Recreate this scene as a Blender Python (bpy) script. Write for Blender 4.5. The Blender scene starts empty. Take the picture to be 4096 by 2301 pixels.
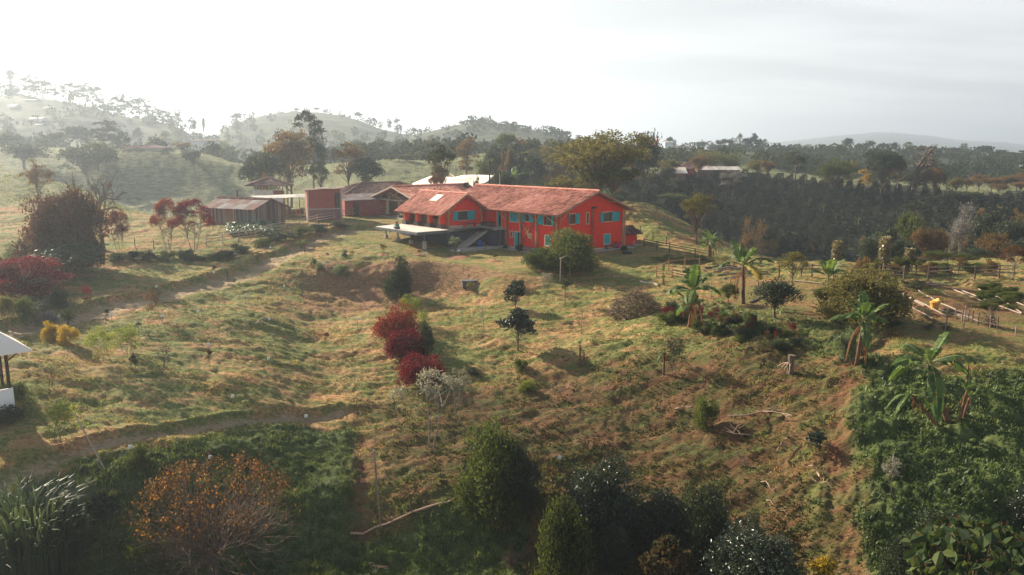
import bpy, math, random
import numpy as np
rng = np.random.default_rng(11); random.seed(11)
PI = math.pi
# ------------------------------------------------------------------ camera maths (real camera: 12.1 m above the yard)
FPX, PT, CAMZ, CX, CY = 3136.0, 0.171, 12.1, 2048.0, 1150.5
CP, SP = math.cos(PT), math.sin(PT)
HH, X0, Y0 = -0.702, 5.319, 92.89          # heading and near corner of the farmhouse
HL = np.array([math.sin(HH), math.cos(HH), 0.0]); HG = np.array([math.cos(HH), -math.sin(HH), 0.0])
def tv(v):
    b = (CY - v) / FPX
    return (-SP + b * CP) / (CP + b * SP)
def ray(u, v):
    a = (u - CX) / FPX; b = (CY - v) / FPX
    return np.array([a, CP + b * SP, -SP + b * CP])
def atY(u, v, Y):
    d = ray(u, v); return np.array([d[0] / d[1] * Y, Y, CAMZ + d[2] / d[1] * Y])
def atz(u, v, z):
    d = ray(u, v); return d * ((z - CAMZ) / d[2]) + np.array([0, 0, CAMZ])
def loc(P):
    dx, dy = P[0] - X0, P[1] - Y0
    return dx * HL[0] + dy * HL[1], dx * HG[0] + dy * HG[1]
def onl(u, v, l):
    d = ray(u, v); t = (l - loc((0, 0))[0]) / (d @ HL); P = np.array([0, 0, CAMZ]) + d * t; q = loc(P); return q[1], P[2]
def ong(u, v, g):
    d = ray(u, v); t = (g - loc((0, 0))[1]) / (d @ HG); P = np.array([0, 0, CAMZ]) + d * t; q = loc(P); return q[0], P[2]
def proj(x, y, z):
    zz = z - CAMZ; d = y * CP - zz * SP; w = y * SP + zz * CP
    return CX + FPX * x / d, CY - FPX * w / d
def c1(x, y): return 1400 + x / 3.617, 650 + y / 3.617
def c2(x, y): return 2000 + x / 3.617, 650 + y / 3.617
def c3(x, y): return 700 + x / 3.215, 650 + y / 3.215
def c4(x, y): return 2300 + x / 2.411, 900 + y / 2.411
def c5(x, y): return 3100 + x / 2.411, 900 + y / 2.411
def c6(x, y): return x / 1.806, 1500 + y / 1.806
def c7(x, y): return 1400 + x / 1.806, 1500 + y / 1.806
def c8(x, y): return 2700 + x / 1.606, 1400 + y / 1.606
def cA(x, y): return x / 2.576, 250 + y / 2.576
def cB(x, y): return x / 2.0675, 650 + y / 2.0675
def cC(x, y): return 800 + x / 2.411, 1000 + y / 2.411
def cD(x, y): return 1500 + x / 2.411, 950 + y / 2.411
def cE(x, y): return 1000 + x / 2.576, 400 + y / 2.576
def cF(x, y): return 2000 + x / 2.576, 450 + y / 2.576
def cG(x, y): return 2600 + x / 2.894, 500 + y / 2.894
def cH(x, y): return 3300 + x / 2.894, 500 + y / 2.894
# ------------------------------------------------------------------ noise
def vnoise(x, y, seed=0):
    xi = np.floor(x).astype(np.int64); yi = np.floor(y).astype(np.int64); fx = x - xi; fy = y - yi
    fx = fx * fx * (3 - 2 * fx); fy = fy * fy * (3 - 2 * fy)
    def h(a, b):
        n = (a * 374761393 + b * 668265263 + seed * 1442695041) & 0x7fffffff
        n = ((n ^ (n >> 13)) * 1274126177) & 0x7fffffff
        return ((n ^ (n >> 16)) & 0xffff) / 65535.0
    return (h(xi, yi) * (1 - fx) + h(xi + 1, yi) * fx) * (1 - fy) + (h(xi, yi + 1) * (1 - fx) + h(xi + 1, yi + 1) * fx) * fy
def fbm(x, y, o=4, seed=0, g=0.5):
    t = 0; a = 1; n = 0
    for i in range(o):
        t = t + a * (vnoise(x, y, seed + i) * 2 - 1); n += a; a *= g; x = x * 2.03 + 3.1; y = y * 2.01 + 1.7
    return t / n
def sstep(a, b, x):
    t = np.clip((x - a) / (b - a), 0, 1); return t * t * (3 - 2 * t)
# ------------------------------------------------------------------ terrain: ridge, bank and valley lines as (bearing, distance, height or sight line)
NODES = [
 [(-400,8,-11),(4500,8,-12.5)],
 [(-400,37,-9.6),(0,38,2301),(500,38.5,2301),(1000,40,2301),(2000,40.5,2301),(2600,39.5,2301),(3000,38,2301),(3500,35.5,2301),(4500,34.5,-7.8)],
 [(-400,42,-6.6),(0,43,1925),(500,43.5,1930),(1000,45.5,1950),(1500,46,1950),(2300,46,1950),(3000,43.5,1950),(3500,40.5,1930),(4096,39.5,1900),(4500,39.5,-4.6)],
 [(-400,47.5,-4.1),(0,48,1650),(500,47,1755),(1000,52,1680),(1250,53,1700),(1700,52.5,1700),(2000,52,1700),(2600,51,1700),(3000,48.5,1680),(3500,45,1650),(4096,45,1640),(4500,45,-3)],
 [(-400,54,-2.5),(0,54,1450),(500,54,1500),(1000,57,1500),(1250,61,1500),(1700,60.5,1500),(2000,59.5,1500),(2300,58.5,1500),(2600,58.5,1430),(3000,55,1400),(3500,54,1380),(4096,53.5,1390),(4500,53,-1.4)],
 [(-400,61,-1.9),(0,61,1320),(500,62,1340),(1000,65,1350),(1250,73,1300),(1700,72,1300),(2000,69.5,1300),(2300,68,1300),(2600,67.5,1250),(3000,67,1220),(3500,67,1200),(4096,66,1200),(4500,66,-.4)],
 [(-400,69,-1.2),(0,69,1215),(500,70,1210),(1000,75,1200),(1250,82,1145),(1450,82,1180),(1800,80.5,1185),(2000,78.5,1160),(2300,79,1140),(2600,77,1130),(3000,79,1110),(3500,78,1100),(4096,77,1105),(4500,77,0)],
 [(-400,80,-.4),(0,80,1105),(500,80,1110),(1000,84,1085),(1250,87,1047),(1450,86.5,1040),(1800,85.2,1048),(2000,85,1060),(2300,86,1060),(2600,85,1060),(3000,86,1060),(3500,84,1075),(4096,84,1070),(4500,84,0)],
 [(-400,92,.6),(0,92,1020),(500,93,1010),(1000,96,990),(1250,97,980),(1500,97,1.2),(2000,96,.25),(2300,95,0.0),(2600,95,.15),(3000,92,-.5),(3500,92,1062),(4096,90,1052),(4500,90,-.2)],
 [(-400,108,2.4),(0,110,900),(500,107,920),(1000,108,905),(1250,110,900),(1500,112,2.3),(2000,110,1.5),(2300,112,1.6),(2600,116,3.5),(2750,114,930),(3000,105,1015),(3200,101,1045),(3500,99,-2.2),(4096,98,-1.2),(4500,98,-1)],
 [(-400,128,5),(0,128,800),(500,122,850),(750,120,2.2),(1000,122,2.5),(1500,135,2.4),(2000,125,1.5),(2300,125,3.2),(2580,127,4.3),(2750,122,905),(2900,116,-1.2),(3000,113,-3),(3500,111,-7),(4096,108,-3.5),(4500,108,-3)],
 [(-400,142,7.5),(0,142,730),(300,138,770),(500,130,828),(700,135,0),(1000,140,0),(1500,150,2.2),(2000,150,-1),(2300,155,-6),(2600,158,-11),(3000,150,-14),(3500,135,-12),(4096,120,-5),(4500,120,-4)],
 [(-400,158,9.5),(0,156,690),(300,150,730),(500,142,828),(700,155,-3),(1000,158,-2),(1500,170,3.2),(2000,172,0),(2300,180,-3),(2600,185,-6),(3000,172,-8.5),(3500,160,-8),(4096,140,-3.5),(4500,140,-3)],
 [(-400,200,4),(0,195,3),(300,200,0),(500,206,-2),(1000,206,-2.5),(1300,190,1.5),(1500,200,5.5),(2000,205,4),(2300,210,4),(2600,215,2),(3000,205,-.5),(3500,195,-1),(4096,165,-1.5),(4500,165,-1)],
 [(-400,270,588),(0,255,598),(450,236,604),(700,236,603),(850,234,628),(1000,232,680),(1250,245,680),(1500,245,652),(2000,260,620),(2300,252,650),(2600,250,680),(3000,236,700),(3500,226,755),(3800,215,790),(4096,205,795),(4500,205,1)],
 [(-400,340,585),(0,340,600),(500,350,625),(1000,400,655),(1500,420,625),(2000,400,612),(2600,360,645),(3000,340,660),(3500,330,720),(4096,320,725),(4500,320,3)],
 [(-400,520,350),(0,520,390),(200,520,392),(420,525,432),(640,530,490),(780,535,515),(870,545,590),(960,680,500),(1120,740,462),(1250,760,452),(1420,760,470),(1540,740,520),(1650,700,548),(1800,680,508),(1950,680,492),(2100,660,518),(2300,620,562),(2600,600,590),(3000,520,612),(3500,520,618),(4096,520,652),(4500,520,12)],
 [(-400,900,0),(1500,1000,-20),(4500,900,-20)],
 [(-400,4800,612),(2300,4800,608),(2650,4800,592),(2850,4800,585),(3100,4800,572),(3280,4800,550),(3480,4800,534),(3640,4800,546),(3800,4800,568),(3950,4800,572),(4096,4800,592),(4500,4800,606)],
 [(-400,5600,-60),(4500,5600,-60)],
]
def pchip(xk, yk, x):
    K = len(xk); h = np.diff(xk, axis=0); dl = np.diff(yk, axis=0) / h
    m = np.zeros_like(yk)
    w1 = 2 * h[1:] + h[:-1]; w2 = h[1:] + 2 * h[:-1]
    ok = dl[1:] * dl[:-1] > 0
    with np.errstate(divide='ignore', invalid='ignore'):
        mm = (w1 + w2) / (w1 / dl[:-1] + w2 / dl[1:])
    m[1:-1] = np.where(ok, mm, 0); m[0] = dl[0]; m[-1] = dl[-1]
    out = np.array(np.broadcast_to(yk[0], np.broadcast(x, yk[0]).shape), dtype=float); x = np.broadcast_to(x, out.shape)
    for i in range(K - 1):
        a = np.broadcast_to(xk[i], out.shape); hh = np.broadcast_to(h[i], out.shape); sel = (x >= a) & ((x < a + hh) | (i == K - 2))
        if not sel.any(): continue
        t = ((x - a) / hh)[sel]
        g = lambda q: np.broadcast_to(q, out.shape)[sel]
        if i == K - 2: t = np.clip(t, 0, 1)
        t2 = t * t; t3 = t2 * t
        out[sel] = (2*t3-3*t2+1)*g(yk[i]) + (t3-2*t2+t)*hh[sel]*g(m[i]) + (-2*t3+3*t2)*g(yk[i+1]) + (t3-t2)*hh[sel]*g(m[i+1])
    return out
SG = np.linspace(-1.25, 1.25, 1201)
TY, TZ = [], []
for k, pts in enumerate(NODES):
    su = np.array([(p[0] - CX) / FPX / CP for p in pts]); yy = np.array([float(p[1]) for p in pts])
    zz = np.array([(CAMZ + tv(p[2]) * p[1]) if p[2] > 200 else float(p[2]) for p in pts])
    ker = np.exp(-np.linspace(-2, 2, 41 if k < 14 else 25) ** 2); ker /= ker.sum(); pad = len(ker) // 2
    for arr, dst in ((yy, TY), (zz, TZ)):
        q = np.interp(SG, su, arr); q = np.convolve(np.pad(q, pad, mode='edge'), ker, mode='valid'); dst.append(q)
TY = np.array(TY); TZ = np.array(TZ)
PADL = [(-8, 0), (9, .05), (11.5, .45), (15, .9), (21, 1.15), (30, 2.1), (36, 2.4), (48, 2.5)]
def polydist(x, y, P):
    """distance to polyline, signed side (+ left), running parameter"""
    best = np.full(x.shape, 1e9); side = np.zeros(x.shape)
    for (ax, ay), (bx, by) in zip(P[:-1], P[1:]):
        dx, dy = bx - ax, by - ay; L2 = dx * dx + dy * dy
        t = np.clip(((x - ax) * dx + (y - ay) * dy) / L2, 0, 1); qx = x - ax - t * dx; qy = y - ay - t * dy
        d = np.hypot(qx, qy); s = np.sign(dx * qy - dy * qx); m = d < best
        best = np.where(m, d, best); side = np.where(m, s, side)
    return best, side
def raw(x, y):
    s = np.clip(x / np.maximum(y, 1), -1.24, 1.24); f = (s + 1.25) / 2.5 * 1200; i = np.floor(f).astype(int); w = f - i
    yk = TY[:, i] * (1 - w) + TY[:, np.minimum(i + 1, 1200)] * w; zk = TZ[:, i] * (1 - w) + TZ[:, np.minimum(i + 1, 1200)] * w
    return pchip(yk, zk, np.clip(y, 8, 5599))
def zonew(u, v, P):
    """soft inside of a polygon"""
    P = np.array(P, float); ins = np.zeros(u.shape, bool); n = len(P); d = np.full(u.shape, 1e9)
    for i in range(n):
        (ax, ay), (bx, by) = P[i], P[(i + 1) % n]
        c = ((ay > v) != (by > v)) & (u < (bx - ax) * (v - ay) / (by - ay + 1e-9) + ax); ins ^= c
        L2 = (bx-ax)**2 + (by-ay)**2; t = np.clip(((u-ax)*(bx-ax)+(v-ay)*(by-ay))/L2, 0, 1)
        d = np.minimum(d, np.hypot(u-ax-t*(bx-ax), v-ay-t*(by-ay)))
    return np.where(ins, d, -d)
PATH_PX = {'upper': [(0,1335),(200,1290),(440,1232),(640,1195),(800,1150),(960,1095),(1100,1043),(1250,975),(1400,925)],
           'lower': [(-60,1960),(120,1895),(300,1838),(500,1775),(750,1715),(1000,1678),(1200,1652),(1360,1640)],
           'gully': [(3560,1330),(3400,1470),(3360,1560),(3350,1690),(3375,1800),(3390,1950),(3370,2080),(3400,2290)],
           'groove': [(1445,1760),(1450,1850),(1440,2000),(1450,2120)]}
PATHS = {}
ZPOLY = {'lushL': [(-900,2080),(0,1990),(250,1905),(480,1830),(760,1765),(960,1722),(1200,1690),(1400,1690),(1440,1760),(1440,2000),(1490,2140),(1850,2010),(2100,2060),(2230,2600),(-900,2600)],
         'lushR': [(3420,1400),(3560,1420),(3800,1480),(4100,1450),(5000,1450),(5000,2600),(3540,2600),(3400,2290),(3370,2080),(3390,1950),(3375,1800),(3350,1690),(3360,1560)],
         'beds': [(3575,1155),(3700,1140),(3900,1150),(4140,1230),(4140,1275),(3900,1290),(3740,1282),(3578,1205)],
         'shadeCoverR': [(1480,1640),(1950,1530),(2400,1440),(2900,1350),(3420,1420),(3350,1690),(3390,1950),(3400,2290),(3500,2600),(1480,2600),(1480,2050)],  # weed cover over red soil, darkened to carry the lower slope's shade
         'weedR': [(2650,1195),(2900,1225),(3110,1250),(3330,1280),(3520,1330),(3430,1420),(3250,1430),(2950,1350),(2700,1290)],
         'bank': [(1215,1085),(1330,1045),(1500,1050),(1900,1062),(2050,1085),(1900,1150),(1720,1190),(1560,1230),(1330,1260),(1220,1220)],
         'soil': [(3130,1120),(3300,1130),(3600,1160),(4096,1120),(4700,1120),(4700,1420),(3700,1380),(3480,1300),(3150,1290),(2950,1240),(2870,1170),(2860,1110)]}
ZW = {}
def ground(x, y, detail=True, zones=False):
    x = np.atleast_1d(np.asarray(x, float)); y = np.atleast_1d(np.asarray(y, float))
    z = raw(x, y)
    dx, dy = x - X0, y - Y0; l = dx * HL[0] + dy * HL[1]; g = dx * HG[0] + dy * HG[1]
    dl = np.maximum(np.maximum(-4 - l, l - 44), 0); dg = np.maximum(np.maximum(-11 - g, g - 14), 0); dist = np.hypot(dl, dg)
    padw = 1 - sstep(0, 7, dist)
    zt = np.interp(l, [p[0] for p in PADL], [p[1] for p in PADL]) + np.where(g < -6, (g + 6) * .03, 0)
    z = z * (1 - padw) + zt * padw
    Z = {}
    if ZW:
        ox, oy = fbm(x * .35, y * .35, 4, 91, .6), fbm(x * .35, y * .35, 4, 95, .6)
        for k, P in ZW.items():
            a_ = 2.6 if k in ('lushR', 'shadeCoverR', 'weedR', 'bank', 'soil') else 1.5
            z0 = zonew(x + ox * a_, y + oy * a_, P); Z[k] = sstep(-3.5, 3.5, z0) if k == 'shadeCoverR' else sstep(-.7, .9, z0) if k != 'lushL' else sstep(-.4, .5, z0)
        for k, P in PATHS.items():
            q_ = 1.1 if k == 'gully' else .28
            d, sd = polydist(x + ox * q_, y + oy * q_ * .4, P); Z[k] = (d, sd)
    if detail and ZW:
        amp = (1 - .92 * padw) * np.clip(y / 30, 0, 1)
        nearw = 1 - sstep(120, 170, y); lush = np.clip(Z['lushL'] + Z['lushR'] + .7 * Z['weedR'], 0, 1); soil = Z['soil']; flat = 1 - .8 * soil
        wx = x + 1.2 * fbm(x * .2, y * .2, 2, 61); wy = y + 1.2 * fbm(x * .2, y * .2, 2, 67)
        n = fbm(wx * .11, wy * .13, 3, 5) * .55 + fbm(wx * .36 + 9, wy * .95, 4, 21, .55) * .30 + np.abs(fbm(wx * .7, wy * 1.4, 3, 33, .55)) * .17 + fbm(x * 1.3, y * 2.0, 3, 37, .7) * .06
        n = n + fbm(x * 2.2, y * 3.2, 2, 41) * .055
        n = n + lush * (fbm(x * .5, y * .6, 3, 51) * .24 + np.abs(fbm(x * 1.3, y * 1.3, 3, 53)) * (.3 - .2 * Z['lushL']) + fbm(x * 2.6, y * 2.6, 2, 55) * .12)
        n = n * flat + (1 - nearw) * (fbm(x * .035, y * .035, 4, 71) * (1.1 + y * .0022) + fbm(x * .2, y * .5, 3, 73) * .5)
        z = z + n * amp
        up = sstep(0, 1, 1 - Z['upper'][0] / 2.2); lw = Z['lower'][0]; uw = Z['upper'][0]
        z = z - .15 * (1 - sstep(.7, 1.7, uw)) - .15 * (1 - sstep(.3, .75, lw))
        z = z + .6 * sstep(1.45, 1.75, uw) * np.exp(-np.maximum(uw - 1.75, 0) / 3.5) * (Z['upper'][1] > 0) + .34 * sstep(.42, .6, lw) * np.exp(-np.maximum(lw - .6, 0) / 1.2) * (Z['lower'][1] > 0)
        z = z - .22 * np.exp(-(Z['gully'][0] / .6) ** 2) - .15 * np.exp(-(Z['groove'][0] / .5) ** 2)
    return (z, Z) if zones else z
_YS = np.concatenate([np.arange(24, 135, .25), np.geomspace(135, 5500, 560)])
def hit(u, v, detail=True):
    """first place where the sight line meets the ground"""
    d = ray(u, v); x = d[0] / d[1] * _YS; zr = CAMZ + d[2] / d[1] * _YS; zg = ground(x, _YS, detail)
    k = np.argmax(zg >= zr)
    if k == 0: k = len(_YS) - 1
    ya, yb = _YS[k-1], _YS[k]; a = zr[k-1] - zg[k-1]; b = zg[k] - zr[k]; Y = ya + (yb - ya) * a / max(a + b, 1e-6)
    return np.array([d[0] / d[1] * Y, Y, CAMZ + d[2] / d[1] * Y])
def g1(x, y): return float(ground([x], [y])[0])
for k, P in PATH_PX.items(): PATHS_ = [tuple(hit(u, v, False)[:2]) for u, v in P]; PATHS[k] = PATHS_
def flatpt(u, v):
    d = ray(u, v)
    P = hit(u, v, False) if v < 2500 else atz(u, v, -11.0); return (P[0], P[1])
_z = {}
for k, P in ZPOLY.items(): _z[k] = [flatpt(u, v) for u, v in P]
ZW.update(_z)
# ------------------------------------------------------------------ mesh building
COL = bpy.context.scene.collection
def mesh_np(name, V, F4=None, F3=None, tint=None, smooth=False):
    me = bpy.data.meshes.new(name); V = np.asarray(V, dtype=np.float32)
    F4 = np.zeros((0, 4), np.int32) if F4 is None or len(F4) == 0 else np.asarray(F4, np.int32)
    F3 = np.zeros((0, 3), np.int32) if F3 is None or len(F3) == 0 else np.asarray(F3, np.int32)
    me.vertices.add(len(V)); me.vertices.foreach_set('co', V.ravel())
    nl = F4.size + F3.size; me.loops.add(nl); me.loops.foreach_set('vertex_index', np.concatenate([F4.ravel(), F3.ravel()]))
    n4, n3 = len(F4), len(F3); me.polygons.add(n4 + n3)
    st = np.concatenate([np.arange(n4) * 4, n4 * 4 + np.arange(n3) * 3]).astype(np.int32); me.polygons.foreach_set('loop_start', st)
    me.polygons.foreach_set('use_smooth', np.full(n4 + n3, bool(smooth)))
    if tint is not None:
        a = me.attributes.new('tint', 'FLOAT', 'POINT'); a.data.foreach_set('value', np.asarray(tint, np.float32))
    me.update(calc_edges=True); me.validate(); return me
class MB:
    def __init__(s): s.V = []; s.F4 = []; s.F3 = []; s.T = []; s.n = 0
    def add(s, V, F4=None, F3=None, t=0.5):
        V = np.asarray(V, float).reshape(-1, 3); s.V.append(V)
        if F4 is not None and len(F4): s.F4.append(np.asarray(F4, int).reshape(-1, 4) + s.n)
        if F3 is not None and len(F3): s.F3.append(np.asarray(F3, int).reshape(-1, 3) + s.n)
        s.T.append(np.broadcast_to(np.asarray(t, float), (len(V),)).copy()); s.n += len(V); return s
    def hexa(s, P, t=None):
        if t is None: t = random.random()
        return s.add(P, [(0,3,2,1),(4,5,6,7),(0,1,5,4),(1,2,6,5),(2,3,7,6),(3,0,4,7)], t=t)
    def box(s, x0, x1, y0, y1, z0, z1, t=None):
        return s.hexa([(x0,y0,z0),(x1,y0,z0),(x1,y1,z0),(x0,y1,z0),(x0,y0,z1),(x1,y0,z1),(x1,y1,z1),(x0,y1,z1)], t)
    def beam(s, a, b, w, h, t=None, up=(0, 0, 1)):
        a = np.array(a, float); b = np.array(b, float); d = b - a; d /= np.linalg.norm(d) + 1e-9; up = np.array(up, float)
        if abs(d @ up) > .97: up = np.array([1., 0, 0])
        r = np.cross(d, up); r /= np.linalg.norm(r); q = np.cross(r, d); r *= w / 2; q *= h / 2
        return s.hexa([a-r-q, a+r-q, a+r+q, a-r+q, b-r-q, b+r-q, b+r+q, b-r+q], t)
    def tube(s, P, R, n=6, t=None, cap=True):
        P = np.asarray(P, float); R = np.broadcast_to(np.asarray(R, float), (len(P),)); m = len(P)
        if t is None: t = random.random()
        T = np.gradient(P, axis=0); T /= np.linalg.norm(T, axis=1)[:, None] + 1e-9
        ref = np.array([0, 0, 1.]) if abs(T[0][2]) < .9 else np.array([1., 0, 0])
        V = []
        for i in range(m):
            r = np.cross(T[i], ref); r /= np.linalg.norm(r) + 1e-9; q = np.cross(T[i], r); ref = np.cross(r, T[i]) if True else ref
            ang = np.arange(n) * 2 * PI / n; V.append(P[i] + R[i] * (np.cos(ang)[:, None] * r + np.sin(ang)[:, None] * q))
        V = np.concatenate(V); F = [(i*n+j, i*n+(j+1) % n, (i+1)*n+(j+1) % n, (i+1)*n+j) for i in range(m-1) for j in range(n)]
        F3 = []
        if cap:
            V = np.concatenate([V, P[:1], P[-1:]]); a = m * n
            F3 = [(a, (j+1) % n, j) for j in range(n)] + [(a+1, (m-1)*n+j, (m-1)*n+(j+1) % n) for j in range(n)]
        return s.add(V, F, F3, t=t)
    def prism(s, poly, ext, t=None):
        """polygon (3-D points) pushed along ext"""
        P = np.asarray(poly, float); n = len(P); e = np.asarray(ext, float); V = np.concatenate([P, P + e])
        F3 = [(0, i+1, i) for i in range(1, n-1)] + [(n, n+i, n+i+1) for i in range(1, n-1)]
        F = [(i, (i+1) % n, n+(i+1) % n, n+i) for i in range(n)]
        return s.add(V, F, F3, t=random.random() if t is None else t)
    def grid(s, A, t=.5):
        A = np.asarray(A, float); m, n = A.shape[:2]; idx = np.arange(m*n).reshape(m, n)
        F = np.stack([idx[:-1,:-1], idx[1:,:-1], idx[1:,1:], idx[:-1,1:]], -1).reshape(-1, 4)
        return s.add(A.reshape(-1, 3), F, t=np.asarray(t, float).ravel() if np.ndim(t) else t)
    def build(s, name, mat, parent=None, smooth=False):
        V = np.concatenate(s.V); me = mesh_np(name, V, np.concatenate(s.F4) if s.F4 else None, np.concatenate(s.F3) if s.F3 else None, np.concatenate(s.T), smooth)
        return link(name, me, mat, parent)
def link(name, me, mat, parent=None):
    o = bpy.data.objects.new(name, me); COL.objects.link(o)
    if mat is not None and len(me.materials) == 0: me.materials.append(mat)
    if parent is not None: o.parent = parent
    return o
def thing(name, label, cat, loc=(0, 0, 0), rz=0, group=None):
    o = bpy.data.objects.new(name, None); COL.objects.link(o); o.location = tuple(float(q) for q in loc); o.rotation_euler = (0, 0, rz)
    o.empty_display_size = .3; return tag(o, label, cat, group)
def tag(o, label=None, cat=None, group=None, kind=None):
    if label: o['label'] = label
    if cat: o['category'] = cat
    if group: o['group'] = group
    if kind: o['kind'] = kind
    return o
KIDS = {}
def dup(root, loc, rz=0, sc=(1, 1, 1), label=None, group=None, cat=None, mats=None):
    r = root.copy(); COL.objects.link(r); r.location = tuple(float(q) for q in loc); r.rotation_euler = (0, 0, rz); r.scale = sc
    for ch in list(root.children):
        c = ch.copy(); COL.objects.link(c); c.parent = r
        for g in ch.children:
            d = g.copy(); COL.objects.link(d); d.parent = c
    return tag(r, label, cat, group)
# ------------------------------------------------------------------ materials
def nt(name):
    m = bpy.data.materials.new(name); m.use_nodes = True; n = m.node_tree; n.nodes.clear(); return m, n.nodes, n.links
def ramp(N, L, fac, cols):
    r = N.new('ShaderNodeValToRGB'); el = r.color_ramp.elements
    while len(el) < len(cols): el.new(.5)
    for i, c in enumerate(cols):
        p = c[3] if len(c) > 3 else i / (len(cols) - 1); el[i].position = p; el[i].color = (*c[:3], 1)
    L.new(fac, r.inputs[0]); return r.outputs[0]
def math_(N, L, op, a, b):
    m = N.new('ShaderNodeMath'); m.operation = op
    for i, q in enumerate((a, b)):
        if isinstance(q, (int, float)): m.inputs[i].default_value = q
        else: L.new(q, m.inputs[i])
    return m.outputs[0]
def noise(N, L, scale, detail=4, vec=None, rough=.55, kind='fac'):
    t = N.new('ShaderNodeTexNoise'); t.inputs['Scale'].default_value = scale; t.inputs['Detail'].default_value = detail; t.inputs['Roughness'].default_value = rough
    if vec is not None: L.new(vec, t.inputs['Vector'])
    return t.outputs[0]
def mixc(N, L, fac, a, b, mode='MIX'):
    m = N.new('ShaderNodeMix'); m.data_type = 'RGBA'; m.blend_type = mode
    for i, q in ((0, fac), (6, a), (7, b)):
        if isinstance(q, (int, float)): m.inputs[i].default_value = q
        elif isinstance(q, tuple): m.inputs[i].default_value = (*q, 1) if len(q) == 3 else q
        else: L.new(q, m.inputs[i])
    return m.outputs[2]
def leafmat(name, cols, rough=.62, trans=.38, spec=.15):
    m, N, L = nt(name); out = N.new('ShaderNodeOutputMaterial'); at = N.new('ShaderNodeAttribute'); at.attribute_name = 'tint'
    oi = N.new('ShaderNodeObjectInfo'); f = math_(N, L, 'ADD', math_(N, L, 'MULTIPLY', at.outputs['Fac'], .8), math_(N, L, 'MULTIPLY', oi.outputs['Random'], .22))
    c = ramp(N, L, f, cols); p = N.new('ShaderNodeBsdfPrincipled'); L.new(c, p.inputs['Base Color']); p.inputs['Roughness'].default_value = rough; p.inputs['Specular IOR Level'].default_value = spec
    t = N.new('ShaderNodeBsdfTranslucent'); L.new(mixc(N, L, 1.0, c, (1.3, 1.25, .85), 'MULTIPLY'), t.inputs[0])
    mx = N.new('ShaderNodeMixShader'); mx.inputs[0].default_value = trans; L.new(p.outputs[0], mx.inputs[1]); L.new(t.outputs[0], mx.inputs[2]); L.new(mx.outputs[0], out.inputs[0]); return m
def solid(name, cols, scale=3, rough=.8, bump=.0, bscale=20, tint=False, spec=.3, stretch=(1, 1, 1), metal=0):
    m, N, L = nt(name); out = N.new('ShaderNodeOutputMaterial'); p = N.new('ShaderNodeBsdfPrincipled'); L.new(p.outputs[0], out.inputs[0])
    tc = N.new('ShaderNodeTexCoord'); mp = N.new('ShaderNodeMapping'); mp.inputs['Scale'].default_value = stretch; L.new(tc.outputs['Object'], mp.inputs[0])
    n = noise(N, L, scale, 5, mp.outputs[0]); f = n
    if tint:
        at = N.new('ShaderNodeAttribute'); at.attribute_name = 'tint'; f = math_(N, L, 'ADD', math_(N, L, 'MULTIPLY', at.outputs['Fac'], .6), math_(N, L, 'MULTIPLY', math_(N, L, 'SUBTRACT', n, .3), .9))
    cs = [(*c[:3], .25 + .5 * i / (len(cols) - 1)) if len(c) == 3 else c for i, c in enumerate(cols)] if len(cols) > 1 else [cols[0], cols[0]]
    L.new(ramp(N, L, f, cs), p.inputs['Base Color']); p.inputs['Roughness'].default_value = rough; p.inputs['Specular IOR Level'].default_value = spec; p.inputs['Metallic'].default_value = metal
    if bump:
        b = N.new('ShaderNodeBump'); b.inputs['Strength'].default_value = bump; b.inputs['Distance'].default_value = .05; L.new(noise(N, L, bscale, 4, mp.outputs[0]), b.inputs['Height']); L.new(b.outputs[0], p.inputs['Normal'])
    return m
def brickmat(name, c1_, c2_, mortar, sx=.25, sy=.08, rough=.9, msize=.012):
    m, N, L = nt(name); out = N.new('ShaderNodeOutputMaterial'); p = N.new('ShaderNodeBsdfPrincipled'); L.new(p.outputs[0], out.inputs[0])
    tc = N.new('ShaderNodeTexCoord'); sp = N.new('ShaderNodeSeparateXYZ'); L.new(tc.outputs['Object'], sp.inputs[0]); cb = N.new('ShaderNodeCombineXYZ')
    L.new(math_(N, L, 'ADD', sp.outputs[0], sp.outputs[1]), cb.inputs[0]); L.new(sp.outputs[2], cb.inputs[1])
    b = N.new('ShaderNodeTexBrick'); L.new(cb.outputs[0], b.inputs['Vector']); b.inputs['Scale'].default_value = 1; b.inputs['Brick Width'].default_value = sx; b.inputs['Row Height'].default_value = sy
    b.inputs['Mortar Size'].default_value = msize; b.inputs['Color1'].default_value = (*c1_, 1); b.inputs['Color2'].default_value = (*c2_, 1); b.inputs['Mortar'].default_value = (*mortar, 1)
    n = noise(N, L, 1.3, 5, tc.outputs['Object']); L.new(mixc(N, L, .55, b.outputs[0], ramp(N, L, n, [(.55, .55, .55), (1.25, 1.2, 1.15)]), 'MULTIPLY'), p.inputs['Base Color'])
    bp = N.new('ShaderNodeBump'); bp.inputs['Strength'].default_value = .5; bp.inputs['Distance'].default_value = .02; L.new(b.outputs[1], bp.inputs['Height']); bp.invert = True; L.new(bp.outputs[0], p.inputs['Normal'])
    p.inputs['Roughness'].default_value = rough; p.inputs['Specular IOR Level'].default_value = .2; return m
M = {}
M['red'] = brickmat('red_painted_brick', (.90, .040, .012), (.80, .032, .010), (.66, .026, .010), .3, .1, .75, .010)
M['red_dark'] = solid('red_plaster', [(.62, .025, .012), (.78, .035, .016)], 2)
M['brick'] = brickmat('raw_clay_block', (.34, .075, .05), (.27, .06, .045), (.22, .14, .12), .4, .2)
M['brick_pale'] = brickmat('weathered_brick', (.25, .10, .09), (.20, .09, .085), (.23, .2, .2), .28, .11)
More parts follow.
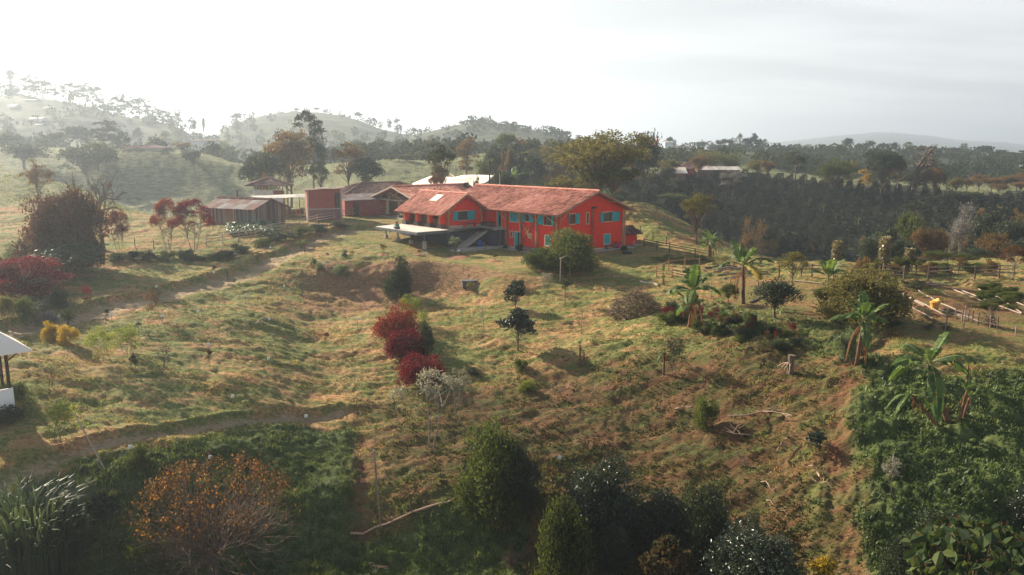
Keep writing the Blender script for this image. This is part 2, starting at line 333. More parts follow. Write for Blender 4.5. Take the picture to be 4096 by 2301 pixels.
M['tile'] = solid('clay_tile', [(.20, .07, .045, .08), (.47, .17, .11, .35), (.62, .26, .18, .62), (.76, .40, .31, .95)], 1.2, .85, .3, 14, True)
M['tile_old'] = solid('weathered_clay_tile', [(.045, .025, .022, .1), (.13, .06, .05, .45), (.22, .11, .085, .7), (.34, .2, .15, .95)], 1.2, .9, .3, 14, True)
M['teal'] = solid('teal_paint', [(.0, .26, .29), (.0, .36, .38)], 4, .5, tint=True)
M['cream'] = solid('cream_plaster', [(.55, .42, .28), (.68, .55, .38)], 4, .8)
M['tan'] = solid('tan_plaster', [(.30, .19, .10), (.38, .25, .14)], 2, .85)
M['bamboo'] = solid('bamboo_pole', [(.20, .11, .05), (.42, .27, .14), (.52, .36, .2)], 3, .6, tint=True, stretch=(1, 1, 1))
M['bamboo_orange'] = solid('new_bamboo_pole', [(.30, .14, .055), (.48, .25, .11)], 4, .6, tint=True)
M['bamboo_pale'] = solid('bleached_bamboo', [(.30, .22, .145), (.48, .38, .28)], 4, .7, tint=True)
M['wood'] = solid('weathered_plank', [(.09, .055, .05), (.19, .125, .11), (.30, .22, .19)], 3, .9, .4, 30, True, stretch=(6, 6, .5))
M['wood_dark'] = solid('dark_wood', [(.035, .022, .015), (.09, .055, .035)], 5, .85, tint=True)
M['navy'] = solid('dark_blue_render', [(.038, .038, .060), (.055, .053, .080)], .9, .85, .3, 25)
M['concrete'] = solid('pale_concrete', [(.30, .26, .22), (.45, .40, .34)], 1.2, .85, .2, 20)
M['slab'] = solid('terrace_concrete', [(.50, .42, .35), (.62, .53, .45)], .7, .7, .1, 12)
M['stone'] = solid('stacked_stone', [(.04, .035, .035), (.14, .11, .10)], 9, .9, .8, 12)
M['dark'] = solid('dark_interior', [(.012, .01, .01), (.03, .025, .02)], 2, .9)
M['glass'] = solid('dark_glass', [(.02, .025, .03), (.03, .035, .04)], 2, .15, spec=.6)
M['tin'] = solid('patched_tin', [(.11, .05, .04, .05), (.16, .09, .07, .35), (.18, .155, .15, .6), (.24, .225, .225, .9)], 1.2, .9, .25, 8, True, spec=.1)
M['tin_pale'] = solid('bleached_tin', [(.30, .27, .23), (.45, .41, .36)], 1.5, .55, .25, 8, True)
M['log'] = solid('grey_brown_log', [(.20, .15, .11), (.38, .30, .23)], 4, .85)
M['fabric'] = solid('cream_fabric', [(.72, .62, .5), (.82, .74, .64)], .6, .9)
M['white'] = solid('white_paint', [(.72, .7, .66), (.82, .8, .78)], 3, .6)
M['whitewash'] = solid('whitewash', [(.5, .48, .45), (.72, .7, .66)], 2, .85)
M['metal'] = solid('galvanised_steel', [(.09, .1, .11), (.16, .17, .18)], 4, .5, metal=.4)
M['rust'] = solid('rusty_wood', [(.16, .06, .03), (.30, .13, .06)], 5, .9)
M['magenta'] = solid('magenta_plastic', [(.42, .005, .08), (.5, .01, .1)], 3, .4)
M['blue'] = solid('blue_plastic', [(.01, .05, .25), (.02, .08, .32)], 3, .4)
M['rubber'] = solid('black_rubber', [(.015, .015, .016), (.03, .03, .03)], 4, .7)
M['wicker'] = solid('yellow_wicker', [(.45, .22, .04), (.7, .42, .1)], 12, .7)
M['skin'] = solid('skin', [(.30, .14, .08), (.36, .18, .1)], 6, .5)
M['hair'] = solid('black_hair', [(.012, .009, .008), (.02, .015, .012)], 9, .6)
M['shirt_green'] = solid('green_cotton', [(.03, .28, .12), (.05, .35, .16)], 6, .85)
M['shirt_white'] = solid('white_cotton', [(.68, .7, .74), (.76, .78, .8)], 6, .85)
M['denim'] = solid('dark_denim', [(.04, .06, .12), (.07, .09, .16)], 6, .85)
M['bark'] = solid('bark', [(.075, .05, .035), (.17, .12, .085)], 6, .9, .5, 14, stretch=(1, 1, .4))
M['bark_pale'] = solid('pale_bark', [(.17, .125, .09), (.32, .26, .2)], 6, .9, .4, 14, stretch=(1, 1, .4))
M['twig'] = solid('dry_twig', [(.10, .07, .045), (.24, .17, .11)], 3, .9)
M['branch'] = solid('bleached_branch', [(.30, .19, .12), (.46, .32, .22)], 3, .85)
M['btrunk'] = solid('banana_stem', [(.045, .025, .015), (.13, .06, .032), (.22, .12, .065)], 5, .85, .5, 10, stretch=(2, 2, .4))
M['bstem'] = solid('banana_green_stem', [(.16, .16, .05), (.25, .24, .08)], 5, .6)
G = {}
G['mid'] = leafmat('leaf_mid', [(.022, .035, .010), (.05, .07, .018), (.11, .13, .03), (.18, .19, .05)])
G['dark'] = leafmat('leaf_dark', [(.010, .018, .009), (.022, .035, .015), (.045, .06, .024), (.08, .095, .035)], .55, .25, .3)
G['glossy'] = leafmat('leaf_glossy', [(.010, .017, .010), (.02, .032, .016), (.036, .05, .022), (.06, .075, .03)], .36, .2, .6)
G['olive'] = leafmat('leaf_olive', [(.05, .05, .018), (.10, .095, .03), (.17, .15, .05), (.25, .2, .07)])
G['rusty'] = leafmat('leaf_rusty', [(.05, .035, .016), (.11, .07, .026), (.20, .12, .045), (.30, .17, .06)])
G['lime'] = leafmat('leaf_lime', [(.03, .045, .010), (.10, .14, .02), (.22, .25, .03), (.34, .34, .05)])
G['limetop'] = leafmat('leaf_limetop', [(.012, .018, .008), (.025, .035, .012), (.06, .075, .018), (.30, .30, .04)])
G['rusttop'] = leafmat('leaf_rusttop', [(.014, .016, .008), (.03, .034, .013), (.09, .055, .02), (.4, .18, .05)])
G['yellow'] = leafmat('leaf_yellow', [(.10, .09, .01), (.30, .22, .02), (.48, .30, .03), (.55, .36, .05)])
G['redbrown'] = leafmat('leaf_redbrown', [(.03, .012, .010), (.06, .024, .015), (.11, .042, .022), (.18, .07, .03)])
G['red'] = leafmat('leaf_red', [(.03, .002, .004), (.09, .004, .008), (.20, .009, .014), (.36, .025, .025)], .6, .3)
G['redorange'] = leafmat('leaf_redorange', [(.04, .006, .005), (.11, .014, .008), (.22, .032, .014), (.36, .09, .03)], .6, .3)
G['orange'] = leafmat('leaf_orange', [(.035, .020, .012), (.075, .04, .02), (.14, .07, .03), (.42, .19, .03)], .6, .35)
G['silver'] = leafmat('leaf_silver', [(.08, .08, .06), (.18, .17, .13), (.30, .28, .22), (.42, .40, .33)], .4, .3)
G['grey'] = leafmat('leaf_grey', [(.05, .05, .06), (.11, .11, .12), (.19, .18, .18), (.3, .28, .27)], .4, .25)
G['drac'] = leafmat('leaf_strap', [(.03, .025, .012), (.10, .08, .035), (.2, .17, .07), (.42, .36, .2)], .35, .3, .5)
G['pale'] = leafmat('leaf_pale', [(.06, .08, .04), (.12, .15, .08), (.2, .24, .13), (.3, .34, .22)], .4, .35)
G['banana'] = leafmat('leaf_banana', [(.025, .05, .015), (.05, .09, .022), (.10, .16, .035), (.2, .26, .06)], .55, .42, .2)
G['dead'] = leafmat('leaf_dead', [(.05, .022, .01), (.12, .055, .022), (.20, .10, .045), (.36, .20, .10)], .7, .3)
G['bigleaf'] = leafmat('leaf_broad', [(.012, .022, .008), (.026, .045, .014), (.05, .075, .022), (.13, .15, .04)], .6, .3, .12)
G['cover'] = leafmat('cover_leaves', [(.03, .028, .010), (.05, .055, .018), (.09, .09, .03), (.17, .15, .05)], .7, .4, .1)
G['coffee'] = leafmat('coffee_leaves', [(.007, .010, .007), (.014, .018, .012), (.026, .03, .018), (.05, .045, .026)], .6, .2, .15)
G['farleaf'] = leafmat('leaf_far', [(.016, .024, .010), (.03, .042, .016), (.05, .062, .022), (.075, .085, .03)], .9, .2, .0)
G['dry'] = leafmat('dry_brush', [(.05, .045, .028), (.10, .085, .05), (.16, .13, .08), (.24, .19, .12)], .8, .2)
G['grass'] = leafmat('grass_blades', [(.055, .072, .02), (.125, .145, .042), (.25, .24, .085), (.46, .28, .13)], .7, .4, .1)
G['weed'] = leafmat('weed_leaves', [(.024, .042, .012), (.06, .092, .026), (.12, .165, .05), (.24, .28, .11)], .55, .4, .25)
G['lush'] = leafmat('long_grass_blades', [(.022, .036, .009), (.055, .08, .02), (.10, .13, .035), (.18, .20, .06)], .6, .45, .1)
G['cane'] = leafmat('cane_blades', [(.018, .03, .014), (.04, .06, .025), (.12, .15, .07), (.42, .46, .33)], .5, .3, .3)
# ------------------------------------------------------------------ ground sheet
def build_ground():
    ys = np.concatenate([np.geomspace(8, 28, 40)[:-1], np.geomspace(28, 135, 520)[:-1], np.geomspace(135, 5590, 380)])
    sa = np.concatenate([np.linspace(-1.22, -.8, 90)[:-1], np.linspace(-.8, .8, 1050), np.linspace(.8, 1.22, 90)[1:]])
    Yg, Sg = np.meshgrid(ys, sa, indexing='ij'); Xg = Yg * Sg
    z, Z = ground(Xg.ravel(), Yg.ravel(), True, True); x = Xg.ravel(); y = Yg.ravel()
    m, n = Xg.shape; idx = np.arange(m * n).reshape(m, n); F = np.stack([idx[:-1,:-1], idx[:-1,1:], idx[1:,1:], idx[1:,:-1]], -1).reshape(-1, 4)
    me = mesh_np('ground', np.stack([x, y, z], 1), F, smooth=True)
    path = np.maximum(1 - sstep(.8, 1.7, Z['upper'][0]), 1 - sstep(.22, .5, Z['lower'][0]))
    s = x / y; cof = sstep(.0, .06, s) * sstep(122, 134, y) * (1 - sstep(225, 245, y))
    meadow = sstep(118, 135, y) * (1 - cof); lush = np.clip(Z['lushL'] + Z['lushR'] + .75 * Z['weedR'], 0, 1)
    gul = (np.exp(-(Z['gully'][0] / .8) ** 2) + np.exp(-(Z['groove'][0] / .7) ** 2)) * np.clip(1.1 + fbm(x * .8, y * .8, 3, 99) * 1.0, 0, 1)
    c = np.zeros((len(x), 4), np.float32); c[:, 0] = Z['bank']; c[:, 1] = lush; c[:, 2] = path; c[:, 3] = 1
    d = np.zeros((len(x), 4), np.float32); d[:, 0] = cof; d[:, 1] = meadow; d[:, 2] = np.clip(Z['soil'] * .5 + gul + Z['beds'], 0, 1); d[:, 3] = 1
    e = np.zeros((len(x), 4), np.float32); e[:, 0] = Z['shadeCoverR']; e[:, 1] = sstep(275, 330, y); e[:, 3] = 1
    for nm, arr in (('zone', c), ('zone2', d), ('zone3', e)):
        a = me.attributes.new(nm, 'FLOAT_COLOR', 'POINT'); a.data.foreach_set('color', arr.ravel())
    mt, N, L = nt('hillside_turf'); out = N.new('ShaderNodeOutputMaterial'); p = N.new('ShaderNodeBsdfPrincipled'); L.new(p.outputs[0], out.inputs[0])
    p.inputs['Roughness'].default_value = .95; p.inputs['Specular IOR Level'].default_value = .12
    tc = N.new('ShaderNodeTexCoord'); mp = N.new('ShaderNodeMapping'); mp.inputs['Scale'].default_value = (.55, 1.5, 1); L.new(tc.outputs['Object'], mp.inputs[0]); O = tc.outputs['Object']
    z1 = N.new('ShaderNodeAttribute'); z1.attribute_name = 'zone'; z2 = N.new('ShaderNodeAttribute'); z2.attribute_name = 'zone2'
    s1 = N.new('ShaderNodeSeparateColor'); L.new(z1.outputs['Color'], s1.inputs[0]); s2 = N.new('ShaderNodeSeparateColor'); L.new(z2.outputs['Color'], s2.inputs[0])
    n1 = noise(N, L, .12, 4, O); n2 = noise(N, L, .7, 6, mp.outputs[0], .65); n3 = noise(N, L, 5, 6, mp.outputs[0], .7)
    green = ramp(N, L, n3, [(.05, .062, .016, .3), (.13, .145, .04, .5), (.28, .26, .09, .7)])
    dry = ramp(N, L, n3, [(.15, .07, .03, .3), (.36, .185, .085, .5), (.58, .35, .17, .7)])
    f = math_(N, L, 'ADD', math_(N, L, 'MULTIPLY', n2, .65), math_(N, L, 'MULTIPLY', n1, .35))
    f = math_(N, L, 'ADD', f, math_(N, L, 'MULTIPLY', s1.outputs[0], .10))
    base = mixc(N, L, ramp(N, L, f, [(0, 0, 0, .46), (1, 1, 1, .61)]), green, dry)
    lushc = ramp(N, L, noise(N, L, 1.6, 6, O, .7), [(.02, .03, .010, .3), (.06, .08, .024, .5), (.12, .14, .045, .7)])
    bankc = ramp(N, L, n3, [(.09, .05, .028, .3), (.23, .13, .072, .55), (.36, .22, .13, .75)])
    base = mixc(N, L, math_(N, L, 'MULTIPLY', s1.outputs[0], .75), base, bankc)
    z3 = N.new('ShaderNodeAttribute'); z3.attribute_name = 'zone3'; s3 = N.new('ShaderNodeSeparateColor'); L.new(z3.outputs['Color'], s3.inputs[0]); covc = ramp(N, L, noise(N, L, 2.2, 6, O, .75), [(.022, .017, .008, .28), (.06, .046, .018, .42), (.045, .055, .016, .52), (.10, .105, .032, .68)]); covd = ramp(N, L, n3, [(.05, .022, .012, .3), (.16, .07, .036, .7)])
    base = mixc(N, L, math_(N, L, 'MULTIPLY', s3.outputs[0], .88), base, mixc(N, L, ramp(N, L, n2, [(0, 0, 0, .38), (.9, .9, .9, .58)]), covc, covd))  # shade of the lower slope mixed into the weed and soil colour
    base = mixc(N, L, s1.outputs[1], base, lushc)
    soil = ramp(N, L, n3, [(.07, .028, .016, .3), (.17, .075, .04, .6), (.25, .14, .075, .75)])
    base = mixc(N, L, math_(N, L, 'MULTIPLY', s2.outputs[2], ramp(N, L, n2, [(.45, .45, .45, .4), (1, 1, 1, .6)])), base, soil)
    pathc = ramp(N, L, n3, [(.20, .13, .07, .3), (.38, .27, .16, .55), (.50, .37, .23, .75)])
    base = mixc(N, L, math_(N, L, 'MULTIPLY', s1.outputs[2], ramp(N, L, n2, [(.45, .45, .45, .38), (1, 1, 1, .55)])), base, pathc)
    mead = ramp(N, L, noise(N, L, .8, 6, mp.outputs[0], .7), [(.055, .066, .03, .3), (.12, .13, .058, .5), (.23, .22, .10, .7)])
    farc = ramp(N, L, noise(N, L, .06, 8, O, .7), [(.016, .022, .012, .35), (.035, .045, .02, .5), (.09, .10, .04, .66)])
    base = mixc(N, L, s2.outputs[1], base, mixc(N, L, s3.outputs[1], mead, farc))
    cofc = ramp(N, L, noise(N, L, 1.1, 5, O, .7), [(.01, .014, .008, .35), (.03, .036, .016, .6)])
    base = mixc(N, L, s2.outputs[0], base, cofc); L.new(base, p.inputs['Base Color'])
    b = N.new('ShaderNodeBump'); b.inputs['Strength'].default_value = .8; b.inputs['Distance'].default_value = .12
    L.new(math_(N, L, 'ADD', n3, math_(N, L, 'MULTIPLY', n2, 1.2)), b.inputs['Height']); L.new(b.outputs[0], p.inputs['Normal'])
    o = link('ground', me, mt); tag(o, kind='structure'); return o
build_ground()
# ------------------------------------------------------------------ building helpers (all in a building's own frame)
def wall(mb, o, du, wlen, zb, zt, holes, th=.2, gable=None, inward=None):
    """wall from o along unit du, from zb to zt, with rectangular openings; optional gable peak (u, z)"""
    o = np.array(o, float); du = np.array(du, float); nrm = np.array(inward, float) * th
    us = sorted({0, wlen, *[q for h in holes for q in (h[0], h[1])]}); zs = sorted({zb, zt, *[q for h in holes for q in (h[2], h[3])]})
    for i in range(len(us) - 1):
        for j in range(len(zs) - 1):
            a, b, c, d = us[i], us[i+1], zs[j], zs[j+1]; mu, mz = (a + b) / 2, (c + d) / 2
            if b - a < 1e-4 or d - c < 1e-4: continue
            if any(h[0] < mu < h[1] and h[2] < mz < h[3] for h in holes): continue
            P = [o + du * p + np.array([0, 0, q]) for p, q in ((a, c), (b, c), (b, d), (a, d))]
            mb.add(P, [(0, 1, 2, 3)]); mb.add([p + nrm for p in P], [(3, 2, 1, 0)])
    for h in holes:
        P = [o + du * p + np.array([0, 0, q]) for p, q in ((h[0], h[2]), (h[1], h[2]), (h[1], h[3]), (h[0], h[3]))]
        for k in range(4):
            a, b = P[k], P[(k+1) % 4]; mb.add([a, b, b + nrm, a + nrm], [(0, 1, 2, 3)])
    if gable:
        P = [o + np.array([0, 0, zt]), o + du * wlen + np.array([0, 0, zt]), o + du * gable[0] + np.array([0, 0, gable[1]])]
        mb.add(P, None, [(0, 1, 2)]); mb.add([p + nrm for p in P], None, [(2, 1, 0)])
def tiles(mb, A, B, C, D, w=.28, h=.42, amp=.055, seed=1, jit=1.0):
    """barrel tiles on the sheet A(eave start) B(eave end) C(ridge end) D(ridge start)"""
    A, B, C, D = [np.array(q, float) for q in (A, B, C, D)]; nrm = np.cross(B - A, D - A); nrm /= np.linalg.norm(nrm)
    if nrm[2] < 0: nrm = -nrm
    wl = max(np.linalg.norm(B - A), np.linalg.norm(C - D)); hl = np.linalg.norm((D + C) / 2 - (A + B) / 2)
    nc = max(2, int(wl / w)); nr = max(2, int(hl / h)); r = np.random.default_rng(seed); S = 5
    tn = r.random((nr, nc)) * .75 + fbm(np.arange(nc)[None, :] * .12 + np.zeros((nr, 1)), np.arange(nr)[:, None] * .2 + np.zeros((1, nc)), 3, seed) * .55 + .12
    off = r.normal(0, .012 * jit, (nr, nc))
    u = (np.arange(nc)[:, None] + np.linspace(0, 1, S)[None, :]) / nc; pr = np.sin(np.linspace(0, PI, S)) * amp
    for i in range(nr):
        ring = []
        for k, (vv, lift) in enumerate(((i / nr, .045), ((i + 1.12) / nr if i < nr - 1 else 1, .0))):
            uu = u.ravel(); P = (A[None] * (1 - uu)[:, None] + B[None] * uu[:, None]) * (1 - vv) + (D[None] * (1 - uu)[:, None] + C[None] * uu[:, None]) * vv
            hgt = (pr[None, :] + off[i][:, None]).ravel() + lift; ring.append(P + nrm[None] * hgt[:, None])
        V = np.stack(ring, 0); m = nc * S; j = np.arange(m - 1); mb.add(V.reshape(-1, 3), np.stack([j, j + 1, m + j + 1, m + j], 1), t=np.tile(np.repeat(tn[i], S), 2))
    sub = nrm * .06; mb.hexa([A - sub, B - sub, C - sub, D - sub, A, B, C, D], .3)
def ridgecap(mb, a, b, r=.14, seed=0, t0=.55):
    a, b = np.array(a, float), np.array(b, float); n = max(2, int(np.linalg.norm(b - a) / .4)); q = np.random.default_rng(seed)
    for i in range(n):
        p0 = a + (b - a) * i / n; p1 = a + (b - a) * (i + 1.1) / n; mb.tube([p0, p1 + np.array([0, 0, .03])], [r * .9, r * 1.05], 6, t=t0 + q.random() * .45)
def sheet(mb, A, B, C, D, w=.9, seed=0, lo=0., hi=1., th=.03, corr=True):
    A, B, C, D = [np.array(q, float) for q in (A, B, C, D)]; n = max(1, int(np.linalg.norm(B - A) / w)); r = np.random.default_rng(seed)
    nn = np.cross(B - A, D - A); nn /= np.linalg.norm(nn); nn = nn if nn[2] > 0 else -nn
    for i in range(n):
        for j in range(2):
            a, b = i / n, (i + 1) / n; v0, v1 = j / 2, (j + 1) / 2; S = lambda u, v: (A * (1 - u) + B * u) * (1 - v) + (D * (1 - u) + C * u) * v
            o = nn * (.015 + .02 * ((i + j) % 2) + r.random() * .02); mb.hexa([S(a, v0) + o, S(b, v0) + o, S(b, v1) + o, S(a, v1) + o, S(a, v0) + o + nn * th, S(b, v0) + o + nn * th, S(b, v1) + o + nn * th, S(a, v1) + o + nn * th], lo + (hi - lo) * r.random())
def frame_rect(mb, o, du, n, a, b, c, d, w=.09, th=.05, t=.5, sides=4):
    """flat frame round opening a..b, c..d standing proud along n"""
    o, du, n = [np.array(q, float) for q in (o, du, n)]
    def bx(p, q, r, s):
        P = [o + du * x + np.array([0, 0, z]) - n * .02 for x, z in ((p, r), (q, r), (q, s), (p, s))]; mb.hexa(P + [x + n * (th + .02) for x in P], t)
    bx(a - w, a, c - w, d + w); bx(b, b + w, c - w, d + w); bx(a, b, d, d + w); bx(a, b, c - w, c)
def panel(mb, o, du, n, a, b, c, d, off, th=.04, t=.5):
    o, du, n = [np.array(q, float) for q in (o, du, n)]; P = [o + du * x + np.array([0, 0, z]) + n * off for x, z in ((a, c), (b, c), (b, d), (a, d))]; mb.hexa(P + [x + n * th for x in P], t)
def window(root, o, du, n, rect, shut=(), closed=False, label=None, bars=False, name='window'):
    a, b, c, d = rect; f = MB(); frame_rect(f, o, du, n, a, b, c, d); w = f.build(name, M['cream'], root)
    if label: w['label'] = label
    if closed:
        s = MB(); m = (a + b) / 2; panel(s, o, du, n, a + .005, m - .008, c + .005, d - .005, -.05); panel(s, o, du, n, m + .008, b - .005, c + .005, d - .005, -.05, t=.7); s.build('shutter', M['teal'], w)
        for q in (a + .02, m + .02):
            g = MB(); panel(g, o, du, n, q, q + (m - a) - .06, (c + d) / 2 - .03, (c + d) / 2 + .03, -.008, .02, .1); g.build('rail', M['teal'], w)
    else:
        g = MB(); panel(g, o, du, n, a + .005, b - .005, c + .005, d - .005, -.16, .01); g.build('pane', M['glass'], w)
    for (p, q) in shut:
        s = MB(); panel(s, o, du, n, min(p, q), max(p, q), c - .03, d + .03, .07, .045); panel(s, o, du, n, min(p, q) + .03, max(p, q) - .03, (c + d) / 2 - .03, (c + d) / 2 + .03, .116, .012, .05); s.build('shutter', M['teal'], w)
    if bars:
        g = MB()
        for i in range(4): z = c + (d - c) * (i + .5) / 4; panel(g, o, du, n, a + .01, b - .01, z - .015, z + .015, -.1, .02)
        g.build('louvre', M['white'], w)
    return w
def door(root, o, du, n, rect, leaf, mat='teal', ajar=True, label=None):
    a, b, c, d = rect; f = MB(); frame_rect(f, o, du, n, a, b, c + .09, d); w = f.build('door', M['cream'], root)
    if label: w['label'] = label
    s = MB(); panel(s, o, du, n, leaf[0], leaf[1], c + .02, d - .01, .02, .045); l = s.build('door_leaf', M[mat], w)
    h = MB(); panel(h, o, du, n, leaf[1] - .12, leaf[1] - .06, (c + d) / 2 - .05, (c + d) / 2 + .05, .07, .04); h.build('handle', M['metal'], w); return w
def pole(mb, a, b, r=.055, knots=True, t=None):
    a, b = np.array(a, float), np.array(b, float); L = np.linalg.norm(b - a); n = max(2, int(L / .45)) if knots else 2; P, R = [], []
    for i in range(n + 1):
        q = i / n; P.append(a + (b - a) * q); R.append(r * (1.0 - .12 * q))
        if knots and 0 < i < n: P.append(a + (b - a) * (q + .012)); R.append(r * 1.14); P.append(a + (b - a) * (q + .024)); R.append(r)
    return mb.tube(P, R, 6, t)
# ------------------------------------------------------------------ the red farmhouse
def gp(x, y): q = onl(*c2(x, y), 0); return q          # (g, z) on the end wall
def fp(x, y): q = ong(*c2(x, y), 0); return q          # (l, z) on the long wall
def wp(x, y): q = onl(*c1(x, y), 13.7); return q       # (g, z) on the wing's end wall
def fp1(x, y): return ong(*c1(x, y), 0)
FH = thing('farmhouse', 'large bright red two-storey farmhouse with teal shutters and clay tile roofs on the knoll', 'farmhouse', (X0, Y0, 0), -HH)
Xg, Yl, nF, nG = (1, 0, 0), (0, 1, 0), (-1, 0, 0), (0, -1, 0)
WG, HW, RZ, LEN = 11.9, 5.02, 7.3, 22.8
def build_farmhouse():
    def R(p, x0, y0, x1, y1): a = p(x0, y1); b = p(x1, y0); return [min(a[0], b[0]), max(a[0], b[0]), min(a[1], b[1]), max(a[1], b[1])]
    gw = [R(gp, 1003, 745, 1092, 893), R(gp, 1250, 730, 1281, 888), R(gp, 1492, 718, 1622, 858), R(gp, 1503, 1035, 1590, 1185)]
    w = MB(); wall(w, (0, 0, -.4), Xg, WG, 0, HW + .4, [(a, b, c + .4, d + .4) for a, b, c, d in gw], .2, (WG / 2, RZ + .3), (0, 1, 0)); w.build('end_wall', M['red'], FH)
    fw = [R(fp, 148, 724, 258, 852), R(fp, 368, 745, 430, 850), R(fp, 635, 762, 752, 900), R(fp, 150, 1003, 183, 1075), R(fp, 215, 1014, 288, 1252), R(fp, 412, 1040, 450, 1086), R(fp, 655, 1064, 733, 1200), R(fp1, 2135, 712, 2192, 932)]
    for r in fw: r[3] = min(r[3], HW - .1)
    fw[4][2] = .02
    # the long wall; du = along the house away from the corner
    w = MB(); wall(w, (0, .2, -.4), Yl, LEN - .4, 0, HW + .4, [(a - .2, b - .2, c + .4, d + .4) for a, b, c, d in fw], .2, None, (1, 0, 0)); w.build('long_wall', M['red'], FH)
    w = MB(); wall(w, (WG, .2, -.6), Yl, LEN - .4, 0, HW + .6, [], .2, None, (-1, 0, 0)); wall(w, (0, LEN, -.2), Xg, WG, 0, HW + .2, [], .2, (WG / 2, RZ), (0, -1, 0)); w.build('rear_wall', M['red'], FH)
    b = MB(); b.box(-.03, WG + .03, -.035, -.005, -.3, .28); b.box(-.035, -.005, -.035, 9.4, -.3, .28); b.build('skirting', M['cream'], FH)
    f = MB(); f.box(.25, WG - .25, .25, LEN - .25, 2.5, 2.6); f.build('floor_slab', M['concrete'], FH)
    O = (0, 0, 0)
    def sh(p, x0, x1, y): return (p(x0, y)[0], p(x1, y)[0])
    window(FH, O, Xg, nG, gw[0], [sh(gp, 1092, 1146, 820), sh(gp, 988, 1000, 820)]); window(FH, O, Xg, nG, gw[1], label='tall narrow window slit')
    window(FH, O, Xg, nG, gw[2], [sh(gp, 1622, 1718, 790), sh(gp, 1447, 1490, 790)]); window(FH, O, Xg, nG, gw[3], closed=True, label='closed teal shuttered ground floor window')
    window(FH, O, Yl, nF, fw[0], closed=True); window(FH, O, Yl, nF, fw[1], [sh(fp, 280, 366, 790), sh(fp, 432, 490, 800)]); window(FH, O, Yl, nF, fw[2], [sh(fp, 550, 631, 830), sh(fp, 754, 778, 830)])
    window(FH, O, Yl, nF, fw[3], bars=True); window(FH, O, Yl, nF, fw[5], bars=True); window(FH, O, Yl, nF, fw[6], closed=True)
    door(FH, O, Yl, nF, fw[4], sh(fp, 262, 216, 1100)[::1] if fp(262, 1100)[0] < fp(216, 1100)[0] else sh(fp, 216, 262, 1100)); door(FH, O, Yl, nF, fw[7], (fw[7][1] - .3, fw[7][1]), label='dark upper door opening on the terrace')
    # roof
    ge, e0, e1 = 1.2, -.95, WG + .95; sl = (RZ - HW) / (WG / 2); ze = HW - .95 * sl + .12; zr = RZ + .12
    r = MB(); tiles(r, (e0, -ge, ze), (e0, LEN + .6, ze), (WG/2, LEN + .6, zr), (WG/2, -ge, zr), seed=3); tiles(r, (e1, -ge, ze), (e1, LEN + .6, ze), (WG/2, LEN + .6, zr), (WG/2, -ge, zr), seed=4); rf = r.build('main_roof', M['tile'], FH)
    c = MB(); ridgecap(c, (WG/2, -ge, zr + .06), (WG/2, LEN + .6, zr + .06)); c.build('ridge_tile', M['tile'], rf)
    c = MB(); c.beam((e0, -ge + .03, ze - .08), (WG/2, -ge + .03, zr - .08), .06, .16, .4); c.beam((e1, -ge + .03, ze - .08), (WG/2, -ge + .03, zr - .08), .06, .16, .4); c.build('verge_board', M['bamboo'], rf)
    # rafters under the eaves, purlins poking out of the gable
    for (gg, zz) in ((.25, HW - .02), (3.0, HW + 1.03), (WG/2, RZ - .08), (WG - 3.0, HW + 1.03), (WG - .25, HW - .02)):
        q = MB(); pole(q, (gg, -ge + .1, zz), (gg, .1, zz), .075, False); pole(q, (gg, -ge + .1, zz + .15), (gg, .1, zz + .15), .06, False); q.build('purlin', M['bamboo'], rf)
    for k in range(58): q = MB(); y = -1.0 + k * .42; q.beam((e0 + .05, y, ze - .1), (.3, y, HW + .02), .07, .07); q.build('rafter', M['bamboo'], rf)
    # bamboo posts
    def post(x, y, z0, z1, r=.075, m='bamboo'): q = MB(); pole(q, (x, y, z0), (x, y, z1), r); return q.build('post', M[m], FH)
    for px in (95, 118, 300, 316, 528, 550): l = fp(px, 1100)[0]; post(-.14, l, -.1, HW - .2, m='bamboo_orange' if px == 118 else 'bamboo')
    for (x, y) in ((-.14, -.02), (-.14, .35), (.35, -.12), (WG - .35, -.13), (WG + .02, -.13)): post(x, y, -.2, HW - .15)
    # struts carrying the eaves
    for l in (fp(95, 1100)[0], fp(310, 1100)[0], fp(540, 1100)[0], .2):
        for s in (-1.2, 1.2):
            q = MB(); pole(q, (-.16, l, HW - 1.25), (-.8, l + s, HW - .28), .05, False); q.build('strut', M['bamboo'], FH)
    for (a, b) in (((WG + .05, -.1, HW - 1.5), (WG + .85, -.9, HW - .3)), ((WG + .05, -.1, HW - 1.5), (WG + .2, -1.0, HW - .15)), ((.5, -.14, HW - .9), (2.6, -.5, HW + .8)), ((WG - .5, -.14, HW - 1.6), (WG - 1.7, -.9, HW + .55))):
        q = MB(); pole(q, a, b, .045, False); q.build('strut', M['bamboo'], FH)
    a, b, cc, d = fp(320, 850), fp(525, 1180), fp(520, 850), fp(320, 1165)
    for p0, p1 in ((a, b), (cc, d)):
        q = MB(); pole(q, (-.22, p0[0], p0[1]), (-.22, p1[0], p1[1]), .07); q.build('brace', M['bamboo'], FH)
    # pipes and lamp box on the end wall
    t = gp(1325, 660); u = gp(1352, 660)
    q = MB(); q.tube([(t[0], -.12, .3), (t[0], -.12, t[1])], .06, 6); q.build('drain_pipe', M['bamboo'], FH)
    q = MB(); q.tube([(u[0], -.09, .3), (u[0], -.09, u[1])], .03, 6); q.build('drain_pipe', M['rust'], FH)
    q = MB(); q.beam((t[0] - .1, -.25, t[1] + .05), (t[0] + .55, -.25, t[1] + .05), .22, .22); q.build('hoist_block', M['wood_dark'], FH)
    # ---- left wing (upper floor), gable towards the camera
    gL, gR, y0, y1, hw, rz, gm = -6.75, -.35, 13.7, 23.0, 4.92, 6.75, -3.7
